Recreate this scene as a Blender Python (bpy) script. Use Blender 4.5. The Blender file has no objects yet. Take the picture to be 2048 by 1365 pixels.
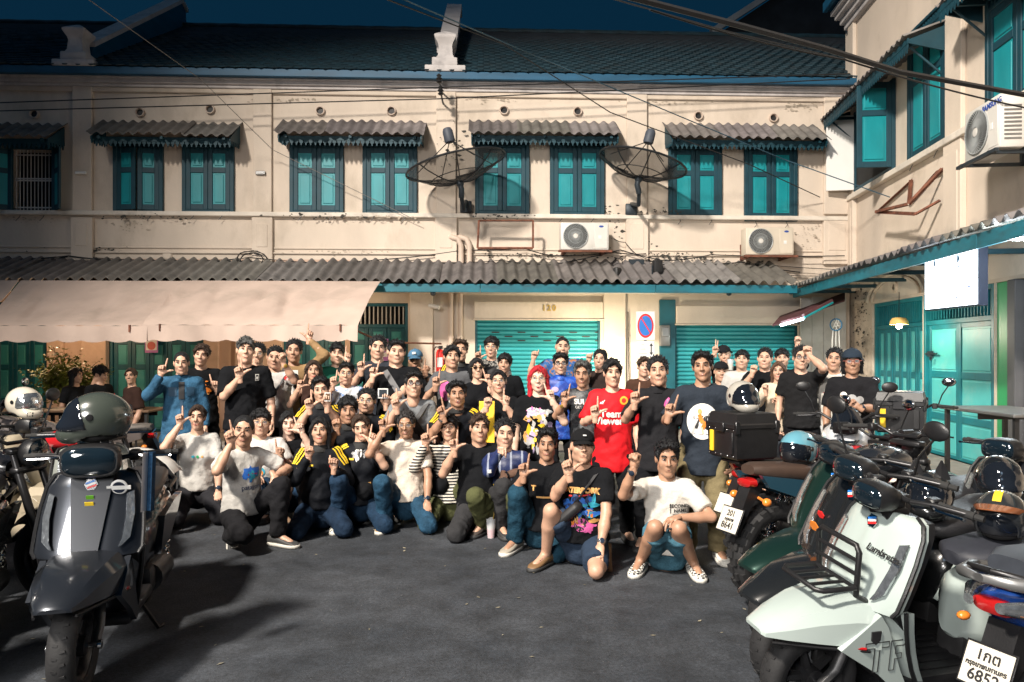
import bpy, bmesh, math, random
import numpy as np
from mathutils import Vector, Matrix
from mathutils.bvhtree import BVHTree

random.seed(4)
SC = bpy.context.scene
COL = SC.collection
V = Vector
PI = math.pi
# ------------------------------------------------------------------ camera
CAM_H, FPX, HOR = 1.6, 1450.0, 708.0        # eye height (m), focal length and horizon of the 2048 px photograph
cam_d = bpy.data.cameras.new('camera')
cam = bpy.data.objects.new('camera', cam_d)
COL.objects.link(cam)
cam.location = (0, 0, CAM_H)
cam.rotation_euler = (PI / 2, 0, 0)
cam_d.sensor_width = 36
cam_d.lens = FPX / 2048 * 36
cam_d.shift_y = (HOR - 682.5) / 2048
cam_d.clip_start, cam_d.clip_end = 0.05, 500
SC.camera = cam
# ------------------------------------------------------------------ sky after sunset
w = bpy.data.worlds.new('World'); SC.world = w; w.use_nodes = True
nt = w.node_tree
bg = nt.nodes['Background']
sky = nt.nodes.new('ShaderNodeTexSky'); sky.sky_type = 'NISHITA'; sky.sun_disc = False
sky.sun_elevation = math.radians(-4.5); sky.sun_rotation = math.radians(210)
sky.ozone_density = 3.0; sky.air_density = 1.0; sky.dust_density = 0.3
glow = nt.nodes.new('ShaderNodeMix'); glow.data_type = 'RGBA'; glow.blend_type = 'ADD'; glow.inputs[0].default_value = 1.0
glow.inputs[7].default_value = (0.014, 0.13, 0.28, 1)      # even blue of the city night on top of the dusk sky
nt.links.new(sky.outputs[0], glow.inputs[6]); nt.links.new(glow.outputs[2], bg.inputs[0])
bg.inputs[1].default_value = 0.15
# last glow of the evening: one weak soft sun
sun_d = bpy.data.lights.new('sun', 'SUN'); sun_d.energy = 0.10; sun_d.angle = math.radians(12); sun_d.color = (0.55, 0.75, 1.0)
sun = bpy.data.objects.new('sun', sun_d); COL.objects.link(sun)
sun.rotation_euler = (math.radians(50), 0, math.radians(-30))
# flood lamp of the street, on a mast behind the photographer's left shoulder
LAMP = V((-9, -5.5, 15.5)); AIM = V((3.3, 10.4, .7))
sp_d = bpy.data.lights.new('street_flood_lamp', 'SPOT')
sp_d.energy = 44000; sp_d.spot_size = math.radians(62); sp_d.spot_blend = 1.0; sp_d.shadow_soft_size = 0.9
sp_d.color = (1.0, 0.91, 0.80)
sp = bpy.data.objects.new('street_flood_lamp', sp_d); COL.objects.link(sp)
sp.location = LAMP
sp.rotation_euler = (AIM - LAMP).to_track_quat('-Z', 'Y').to_euler()
# second, lower and softer lamp behind the photographer, added as fill (the dishes throw two shadows)
s2_d = bpy.data.lights.new('street_fill_lamp', 'SPOT'); s2_d.energy = 5200; s2_d.spot_size = math.radians(75); s2_d.spot_blend = 1.0; s2_d.shadow_soft_size = 1.6; s2_d.color = (1.0, .95, .90)
s2 = bpy.data.objects.new('street_fill_lamp', s2_d); COL.objects.link(s2); s2.location = (-4.5, -6, 5)
s2.rotation_euler = (V((1, 7.5, 1.0)) - V(s2.location)).to_track_quat('-Z', 'Y').to_euler()
vs = SC.view_settings
vs.view_transform = 'Standard'; vs.look = 'None'; vs.exposure = 0.0; vs.gamma = 1; vs.use_curve_mapping = False


def P(px, py, d):
    """the point at depth d (m along the view) seen at pixel px, py of the photograph"""
    return V(((px - 1024) / FPX * d, d, CAM_H + (HOR - py) / FPX * d))


# ------------------------------------------------------------------ materials
def _nodes(name):
    m = bpy.data.materials.new(name); m.use_nodes = True
    n = m.node_tree.nodes; l = m.node_tree.links
    return m, n, l, n['Principled BSDF']


def M(name, col, rough=0.6, metal=0.0, var=0.15, vs=3.0, bump=0.0, bs=60.0, dirt=None, damt=0.5, ds=1.2, coat=0.0, objcol=False, stretch=None, emit=None, alpha=None, fine=0.0):
    m, n, l, b = _nodes(name)
    tc = n.new('ShaderNodeTexCoord')
    src = tc.outputs['Object']
    if stretch:
        mp = n.new('ShaderNodeMapping'); mp.inputs['Scale'].default_value = stretch
        l.new(src, mp.inputs[0]); src = mp.outputs[0]
    no = n.new('ShaderNodeTexNoise'); no.inputs['Scale'].default_value = vs; no.inputs['Detail'].default_value = 6
    l.new(src, no.inputs['Vector'])
    ra = n.new('ShaderNodeMapRange'); ra.inputs[1].default_value = 0.3; ra.inputs[2].default_value = 0.7
    ra.inputs[3].default_value = 1 - var; ra.inputs[4].default_value = 1 + var
    l.new(no.outputs[0], ra.inputs[0])
    mul = n.new('ShaderNodeMix'); mul.data_type = 'RGBA'; mul.blend_type = 'MULTIPLY'; mul.inputs[0].default_value = 1
    if objcol:
        oi = n.new('ShaderNodeObjectInfo'); l.new(oi.outputs['Color'], mul.inputs[6])
    else:
        mul.inputs[6].default_value = (*col, 1)
    l.new(ra.outputs[0], mul.inputs[7])
    out = mul.outputs[2]
    if fine:
        n3 = n.new('ShaderNodeTexNoise'); n3.inputs['Scale'].default_value = 180; n3.inputs['Detail'].default_value = 2
        l.new(src, n3.inputs['Vector'])
        r3 = n.new('ShaderNodeMapRange'); r3.inputs[1].default_value = .35; r3.inputs[2].default_value = .65
        r3.inputs[3].default_value = 1 - fine; r3.inputs[4].default_value = 1 + fine
        l.new(n3.outputs[0], r3.inputs[0])
        m3 = n.new('ShaderNodeMix'); m3.data_type = 'RGBA'; m3.blend_type = 'MULTIPLY'; m3.inputs[0].default_value = 1
        l.new(out, m3.inputs[6]); l.new(r3.outputs[0], m3.inputs[7]); out = m3.outputs[2]
    if dirt:
        n2 = n.new('ShaderNodeTexNoise'); n2.inputs['Scale'].default_value = ds; n2.inputs['Detail'].default_value = 9; n2.inputs['Roughness'].default_value = .68
        mp2 = n.new('ShaderNodeMapping'); mp2.inputs['Location'].default_value = (3.1, 7.7, 1.3)
        l.new(src, mp2.inputs[0]); l.new(mp2.outputs[0], n2.inputs['Vector'])
        r2 = n.new('ShaderNodeMapRange'); r2.inputs[1].default_value = .52; r2.inputs[2].default_value = .72; r2.inputs[3].default_value = 0; r2.inputs[4].default_value = damt
        l.new(n2.outputs[0], r2.inputs[0])
        mx = n.new('ShaderNodeMix'); mx.data_type = 'RGBA'
        l.new(r2.outputs[0], mx.inputs[0]); l.new(out, mx.inputs[6]); mx.inputs[7].default_value = (*dirt, 1)
        out = mx.outputs[2]
    l.new(out, b.inputs['Base Color'])
    b.inputs['Roughness'].default_value = rough
    b.inputs['Metallic'].default_value = metal
    if coat: b.inputs['Coat Weight'].default_value = coat; b.inputs['Coat Roughness'].default_value = .05
    if bump:
        nb = n.new('ShaderNodeTexNoise'); nb.inputs['Scale'].default_value = bs; nb.inputs['Detail'].default_value = 4
        l.new(src, nb.inputs['Vector'])
        bu = n.new('ShaderNodeBump'); bu.inputs['Strength'].default_value = bump; bu.inputs['Distance'].default_value = .01
        l.new(nb.outputs[0], bu.inputs['Height']); l.new(bu.outputs[0], b.inputs['Normal'])
    if emit:
        b.inputs['Emission Color'].default_value = (*emit[0], 1); b.inputs['Emission Strength'].default_value = emit[1]
    if alpha is not None: b.inputs['Alpha'].default_value = alpha
    return m


MT = {}
def reg(k, *a, **kw):
    MT[k] = M(k, *a, **kw)
    return MT[k]

reg('plaster', (.62, .53, .44), .85, var=.08, vs=1.5, bump=.3, bs=22, dirt=(.36, .30, .23), damt=.6, ds=1.1, stretch=(1, 1, .55), fine=.04)
reg('plaster_dirty', (.55, .46, .37), .85, var=.10, vs=3, bump=.3, bs=25, dirt=(.14, .12, .10), damt=.85, ds=1.8)
reg('plaster_warm', (.58, .41, .31), .85, var=.08, vs=1.5, bump=.2, bs=25, dirt=(.32, .22, .16), damt=.4, ds=1.5)
reg('moulding', (.50, .47, .46), .8, var=.12, vs=4, bump=.2, bs=20, dirt=(.18, .17, .18), damt=.7, ds=2.0)
reg('sill_paint', (.66, .60, .52), .75, var=.1, vs=4, dirt=(.16, .14, .13), damt=.6, ds=1.7)
reg('blue_fascia', (.006, .075, .15), .55, var=.2, vs=2, stretch=(1, 1, 4))
reg('teal_frame', (.002, .040, .060), .6, var=.18, vs=4, bump=.1, bs=30, dirt=(.012, .045, .058), damt=.5, ds=3)
reg('teal_panel', (.004, .235, .27), .45, var=.12, vs=2.5, bump=.08, bs=20, dirt=(.06, .34, .37), damt=.35, ds=1.6, stretch=(1.6, 1.6, .6))
reg('teal_door_frame', (.004, .085, .115), .5, var=.18, vs=4, bump=.1, bs=30, dirt=(.03, .07, .07), damt=.5, ds=3)
reg('teal_door_panel', (.04, .27, .27), .5, var=.12, vs=3, dirt=(.20, .38, .34), damt=.4, ds=2)
reg('teal_bright', (.003, .15, .18), .5, var=.15, vs=4, dirt=(.02, .10, .11), damt=.5, ds=3)
reg('pale_door_panel', (.07, .42, .42), .5, var=.10, vs=3, dirt=(.34, .46, .42), damt=.4, ds=2)
reg('teal_beam', (.003, .12, .165), .55, var=.2, vs=3, dirt=(.02, .05, .06), damt=.6, ds=2.2, stretch=(1, 1, 3))
reg('roll_shutter', (.03, .29, .32), .4, var=.08, vs=2, dirt=(.05, .20, .22), damt=.4, ds=1.6)
reg('fibre_cement', (.17, .155, .145), .9, objcol=True, var=.28, vs=3, bump=.4, bs=18, dirt=(.05, .05, .05), damt=.8, ds=2.2, stretch=(1.0, 1.0, 2.0))
reg('roof_tile', (.008, .030, .043), .6, var=.45, vs=5, bump=.2, bs=15, dirt=(.015, .02, .022), damt=.7, ds=2)
reg('canvas', (.53, .41, .345), .85, var=.10, vs=1.6, bump=.2, bs=40, dirt=(.33, .27, .22), damt=.6, ds=1.1)
reg('interior_shade', (.012, .012, .012), .9)  # near-black colour stands in for the shade of unlit interiors
reg('iron_white', (.55, .53, .5), .5, var=.1)
reg('iron_dark', (.03, .04, .05), .5, metal=.4)
reg('rust', (.16, .06, .035), .85, var=.5, vs=8, bump=.4, bs=40)
reg('cable', (.012, .012, .013), .6)
reg('cable_blue', (.02, .06, .09), .5)
reg('cable_grey', (.16, .15, .14), .6)
reg('white_plastic', (.62, .60, .56), .45, var=.05, vs=2, dirt=(.4, .37, .32), damt=.4, ds=3)
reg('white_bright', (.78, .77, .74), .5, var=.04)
reg('cream_plastic', (.60, .53, .43), .5, var=.08)
reg('grey_metal', (.25, .25, .25), .4, metal=.7)
reg('pvc', (.55, .44, .36), .6, var=.1)
reg('dish_mesh', (.022, .024, .026), .55, metal=.3, alpha=.72)
reg('dish_rib', (.02, .022, .025), .5, metal=.3)
reg('feed_cap', (.055, .065, .085), .6)
reg('red_paint', (.62, .02, .02), .45)
reg('sign_white', (.72, .72, .70), .5, dirt=(.5, .5, .48), damt=.4, ds=6)
reg('sign_blue', (.02, .16, .52), .45)
reg('black', (.015, .015, .016), .55)
reg('gold', (.62, .42, .10), .35, metal=.6)
reg('bulb_glow', (1, .9, .7), .5, emit=((1.0, .86, .62), 40))
reg('tube_glow', (1, 1, 1), .5, emit=((.72, .92, 1.0), 14))
reg('lightbox_face', (.9, .9, .9), .5, emit=((.80, .92, 1.0), 9))
reg('lamp_shade_wood', (.62, .40, .12), .7, var=.2)
reg('poster_purple', (.42, .16, .42), .6); reg('poster_white', (.72, .68, .66), .6); reg('poster_red', (.55, .12, .10), .6)
reg('maroon', (.09, .03, .035), .7, var=.2)
reg('board_grey', (.50, .49, .46), .7, var=.15, vs=2, dirt=(.25, .24, .22), damt=.5, ds=1.5)
reg('green_paint', (.02, .30, .10), .45, var=.08)
reg('grey_pillar', (.07, .07, .075), .6)
reg('wood_table', (.14, .08, .045), .5, var=.3, vs=6)
reg('bark', (.10, .07, .05), .9, bump=.4)
reg('concrete', (.22, .20, .18), .9, var=.2, vs=4, bump=.4, bs=40, dirt=(.10, .09, .08), damt=.6)
reg('navy_box', (.006, .012, .03), .5)
reg('blue_mark', (.02, .07, .35), .5)
reg('far_roof', (.020, .024, .028), .9, var=.4, vs=2)
reg('hairlock', (.05, .05, .05), .9)

m, n, l, b = _nodes('leaf'); MT['leaf'] = m
oi = n.new('ShaderNodeTexCoord'); no = n.new('ShaderNodeTexNoise'); no.inputs['Scale'].default_value = 7
l.new(oi.outputs['Object'], no.inputs['Vector'])
cr = n.new('ShaderNodeValToRGB'); cr.color_ramp.elements[0].position = .35; cr.color_ramp.elements[1].position = .65
cr.color_ramp.elements[0].color = (.07, .10, .014, 1); cr.color_ramp.elements[1].color = (.20, .22, .028, 1)
l.new(no.outputs[0], cr.inputs[0]); l.new(cr.outputs[0], b.inputs['Base Color']); b.inputs['Roughness'].default_value = .5

# asphalt: aggregate, patches, tyre polish, small litter-like flecks
m, n, l, b = _nodes('asphalt'); MT['asphalt'] = m
tc = n.new('ShaderNodeTexCoord')
def _noise(sc, det, rough=.5):
    q = n.new('ShaderNodeTexNoise'); q.inputs['Scale'].default_value = sc; q.inputs['Detail'].default_value = det; q.inputs['Roughness'].default_value = rough
    l.new(tc.outputs['Object'], q.inputs['Vector']); return q
def _ramp(q, a, b_, c0, c1):
    r = n.new('ShaderNodeValToRGB'); r.color_ramp.elements[0].position = a; r.color_ramp.elements[1].position = b_
    r.color_ramp.elements[0].color = (*c0, 1); r.color_ramp.elements[1].color = (*c1, 1); l.new(q, r.inputs[0]); return r
def _mix(mode, fac, a, c):
    x = n.new('ShaderNodeMix'); x.data_type = 'RGBA'; x.blend_type = mode
    if isinstance(fac, float): x.inputs[0].default_value = fac
    else: l.new(fac, x.inputs[0])
    l.new(a, x.inputs[6])
    if isinstance(c, tuple): x.inputs[7].default_value = (*c, 1)
    else: l.new(c, x.inputs[7])
    return x.outputs[2]
big = _ramp(_noise(.55, 9, .7).outputs[0], .35, .66, (.015, .019, .025), (.048, .053, .062))
mid = _ramp(_noise(4, 8, .75).outputs[0], .34, .66, (.55, .55, .55), (1.4, 1.4, 1.4))
fin = _ramp(_noise(48, 5, .8).outputs[0], .36, .64, (.55, .55, .55), (1.5, 1.5, 1.5))
c = _mix('MULTIPLY', 1.0, big.outputs[0], mid.outputs[0])
c = _mix('MULTIPLY', 1.0, c, fin.outputs[0])
vo = n.new('ShaderNodeTexVoronoi'); vo.inputs['Scale'].default_value = 26; l.new(tc.outputs['Object'], vo.inputs['Vector'])
fl = _ramp(vo.outputs['Distance'], .045, .075, (1, 1, 1), (0, 0, 0))
sel = _ramp(vo.outputs['Color'], .66, .74, (0, 0, 0), (1, 1, 1))
fm = n.new('ShaderNodeMath'); fm.operation = 'MULTIPLY'; l.new(fl.outputs[0], fm.inputs[0]); l.new(sel.outputs[0], fm.inputs[1])
c = _mix('MIX', fm.outputs[0], c, (.20, .195, .185))
l.new(c, b.inputs['Base Color'])
rr = n.new('ShaderNodeMapRange'); rr.inputs[3].default_value = .62; rr.inputs[4].default_value = .92
l.new(_noise(2.2, 5).outputs[0], rr.inputs[0]); l.new(rr.outputs[0], b.inputs['Roughness'])
bu = n.new('ShaderNodeBump'); bu.inputs['Strength'].default_value = .9; bu.inputs['Distance'].default_value = .006
l.new(_noise(110, 3, .6).outputs[0], bu.inputs['Height']); l.new(bu.outputs[0], b.inputs['Normal'])


# ------------------------------------------------------------------ mesh builder
class MB:
    def __init__(s):
        s.v = []; s.f = []; s.m = []; s.cur = 0

    def add(s, vs_, fs_):
        o = len(s.v); s.v.extend([tuple(p) for p in vs_]); s.f.extend([tuple(i + o for i in f) for f in fs_]); s.m.extend([s.cur] * len(fs_)); return s

    def box(s, a, b, bev=0.0, mat=None):
        """axis box from corner a to corner b, chamfered by bev, then moved by matrix mat"""
        x0, x1 = sorted((a[0], b[0])); y0, y1 = sorted((a[1], b[1])); z0, z1 = sorted((a[2], b[2]))
        if bev <= 0:
            vs_ = [(x, y, z) for z in (z0, z1) for y in (y0, y1) for x in (x0, x1)]
            fs_ = [(0, 2, 3, 1), (4, 5, 7, 6), (0, 1, 5, 4), (2, 6, 7, 3), (0, 4, 6, 2), (1, 3, 7, 5)]
        else:
            e = min(bev, (x1 - x0) * .49, (y1 - y0) * .49, (z1 - z0) * .49)
            bm = bmesh.new(); bmesh.ops.create_cube(bm, size=1)
            for q in bm.verts: q.co = ((x0 + x1) / 2 + q.co.x * (x1 - x0), (y0 + y1) / 2 + q.co.y * (y1 - y0), (z0 + z1) / 2 + q.co.z * (z1 - z0))
            bmesh.ops.bevel(bm, geom=bm.edges[:], offset=e, segments=2 if bev > .012 else 1, affect='EDGES', profile=.5)
            bm.verts.index_update()
            vs_ = [tuple(q.co) for q in bm.verts]; fs_ = [tuple(q.index for q in f.verts) for f in bm.faces]; bm.free()
        if mat is not None: vs_ = [tuple(mat @ V(p)) for p in vs_]
        return s.add(vs_, fs_)

    def rings(s, rs, cap=True, closed=True, loop=False):
        """skin between rings of equal point count"""
        n_ = len(rs[0]); vs_ = [p for r in rs for p in r]; fs_ = []
        m_ = len(rs)
        for i in range(m_ if loop else m_ - 1):
            for j in range(n_ if closed else n_ - 1):
                a = i * n_ + j; b_ = i * n_ + (j + 1) % n_; i2 = (i + 1) % m_
                fs_.append((a, b_, i2 * n_ + (j + 1) % n_, i2 * n_ + j))
        if cap and closed and not loop:
            fs_.append(tuple(range(n_ - 1, -1, -1))); fs_.append(tuple((m_ - 1) * n_ + j for j in range(n_)))
        return s.add(vs_, fs_)

    def tube(s, pts, r, n_=8, cap=True):
        pts = [V(p) for p in pts]; rs = []
        rr_ = r if isinstance(r, (list, tuple)) else [r] * len(pts)
        nrm = None
        for i, p in enumerate(pts):
            t = (pts[min(i + 1, len(pts) - 1)] - pts[max(i - 1, 0)])
            if t.length < 1e-9: t = V((0, 0, 1))
            t.normalize()
            if nrm is None:
                nrm = t.orthogonal().normalized()
            else:
                nrm = (nrm - t * nrm.dot(t))
                nrm = nrm.normalized() if nrm.length > 1e-6 else t.orthogonal().normalized()
            bn = t.cross(nrm)
            rs.append([p + (nrm * math.cos(2 * PI * k / n_) + bn * math.sin(2 * PI * k / n_)) * rr_[i] for k in range(n_)])
        return s.rings(rs, cap)

    def lathe(s, prof, org=(0, 0, 0), axis='z', n_=20, cap=True):
        """profile [(r, h)] turned round an axis through org"""
        rs = []
        for r, h in prof:
            ring = []
            for k in range(n_):
                c_, s_ = math.cos(2 * PI * k / n_) * r, math.sin(2 * PI * k / n_) * r
                q = (c_, s_, h) if axis == 'z' else (c_, -h, s_) if axis == 'y' else (h, c_, s_)
                ring.append((q[0] + org[0], q[1] + org[1], q[2] + org[2]))
            rs.append(ring)
        return s.rings(rs, cap)

    def prism(s, poly, fn, d0, d1):
        """polygon [(a, b)] given depth d0..d1 through fn(a, b, d) -> xyz"""
        n_ = len(poly)
        vs_ = [fn(a, b_, d0) for a, b_ in poly] + [fn(a, b_, d1) for a, b_ in poly]
        fs_ = [tuple(range(n_ - 1, -1, -1)), tuple(range(n_, 2 * n_))] + [(i, (i + 1) % n_, n_ + (i + 1) % n_, n_ + i) for i in range(n_)]
        return s.add(vs_, fs_)

    def grid(s, pts, thick=None):
        """sheet through a 2D list of points; thick gives it a back at that offset vector"""
        R, C = len(pts), len(pts[0])
        vs_ = [p for row in pts for p in row]
        fs_ = [(i * C + j, i * C + j + 1, (i + 1) * C + j + 1, (i + 1) * C + j) for i in range(R - 1) for j in range(C - 1)]
        if thick is not None:
            N = R * C; t = V(thick)
            vs_ = vs_ + [V(p) + t for p in vs_]
            fs_ = fs_ + [tuple(N + q for q in reversed(f)) for f in fs_[:(R - 1) * (C - 1)]]
            edge = [j for j in range(C)] + [i * C + C - 1 for i in range(1, R)] + [(R - 1) * C + j for j in range(C - 2, -1, -1)] + [i * C for i in range(R - 2, 0, -1)]
            for k in range(len(edge)):
                a, b_ = edge[k], edge[(k + 1) % len(edge)]
                fs_.append((b_, a, N + a, N + b_))
        return s.add(vs_, fs_)

    def ball(s, c_, r, n_=10, m_=7):
        r = r if isinstance(r, (tuple, list)) else (r, r, r)
        rs = []
        for i in range(1, m_):
            th = PI * i / m_
            rs.append([(c_[0] + r[0] * math.sin(th) * math.cos(2 * PI * k / n_), c_[1] + r[1] * math.sin(th) * math.sin(2 * PI * k / n_), c_[2] - r[2] * math.cos(th)) for k in range(n_)])
        o = len(s.v)
        s.rings(rs, cap=False)
        q = len(s.v); s.v += [(c_[0], c_[1], c_[2] - r[2]), (c_[0], c_[1], c_[2] + r[2])]
        for k in range(n_):
            s.f.append((o + (k + 1) % n_, o + k, q)); s.f.append((o + (m_ - 2) * n_ + k, o + (m_ - 2) * n_ + (k + 1) % n_, q + 1)); s.m += [s.cur] * 2
        return s

    def xf(s, mat, start=0):
        s.v[start:] = [tuple(mat @ V(p)) for p in s.v[start:]]; return s

    def mesh(s, name):
        me = bpy.data.meshes.new(name); me.from_pydata([tuple(p) for p in s.v], [], s.f); return me

    def build(s, name, mat, parent=None, smooth=None, fix=True):
        me = s.mesh(name)
        if fix:
            bm = bmesh.new(); bm.from_mesh(me); bmesh.ops.recalc_face_normals(bm, faces=bm.faces); bm.to_mesh(me); bm.free()
        for q in (mat if isinstance(mat, (list, tuple)) else [mat]): me.materials.append(MT[q] if isinstance(q, str) else q)
        if max(s.m, default=0) > 0: me.polygons.foreach_set('material_index', s.m)
        if smooth is not None:
            me.shade_smooth(); me.set_sharp_from_angle(angle=math.radians(smooth))
        o = bpy.data.objects.new(name, me); COL.objects.link(o)
        if parent: o.parent = parent
        return o


def tag(o, label=None, cat=None, group=None, kind=None):
    for k, v_ in (('label', label), ('category', cat), ('group', group), ('kind', kind)):
        if v_: o[k] = v_
    return o


def empty(name, loc=(0, 0, 0), rz=0.0, label=None, cat=None, group=None):
    o = bpy.data.objects.new(name, None); COL.objects.link(o); o.location = loc; o.rotation_euler = (0, 0, rz); o.empty_display_size = .1
    return tag(o, label, cat, group)


def inst(o, parent=None, loc=None, rot=None, scale=None):
    c_ = o.copy(); COL.objects.link(c_)
    if parent is not None: c_.parent = parent
    if loc is not None: c_.location = loc
    if rot is not None: c_.rotation_euler = rot
    if scale is not None: c_.scale = scale
    return c_


def text_mesh(body, size, extrude=0.0, align='CENTER', bold=0.0, shear=0.0, spacing=1.0):
    cu = bpy.data.curves.new('lettering', 'FONT'); cu.body = body; cu.size = size; cu.extrude = extrude; cu.align_x = align; cu.align_y = 'CENTER'
    cu.offset = bold; cu.resolution_u = 3; cu.shear = shear; cu.space_character = spacing
    o = bpy.data.objects.new('lettering', cu); COL.objects.link(o)
    dg = bpy.context.evaluated_depsgraph_get()
    me = bpy.data.meshes.new_from_object(o.evaluated_get(dg))
    bpy.data.objects.remove(o); bpy.data.curves.remove(cu)
    return me


def text(name, body, size, mat, parent, mx, extrude=.002, **kw):
    """lettering in the local xy plane, moved by matrix mx (z of the text looks at the reader)"""
    me = text_mesh(body, size, extrude, **kw); me.materials.clear(); me.materials.append(MT[mat] if isinstance(mat, str) else mat)
    me.transform(mx)
    o = bpy.data.objects.new(name, me); COL.objects.link(o); o.parent = parent
    return o


def frame_mx(org, xdir, ydir):
    x = V(xdir).normalized(); y = V(ydir); y = (y - x * y.dot(x)).normalized(); z = x.cross(y)
    m_ = Matrix((x, y, z)).transposed().to_4x4(); m_.translation = V(org)
    return m_


class Frame:
    """a facade plane: local x along the wall, y into the building, z up"""
    def __init__(s, org, ang):
        s.o = V(org); s.ang = ang
        s.x = V((math.cos(ang), math.sin(ang), 0)); s.y = V((-math.sin(ang), math.cos(ang), 0))

    def at(s, px, py, out=0.0):
        k = V(((px - 1024) / FPX, 1.0, (HOR - py) / FPX)); c0 = V((0, 0, CAM_H))
        o = s.o - s.y * out
        t = (o - c0).dot(s.y) / k.dot(s.y)
        q = c0 + k * t - o
        return q.dot(s.x), c0.z + k.z * t

    def world(s, u, y, z):
        return s.o + s.x * u + s.y * y + V((0, 0, z))


FA = Frame((0, 13.9, 0), math.atan(.04))
CORNER = V((6.62, 14.16, 0))
FB = Frame(CORNER, math.atan2(-1, -.1))
# ================================================================== THE SETTING
g = MB(); N = 40
g.grid([[(-60 + 120 * j / N, -25 + 110 * i / N, 0) for j in range(N + 1)] for i in range(N + 1)])
tag(g.build('road', 'asphalt'), kind='structure')
g = MB(); g.box((-14, -2.05, 0), (8, .5, .13), .02)
pv = g.build('pavement', 'concrete'); pv.location = FA.o; pv.rotation_euler = (0, 0, FA.ang); tag(pv, kind='structure')
g = MB(); g.box((-.5, -1.5, 0), (13, .5, .10), .02)
pv = g.build('pavement', 'concrete'); pv.location = FB.o; pv.rotation_euler = (0, 0, FB.ang); tag(pv, kind='structure')

A = empty('shophouse_row', FA.o, FA.ang, 'long cream two storey shophouse row with teal shutters and tiled roof behind the crowd', 'building')
B = empty('corner_shophouse', FB.o, FB.ang, 'cream shophouse with teal doors running towards the camera along the right side', 'building')


def wall_mesh(u0, u1, z0, z1, holes, depth=.22):
    us = sorted({u0, u1, *[h[0] for h in holes], *[h[1] for h in holes]}); zs = sorted({z0, z1, *[h[2] for h in holes], *[h[3] for h in holes]})
    us = [u for u in us if u0 <= u <= u1]; zs = [z for z in zs if z0 <= z <= z1]
    mb = MB()
    for i in range(len(us) - 1):
        for j in range(len(zs) - 1):
            cu, cz = (us[i] + us[i + 1]) / 2, (zs[j] + zs[j + 1]) / 2
            if any(h[0] < cu < h[1] and h[2] < cz < h[3] for h in holes): continue
            mb.add([(us[i], 0, zs[j]), (us[i + 1], 0, zs[j]), (us[i + 1], 0, zs[j + 1]), (us[i], 0, zs[j + 1])], [(0, 1, 2, 3)])
    for a, b_, c_, d_ in holes:
        mb.add([(a, 0, c_), (b_, 0, c_), (b_, 0, d_), (a, 0, d_), (a, depth, c_), (b_, depth, c_), (b_, depth, d_), (a, depth, d_)],
               [(0, 4, 5, 1), (1, 5, 6, 2), (2, 6, 7, 3), (3, 7, 4, 0)])
    return mb


def px_rect(fr, x0, x1, y0, y1, o=0):
    u0, za = fr.at(x0, (y0 + y1) / 2, o); u1, zb = fr.at(x1, (y0 + y1) / 2, o)
    xm = (x0 + x1) / 2
    return u0, u1, fr.at(xm, y1, o)[1], fr.at(xm, y0, o)[1]


def shutter(mb, w, h, split=.36, t=.04):
    """one leaf, hinge at x=0, face towards -y, in local x 0..w, z 0..h: stiles and rails, then two raised panels"""
    s_ = .085; r = .10; zs = h * (1 - split)
    mb.cur = 0
    mb.box((0, -t, 0), (s_, 0, h), .006); mb.box((w - s_, -t, 0), (w, 0, h), .006)
    for z in (0, zs - r / 2, h - r): mb.box((s_ - .001, -t + .003, z), (w - s_ + .001, -.003, z + r), .005)
    mb.cur = 1
    for a, b_ in ((r, zs - r / 2), (zs + r / 2, h - r)):
        mb.box((s_, -t * .45, a), (w - s_, -.008, b_), 0)
        mb.box((s_ + .035, -t * .80, a + .035), (w - s_ - .035, -t * .45, b_ - .035), .010)
    mb.cur = 0


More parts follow.
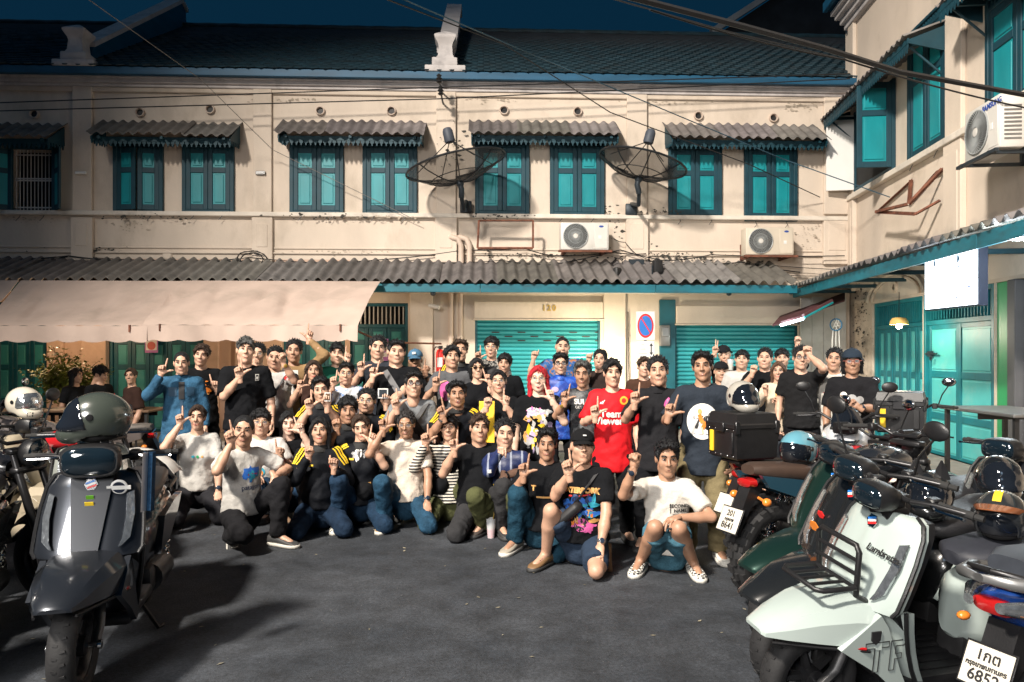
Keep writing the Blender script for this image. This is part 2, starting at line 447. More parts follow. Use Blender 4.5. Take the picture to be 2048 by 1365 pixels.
def window(fr, par, x0, x1, y0, y1, head=.16, open_=(0, 0), grille=False, label=None):
    u0, u1, z0, z1 = px_rect(fr, x0, x1, y0, y1, .05)
    f = .075; H = z1 - z0 - head; W = u1 - u0
    fb = MB()
    fb.box((u0, -.07, z0), (u0 + f, -.001, z1), .008); fb.box((u1 - f, -.07, z0), (u1, -.001, z1), .008)
    fb.box((u0 + f, -.068, z0), (u1 - f, -.001, z0 + .06), .006); fb.box((u0 + f, -.068, z1 - .05), (u1 - f, -.001, z1), .006)
    fb.box((u0 + f, -.066, z1 - head), (u1 - f, -.001, z1 - head + .05), .006)
    if not grille: fb.box((u0 + f, -.012, z1 - head + .05), (u1 - f, -.001, z1 - .05))
    # pierced fretwork in the header
    nn = max(5, int(W / .085)); st = (W - 2 * f) / nn
    for k in range(nn):
        c_ = u0 + f + st * (k + .5)
        fb.prism([(c_ + st * .36 * math.cos(q * PI / 3), z1 - head + .05 + (head - .10) / 2 + (head - .10) * .45 * math.sin(q * PI / 3)) for q in range(6)], lambda a, b_, d: (a, d, b_), -.045, -.012)
    o = fb.build('window', 'teal_frame', par)
    if label: o['label'] = label
    wl = W / 2 - f - .003
    for side in (0, 1):
        sm = MB(); shutter(sm, wl, H - .065)
        if side == 0:
            mx = Matrix.Translation((u0 + f, -.022, z0 + .062)) @ Matrix.Rotation(-open_[0], 4, 'Z')
        else:
            mx = Matrix.Translation((u1 - f, -.022, z0 + .062)) @ Matrix.Rotation(open_[1], 4, 'Z') @ Matrix.Scale(-1, 4, (1, 0, 0))
        sm.xf(mx); so = sm.build('shutter', ['teal_frame', 'teal_panel'], o)
    if grille:
        gb = MB(); n_ = 11
        for k in range(n_):
            x = u0 + f + .03 + (W - 2 * f - .06) * k / (n_ - 1); gb.tube([(x, .03, z0 + .05), (x, .03, z1 - head)], .009, 5)
        for z in (z0 + .12, z0 + H * .52, z0 + H * .55, z1 - head - .1): gb.box((u0 + f, .022, z), (u1 - f, .038, z + .022))
        gb.build('grille', 'iron_white', o)
        ib = MB(); ib.box((u0 - .3, .9, z0 - .3), (u1 + .3, .95, z1 + .3)); ib.build('room_shade_sheet', 'interior_shade', o)  # dark sheet painted as the unlit room behind the bars
    hk = MB()       # stays hanging from the sill
    for x in (u0 + .22, u1 - .22): hk = MB(); hk.tube([(x, -.03, z0), (x + .01, -.09, z0 - .07), (x - .05, -.10, z0 - .14)], .006, 4); hk.build('window_stay', 'iron_dark', o)
    return o


def corr(par, name, u0, u1, back, front, pitch=.2, amp=.032, thick=.012, sheet=1.0, mat='fibre_cement', jitter=.006, sag=0.0):
    """corrugated sheets from the back edge (y, z) to the front edge (y, z), each sheet a part"""
    n_ = max(1, round((u1 - u0) / sheet)); L = (u1 - u0) / n_
    rnd = random.Random(int(u0 * 100) + n_)
    for k in range(n_):
        a = u0 + L * k - (.04 if k else 0); b_ = u0 + L * (k + 1)
        dz = rnd.uniform(-jitter, jitter) * 1.6 + (k % 2) * .006; dy = rnd.uniform(-.03, .03)
        q = max(8, int((b_ - a) / pitch * 10)); pts = []
        for i in range(4):
            t = i / 3
            row = []
            for j in range(q + 1):
                u = a + (b_ - a) * j / q
                ph = (u - u0) / pitch
                z = back[1] + (front[1] - back[1]) * t + amp * math.cos(2 * PI * ph) + dz - sag * math.sin(PI * t)
                row.append((u, back[0] + (front[0] + dy - back[0]) * t, z))
            pts.append(row)
        mb = MB(); mb.grid(pts, (0, 0, -thick)); q = mb.build(name, mat, par, 40); tn = rnd.uniform(.62, 1.18); q.color = (.17 * tn, .155 * tn * rnd.uniform(.95, 1.04), .145 * tn * rnd.uniform(.93, 1.06), 1)


def hood(fr, par, x0, x1, yt, yf, out=.60):
    u0, zt = fr.at(x0, yt, 0); u1, _ = fr.at(x1, yt, 0)
    zf = fr.at((x0 + x1) / 2, yf, out)[1]
    h = empty('window_hood'); h.parent = par
    corr(h, 'roof_sheet', u0, u1, (-.0, zt), (-out, zf), .185, .026, .010, 1.0)
    vb = MB(); zb = zf - .035
    a, b_ = u0 + .06, u1 - .06
    vb.box((a, -out + .16, zb - .06), (b_, -out + .185, zb + .02))
    n_ = int((b_ - a) / .085)                       # scalloped lace board
    for k in range(n_):
        c_ = a + (b_ - a) * (k + .5) / n_; w_ = (b_ - a) / n_ * .43
        vb.prism([(c_ - w_, zb - .058), (c_ - w_ * .9, zb - .10), (c_ - w_ * .35, zb - .115), (c_ - w_ * .3, zb - .145), (c_, zb - .155), (c_ + w_ * .3, zb - .145), (c_ + w_ * .35, zb - .115), (c_ + w_ * .9, zb - .10), (c_ + w_, zb - .058)], lambda p, q, d: (p, d, q), -out + .165, -out + .18)
    vb.build('valance', 'teal_frame', h)
    for u in (a, b_):
        sb = MB(); n2 = 6
        sb.prism([(-.02, zt - .06), (-out + .06, zf - .04), (-out + .06, zf - .09), (-.02, zt - .42)], lambda p, q, d: (d, p, q), u - .012, u + .012)
        for k in range(n2):
            y = -.06 - (out - .16) * k / (n2 - 1); zz = zt - .40 + (zf - zt + .33) * (-y / out)
            sb.prism([(y - .035, zz + .03), (y + .035, zz + .03), (y + .02, zz - .06), (y, zz - .10), (y - .02, zz - .06)], lambda p, q, d: (d, p, q), u - .010, u + .010)
        sb.build('side_board', 'teal_frame', h)
    for u in (a + .12, (a + b_) / 2, b_ - .12): rb = MB(); rb.box((u - .025, -out + .08, zf - .07), (u + .025, -.01, zf - .02)); rb.build('rafter', 'teal_frame', h)
    return h


# ------------------------------------------------------------------ row A: wall
UL, UR = -13.0, 6.6
zc = FA.at(900, 186)[1]                      # underside of the cornice
HW1 = px_rect(FA, 22, 106, 300, 424, 0)
holes = [HW1]
Zd = lambda px, y: FA.at(px, y)[1]
doors = [(-90, 96), (216, 410), (566, 690), (692, 816)]
dz = Zd(600, 606)
for a, b_ in doors:
    holes.append((FA.at(a, 600)[0], FA.at(b_, 600)[0], .13, dz))
SH1 = (FA.at(950, 640)[0], FA.at(1201, 640)[0], .13, Zd(1075, 636)); SH2 = (FA.at(1350, 650)[0], FA.at(1597, 650)[0], .13, Zd(1470, 646))
holes += [SH1, SH2]
zmid = Zd(700, 520)
wall_mesh(UL, UR, zmid, zc + .35, [HW1]).build('wall', 'plaster', A)
lo = [h for h in holes if h is not HW1]
wall_mesh(UL, FA.at(700, 600)[0], .0, zmid, [h for h in lo if h[1] < FA.at(700, 600)[0] + .01]).build('wall', 'plaster_warm', A)
wall_mesh(FA.at(700, 600)[0], UR, .0, zmid, [h for h in lo if h[0] >= FA.at(690, 600)[0]]).build('wall', 'plaster', A)
g = MB(); g.box((UL, .5, 0), (UR + .5, .6, zc)); g.box((UL, .0 + .01, zc + .36), (UR, 4.2, zc + .40)); g.build('inner_wall', 'interior_shade', A)

# pilasters with pedestal panels
for x0, x1 in ((-250, -212), (148, 187), (508, 545), (873, 912), (1253, 1293), (1646, 1694)):
    u0 = FA.at(x0, 430)[0]; u1 = FA.at(x1, 430)[0]; zs = Zd(x0, 428)
    pb = MB(); pb.box((u0, -.07, zs - .02), (u1, .0, zc), .01); pb.box((u0 - .02, -.085, zmid - .05), (u1 + .02, 0, zs - .08), .01)
    pb.box((u0 + .07, -.095, zmid + .22), (u1 - .07, -.08, zs - .2), .006)
    pb.build('pilaster', 'plaster', A)
# frieze band proud of the panels, cornice and gutter board
fb = MB(); fb.box((UL, -.05, Zd(900, 195)), (UR, 0, zc), .012); fb.build('frieze', 'plaster', A)
for i, (ya, yb, o) in enumerate(((186, 180, .08), (180, 172, .13), (172, 167, .16), (167, 160, .23))):
    cb = MB(); cb.box((UL, -o, zc + (Zd(900, ya) - Zd(900, 186))), (UR + .1, .02, zc + (Zd(900, yb) - Zd(900, 186)) + .004), .016); cb.build('cornice', 'moulding', A)
zg0 = FA.at(900, 156, .36)[1]; zg1 = FA.at(900, 141, .36)[1]
cb = MB(); cb.box((UL, -.31, zg0), (UR + .1, -.25, zg1), .008); cb.box((UL, -.26, zg0 + .02), (UR, .02, zg0 + .06)); cb.build('eaves_board', 'blue_fascia', A)
# sill band and string courses
sb = MB(); zs = Zd(800, 428); sb.box((UL, -.10, zs - .085), (UR, 0, zs), .012)
sb.build('sill_band', 'sill_paint', A)
for i, (y0, o) in enumerate(((496, .025), (506, .04))):
    sb = MB(); z = Zd(700, y0); sb.box((UL, -o, z - .035), (UR, 0, z), .008); sb.build('string_course', 'plaster', A)
# vents
for px, py in ((70, 229), (281, 226), (421, 220), (641, 223), (783, 223), (1008, 222), (1155, 224), (1396, 233), (1546, 237)):
    u, z = FA.at(px, py)
    vb = MB(); vb.cur = 0; vb.lathe([(.062, .0), (.085, .0), (.09, .03), (.085, .055), (.070, .055), (.062, .04), (.062, .0)], (u, 0, z), 'y', 18, False)
    vb.cur = 1; vb.lathe([(.0001, .004), (.066, .004)], (u, 0, z), 'y', 18, False); vb.build('vent_pipe', ['pvc', 'black'], A, 40)
# windows and hoods
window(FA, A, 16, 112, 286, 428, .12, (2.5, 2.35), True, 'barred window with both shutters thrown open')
for i, (x0, x1, yb, op) in enumerate(((226, 326, 427, (.20, .10)), (364, 468, 426, (0, .03)), (579, 687, 428, (0, 0)), (725, 834, 428, (0, 0)), (950, 1059, 429, (.03, 0)), (1100, 1209, 431, (0, 0)), (1337, 1444, 436, (0, 0)), (1489, 1595, 443, (0, .04)))):
    window(FA, A, x0, x1, 278 if i < 6 else 282, yb, .17, op)
for x0, x1, yt, yf in ((-190, 136, 245, 270), (206, 486, 243, 268), (566, 853, 241, 266), (938, 1232, 241, 265), (1324, 1634, 247, 274)):
    hood(FA, A, x0, x1, yt, yf)

# ground floor joinery
def folding_door(fr, par, u0, u1, z0, z1, leaves, transom=True, fm='teal_door_frame', pm='teal_door_panel', rows=(.30, .62, .86), dep=.10):
    d = empty('door'); d.parent = par
    f = .06
    fb = MB(); fb.box((u0, dep - .06, z0), (u0 + f, dep + .05, z1), .006); fb.box((u1 - f, dep - .06, z0), (u1, dep + .05, z1), .006); fb.box((u0 + f, dep - .06, z1 - f), (u1 - f, dep + .05, z1), .006)
    zt = z1 - f
    if transom:
        zt = z1 - .40; fb.box((u0 + f, dep - .05, zt - .07), (u1 - f, dep + .05, zt), .006)
    fb.build('door_frame', fm, d)
    if transom:
        gb = MB(); n_ = int((u1 - u0) / .085)
        for k in range(n_):
            x = u0 + f + (u1 - u0 - 2 * f) * (k + .5) / n_; gb.box((x - .011, dep, zt), (x + .011, dep + .03, z1 - f))
        gb.build('transom_bars', 'iron_white' if fr is FA else fm, d)
        kb = MB(); kb.box((u0, dep + .2, zt), (u1, dep + .22, z1)); kb.build('transom_shade_sheet', 'interior_shade', d)  # near-black sheet gives the gloom behind the bars by its colour
        zt -= .07
    L = (u1 - u0 - 2 * f) / leaves
    for k in range(leaves):
        a = u0 + f + L * k + .004; b_ = a + L - .008; s_ = .075; H = zt - z0
        mb = MB(); mb.cur = 0; rr_ = random.Random(k); j = dep + rr_.uniform(-.006, .006)
        mb.box((a, j - .02, z0), (a + s_, j + .02, zt), .006); mb.box((b_ - s_, j - .02, z0), (b_, j + .02, zt), .006)
        cuts = [z0] + [z0 + H * q for q in rows] + [zt - .02]
        for c_ in cuts: mb.box((a + s_ - .001, j - .017, max(z0, c_ - .05)), (b_ - s_ + .001, j + .017, min(zt, c_ + .05)), .005)
        mb.cur = 1
        for c0, c1 in zip(cuts, cuts[1:]):
            mb.box((a + s_, j - .004, c0 + .05), (b_ - s_, j + .01, c1 - .05))
            mb.box((a + s_ + .022, j - .014, c0 + .075), (b_ - s_ - .022, j - .004, c1 - .075), .007)
        mb.build('door_leaf', [fm, pm], d)
    return d

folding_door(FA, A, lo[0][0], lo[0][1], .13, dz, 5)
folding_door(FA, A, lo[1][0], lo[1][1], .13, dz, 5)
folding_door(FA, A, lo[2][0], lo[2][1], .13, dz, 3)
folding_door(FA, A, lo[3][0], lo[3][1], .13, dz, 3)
for h, slots in ((SH1, True), (SH2, False)):
    rs_ = empty('roller_shutter'); rs_.parent = A
    n_ = int((h[3] - h[2]) / .078)
    for k in range(n_):
        z = h[2] + (h[3] - h[2]) * k / n_; hh = (h[3] - h[2]) / n_
        mb = MB(); pr = [(0, 0), (-.022, .012), (-.034, .03), (-.034, hh - .03), (-.02, hh - .012), (0, hh - .003)]
        mb.cur = 0
        mb.prism(pr, lambda a, b_, d: (d, .12 + a, z + b_), h[0] + .04, h[1] - .04)
        if slots and k in (n_ - 4, n_ - 5, n_ - 6):
            mb.cur = 1
            for q in range(5 if k % 2 else 4):
                u = h[0] + .32 + q * .50 + (0 if k % 2 else .25); mb.box((u, .082, z + .03), (u + .15, .089, z + .056))
            mb.cur = 0
        mb.build('slat', ['roll_shutter', 'black'], rs_)
    for a_ in (h[0], h[1] - .045): gm = MB(); gm.box((a_, .05, h[2]), (a_ + .045, .16, h[3])); gm.build('guide_rail', 'teal_door_frame', rs_)
for x0, x1, y0, y1 in ((948, 1206, 604, 638), (1352, 1600, 612, 648)):
    r_ = px_rect(FA, x0, x1, y0, y1, .06); mb = MB(); mb.box((r_[0], -.10, r_[2]), (r_[1], .02, r_[3]), .015); mb.box((r_[0] - .02, -.12, r_[2] - .03), (r_[1] + .02, .0, r_[2]), .008); mb.build('shutter_box', 'plaster', A)
u, z = FA.at(1098, 617, .11)
text('house_number', '120', .155, 'gold', A, frame_mx((u, -.112, z), (1, 0, 0), (0, 0, 1)), .006, bold=.004, spacing=1.25)
u, z = FA.at(1228, 690, .01)
text('house_number', '2J', .17, 'gold', A, frame_mx((u, -.006, z), (1, 0, 0), (0, 0, 1)), .003, spacing=1.4)
mb = MB(); u0 = FA.at(1318, 640)[0]; mb.box((u0, -.05, .13), (FA.at(1350, 640)[0], .0, FA.at(1335, 600)[1]), .01); mb.build('side_post', 'teal_door_frame', A)
# stone quoins / piers of the ground floor
for x0, x1, mt in ((98, 130, 'plaster_warm'), (166, 216, 'plaster_warm'), (410, 440, 'plaster_warm'), (472, 566, 'plaster_warm'), (820, 866, 'plaster'), (1206, 1250, 'plaster')):
    mb = MB(); mb.box((FA.at(x0, 650)[0], -.09, .13), (FA.at(x1, 650)[0], 0, zmid - .5), .012); mb.build('pier', mt, A)
for x in (902, 921):
    u = FA.at(x, 650)[0]; mb = MB(); mb.tube([(u, -.08, .14), (u, -.08, zmid - .1)], .045, 12); mb.box((u - .06, -.1, 1.9), (u + .06, -.01, 1.93)); mb.build('drain_pipe', 'pvc', A, 40)

# ------------------------------------------------------------------ row A: street awning of corrugated sheets on a teal beam
AO = 1.25
zb_ = FA.at(620, 522)[1] + .02; zf_ = FA.at(620, 560, AO)[1]
UE = FA.at(1571, 588, AO)[0] + .25
aw = empty('street_awning'); aw.parent = A
corr(aw, 'roof_sheet', UL, UE, (-.0, zb_), (-AO, zf_), .200, .036, .012, 1.04)
mb = MB(); u = UL
while u < UE - .4:
    b_ = min(u + 3.1, UE); mb = MB(); mb.box((u, -AO + .06, zf_ - .20), (b_ - .006, -AO + .10, zf_ - .055), .006); mb.build('fascia_board', 'teal_beam', aw); u = b_
mb = MB()
k = UL
for i in range(17):
    mb = MB(); mb.box((k, -AO + .1, zf_ - .12), (k + .05, 0, zf_ - .07), mat=None); k += 1.15; mb.build('rafter', 'teal_frame', aw)
mb = MB(); mb.add([(UL, -AO + .1, zf_ - .125), (UE, -AO + .1, zf_ - .125), (UE, 0, zf_ - .125), (UL, 0, zf_ - .125)], [(0, 1, 2, 3)]); mb.build('soffit', 'board_grey', aw)

# ------------------------------------------------------------------ row A: tiled roof, party walls
eave = (-.32, zg1 + .015); RUN = 4.25; ridge_z = FA.at(1000, 62, -RUN)[1]
slope = (ridge_z - eave[1]) / (RUN + .4)
L = math.hypot(RUN + .4, ridge_z - eave[1]); cy, sy = (RUN + .4) / L, (ridge_z - eave[1]) / L
TW, TL = .235, .19
rows = int(L / TL) + 1; cols = int((UR + 3 - UL) / TW)
def tile_pts(r, c_):
    rr_ = random.Random(r * 997 + c_); u = UL + TW * (c_ + (.5 if r % 2 else 0)); s0 = r * TL - .02; lift = .012 + rr_.uniform(0, .008); tw = TW - .008; sk = rr_.uniform(-.006, .006)
    def q(uu, s_, h): return (uu, eave[0] + cy * s_ - sy * h, eave[1] + sy * s_ + cy * h)
    m0 = u + tw / 2
    return [q(u, s0 + .04, lift + sk), q(m0, s0 - .02, lift + .006), q(u + tw, s0 + .04, lift - sk), q(u + tw, s0 + TL + .06, -.004), q(u, s0 + TL + .06, -.004),
            q(u, s0 + .04, 0), q(m0, s0 - .02, 0), q(u + tw, s0 + .04, 0)]
TF_ = [(0, 1, 2, 3, 4), (0, 5, 6, 1), (1, 6, 7, 2), (2, 7, 3), (0, 4, 5)]
cnt = 0; fld = MB()
for r in range(rows):
    for c_ in range(cols):
        pt = tile_pts(r, c_)
        if r < 4 and cnt < 300 and -10.2 < pt[0][0] < 7.2:
            t = MB(); t.add(pt, TF_); t.build('roof_tile', 'roof_tile', A, fix=False); cnt += 1
        else: fld.add(pt, TF_)
tag(fld.build('tile_field', 'roof_tile', A, fix=False), kind='stuff')
mb = MB(); mb.add([(UL, eave[0] + .02, eave[1] - .02), (UR + 3, eave[0] + .02, eave[1] - .02), (UR + 3, RUN, ridge_z - .02), (UL, RUN, ridge_z - .02), (UL, 2 * RUN + .5, zc), (UR + 3, 2 * RUN + .5, zc)], [(0, 1, 2, 3), (3, 2, 5, 4)]); mb.build('roof_deck', 'far_roof', A)
mb = MB(); mb.tube([(UL + .3 * i, RUN, ridge_z + .0 + .012 * (i % 2)) for i in range(int((UR + 3 - UL) / .3))], .06, 8); mb.build('ridge_cap', 'roof_tile', A)
for px, wd in ((165, .36), (892, .36)):
    u = FA.at(px, 130)[0]
    pw = empty('party_wall'); pw.parent = A
    mb = MB(); h = .50
    pr = [(-.1, eave[1] - .05), (.15, eave[1] + .52), (RUN - .1, ridge_z + .52), (RUN + .15, ridge_z + .40), (RUN + .25, ridge_z - .2), (.3, eave[1] - .05)]
    mb.prism(pr, lambda a, b_, d: (d, a, b_), u - wd / 2 + .05, u + wd / 2 - .05); mb.build('ramp_wall', 'moulding' if px > 500 else 'blue_fascia', pw)
    mb = MB(); mb.prism([(.1, eave[1] + .50), (RUN - .1, ridge_z + .50), (RUN + .2, ridge_z + .40), (RUN + .2, ridge_z + .48), (RUN - .1, ridge_z + .60), (.1, eave[1] + .60)], lambda a, b_, d: (d, a, b_), u - wd / 2, u + wd / 2); mb.build('coping', 'moulding', pw)
    mb = MB()
    z0 = eave[1] - .02
    mb.box((u - .38, -.34, z0), (u + .38, .1, z0 + .12), .02); mb.box((u - .25, -.31, z0 + .12), (u + .23, .1, z0 + .28), .03)
    mb.rings([[(u + sx * a, -.1 + sy_ * a - .02, z0 + hz) for sx, sy_ in ((-1, -1), (1, -1), (1, 1), (-1, 1))] for a, hz in ((.17, .27), (.14, .33), (.125, .50), (.14, .56), (.19, .64), (.20, .66), (.20, .70), (.15, .74), (.03, .82))])
    mb.build('post', 'moulding', pw, 30)

# ------------------------------------------------------------------ corner building B
zBs = FB.at(1860, 302)[1]                      # sill line
zBe = FB.at(1700, 60)[1]                       # under the cornice
wall_mesh(-.3, 12.5, 2.55, zBe + .4, []).build('wall', 'plaster', B)
xdA = (FB.at(1744, 620)[0], FB.at(1845, 620)[0]); xdB = (FB.at(1847, 620)[0], FB.at(1988, 620)[0])
zdA = FB.at(1795, 572)[1]
zdA = min(zdA, 2.5)
hA = (xdA[0], xdA[1], .10, zdA); hB = (xdB[0], xdB[1], .10, zdA)
hC = (FB.at(1990, 620)[0], FB.at(2100, 620)[0], .10, zdA)
wall_mesh(-.3, 12.5, 0, 2.55, [hA, hB, hC], .2).build('wall', 'plaster_dirty', B)
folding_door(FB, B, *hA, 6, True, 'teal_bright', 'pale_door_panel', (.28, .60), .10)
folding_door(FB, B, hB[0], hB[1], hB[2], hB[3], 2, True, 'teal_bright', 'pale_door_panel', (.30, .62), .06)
# bolt and hasp of the double door
mb = MB(); xm = (hB[0]) + .14; mb.tube([(xm - .08, .0, 1.60), (xm + .28, .0, 1.60)], .013, 6); mb.box((xm, -.01, 1.56), (xm + .10, .035, 1.64)); mb.lathe([(.022, 0), (.032, .0), (.032, .018), (.022, .018)], (xm + .14, -.01, 1.53), 'y', 10, False); mb.build('door_bolt', 'iron_dark', B)
mb = MB(); mb.box((hC[0], .02, .10), (hC[0] + .32, .07, zdA), .01); mb.build('door_jamb', 'green_paint', B)
mb = MB(); mb.box((hC[0] + .33, -.04, .10), (hC[0] + .50, .10, zdA), .01); mb.build('pillar', 'grey_pillar', B)
mb = MB(); mb.box((hC[0] + .51, .06, .10), (hC[1], .10, zdA), .01); mb.build('door_leaf', 'white_bright', B)  # white sheet across the opening stands in for the bright interior
# upper windows
window(FB, B, 1816, 1893, 32, 308, .20, (0, 0))
window(FB, B, 1972, 2110, -60, 208, .2, (0, 0))
u0, u1, z0, z1 = px_rect(FB, 1690, 1732, 205, 365, .03)
u0 = max(u0, .15)
wz0, wz1 = zBs + .02, zBs + 1.55
o = empty('window'); o.parent = B; o['label'] = 'window with a white board and one teal shutter swung open'
xw0, xw1 = .30, FB.at(1792, 300)[0]
mb = MB(); mb.cur = 0; mb.box((xw0, -.06, wz0), (xw0 + .07, 0, wz1), .005); mb.box((xw1 - .07, -.06, wz0), (xw1, 0, wz1), .005); mb.box((xw0 + .07, -.058, wz1 - .07), (xw1 - .07, 0, wz1), .005); mb.box((xw0 + .07, -.058, wz0), (xw1 - .07, 0, wz0 + .07), .005); mb.build('window_frame', 'teal_frame', o)
mb = MB(); mb.box((xw0 + .07, -.03, wz0 + .07), (xw1 - .07, -.001, wz1 - .07)); mb.build('room_shade_sheet', 'interior_shade', o)  # dark sheet laid on the solid wall, coloured as an unlit opening
sm = MB(); shutter(sm, .56, wz1 - wz0 - .1); sm.xf(Matrix.Translation((xw1 - .05, -.06, wz0 + .05)) @ Matrix.Rotation(PI * .5, 4, 'Z') @ Matrix.Scale(-1, 4, (1, 0, 0)))
sm.build('shutter', ['teal_frame', 'teal_panel'], o)
sm = MB(); sm.box((0, -.03, 0), (.50, .0, wz1 - wz0 - .1), .006); sm.box((.07, -.04, .07), (.43, -.03, .62), .01); sm.box((.07, -.04, .70), (.43, -.03, wz1 - wz0 - .17), .01)
sm.xf(Matrix.Translation((xw0 + .03, -.06, wz0 + .05)) @ Matrix.Rotation(-PI * .52, 4, 'Z')); sm.build('white_board', 'white_bright', o)
# mouldings of B
mb = MB(); mb.box((-.1, -.12, zBs - .10), (12.5, 0, zBs), .014); mb.build('sill_band', 'sill_paint', B)
for i, (a, b_, o_) in enumerate(((0, .10, .10), (.10, .2, .18), (.2, .28, .28), (.28, .36, .36))):
    mb = MB(); mb.box((-.1, -o_, zBe + a), (12.5, .02, zBe + b_ + .004), .016); mb.build('cornice', 'moulding', B)
mb = MB(); mb.box((-.1, -.50, zBe + .37), (12.5, -.42, zBe + .56), .008); mb.box((-.1, -.44, zBe + .40), (12.5, .1, zBe + .44)); mb.build('eaves_board', 'blue_fascia', B)
mb = MB(); mb.prism([(-.5, zBe + .57), (4, zBe + 3.2), (8.5, zBe + .4)], lambda a, b_, d: (d, a, b_), -.1, 12.5); mb.build('roof', 'far_roof', B)
for x0, x1 in ((0.02, .30), (FB.at(1896, 300)[0] + .05, FB.at(1896, 300)[0] + .5), (8.6, 9.0)):
    mb = MB(); mb.box((x0, -.07, 2.9), (x1, 0, zBe), .01); mb.box((x0 - .02, -.085, 2.8), (x1 + .02, 0, zBs - .1), .01); mb.box((x0 + .06, -.095, 3.0), (x1 - .06, -.08, zBs - .25), .006); mb.build('pilaster', 'plaster', B)
u0, zt = FB.at(1735, 60); 
hx0, hx1 = .12, FB.at(1893, 60)[0] + .12
def hoodB(x0, x1, zt, zf, out):
    u0_, u1_ = x0, x1
    h = empty('window_hood'); h.parent = B
    corr(h, 'roof_sheet', u0_, u1_, (-.0, zt), (-out, zf), .185, .026, .010, 1.0)
    vb = MB(); zb = zf - .035; a, b_ = u0_ + .04, u1_ - .04
    vb.box((a, -out + .05, zb - .06), (b_, -out + .075, zb + .02)); n_ = int((b_ - a) / .085)
    for k in range(n_):
        c_ = a + (b_ - a) * (k + .5) / n_; w_ = (b_ - a) / n_ * .43
        vb.prism([(c_ - w_, zb - .058), (c_ - w_ * .8, zb - .12), (c_, zb - .19), (c_ + w_ * .8, zb - .12), (c_ + w_, zb - .058)], lambda p, q, d: (p, d, q), -out + .055, -out + .07)
    vb.build('valance', 'teal_frame', h)
    for u in (a, b_):
        sb = MB(); sb.prism([(-.02, zt - .06), (-out + .06, zf - .04), (-out + .06, zf - .09), (-.02, zt - .45)], lambda p, q, d: (d, p, q), u - .012, u + .012); sb.build('side_board', 'teal_frame', h)
    for u in (a + .15, (a + b_) / 2, b_ - .15):
        rb = MB(); rb.box((u - .025, -out + .08, zf - .07), (u + .025, -.01, zf - .02)); rb.tube([(u, -.02, zf - .5), (u, -out + .12, zf - .06)], .018, 5); rb.build('rafter', 'teal_frame', h)
zhf = FB.at(1790, 92, .62)[1]
hoodB(hx0, hx1, zhf + .22, zhf, .62)
x3 = FB.at(1965, 100)[0]
hoodB(x3, x3 + 2.2, zhf + .22, zhf, .62)
# street awning of B
bw = empty('street_awning'); bw.parent = B
BO = 1.2; zB0 = 2.86
corr(bw, 'roof_sheet', -1.0, 12.2, (0, zB0 + .30), (-BO, zB0 + .04), .200, .034, .012, 1.04)
u = -1.0
while u < 12: mb = MB(); mb.box((u, -BO + .06, zB0 - .17), (min(u + 2.6, 12.2) - .006, -BO + .10, zB0 - .015), .006); mb.build('fascia_board', 'teal_beam', bw); u += 2.6
mb = MB()
for i in range(8): mb = MB(); mb.box((-.9 + i * 1.1, -BO + .1, zB0 - .09), (-.85 + i * 1.1, 0, zB0 - .03)); mb.build('rafter', 'teal_frame', bw)
# arched hood mould over the first door
mb = MB(); xa, xb = hA[0], hA[1]; n_ = 18; cx = (xa + xb) / 2; rw = (xb - xa) / 2 + .12
for t_, w_ in ((1.0, .045), (.84, .03)):
    mb.tube([(cx - rw * t_ * math.cos(PI * k / n_), -.02, zdA + .03 + .42 * t_ * math.sin(PI * k / n_)) for k in range(n_ + 1)], w_, 6)
mb.lathe([(.05, 0), (.10, 0), (.10, .03), (.05, .03)], (cx, 0, zdA + .22), 'y', 14, False)
mb.build('arch_moulding', 'plaster_dirty', B, 40)
# dark roof of the neighbour beyond the corner
nb = empty('neighbour_roof', (0, 0, 0), 0, 'dark pitched roof showing above the tiled roof near the inner corner', 'building')
mb = MB(); q0, q1, q2 = P(1440, 66, 22), P(1600, -40, 22), P(1800, 70, 22)
mb.prism([(q0.x, q0.z), (q1.x, q1.z), (q2.x + 3, q1.z), (q2.x + 3, q0.z - 3), (q0.x, q0.z - 3)], lambda a, b_, d: (a, d, b_), 22, 27); mb.build('gable', 'far_roof', nb)
mb = MB(); mb.tube([q0 + V((-.3, -.15, -.05)), q1 + V((0, -.15, .1))], .12, 4); mb.build('verge_board', 'board_grey', nb)
# ================================================================== FITTINGS OF THE STREET
def Apt(px, py, out): u, z = FA.at(px, py, out); return FA.world(u, -out, z)
def Bpt(px, py, out): u, z = FB.at(px, py, out); return FB.world(u, -out, z)

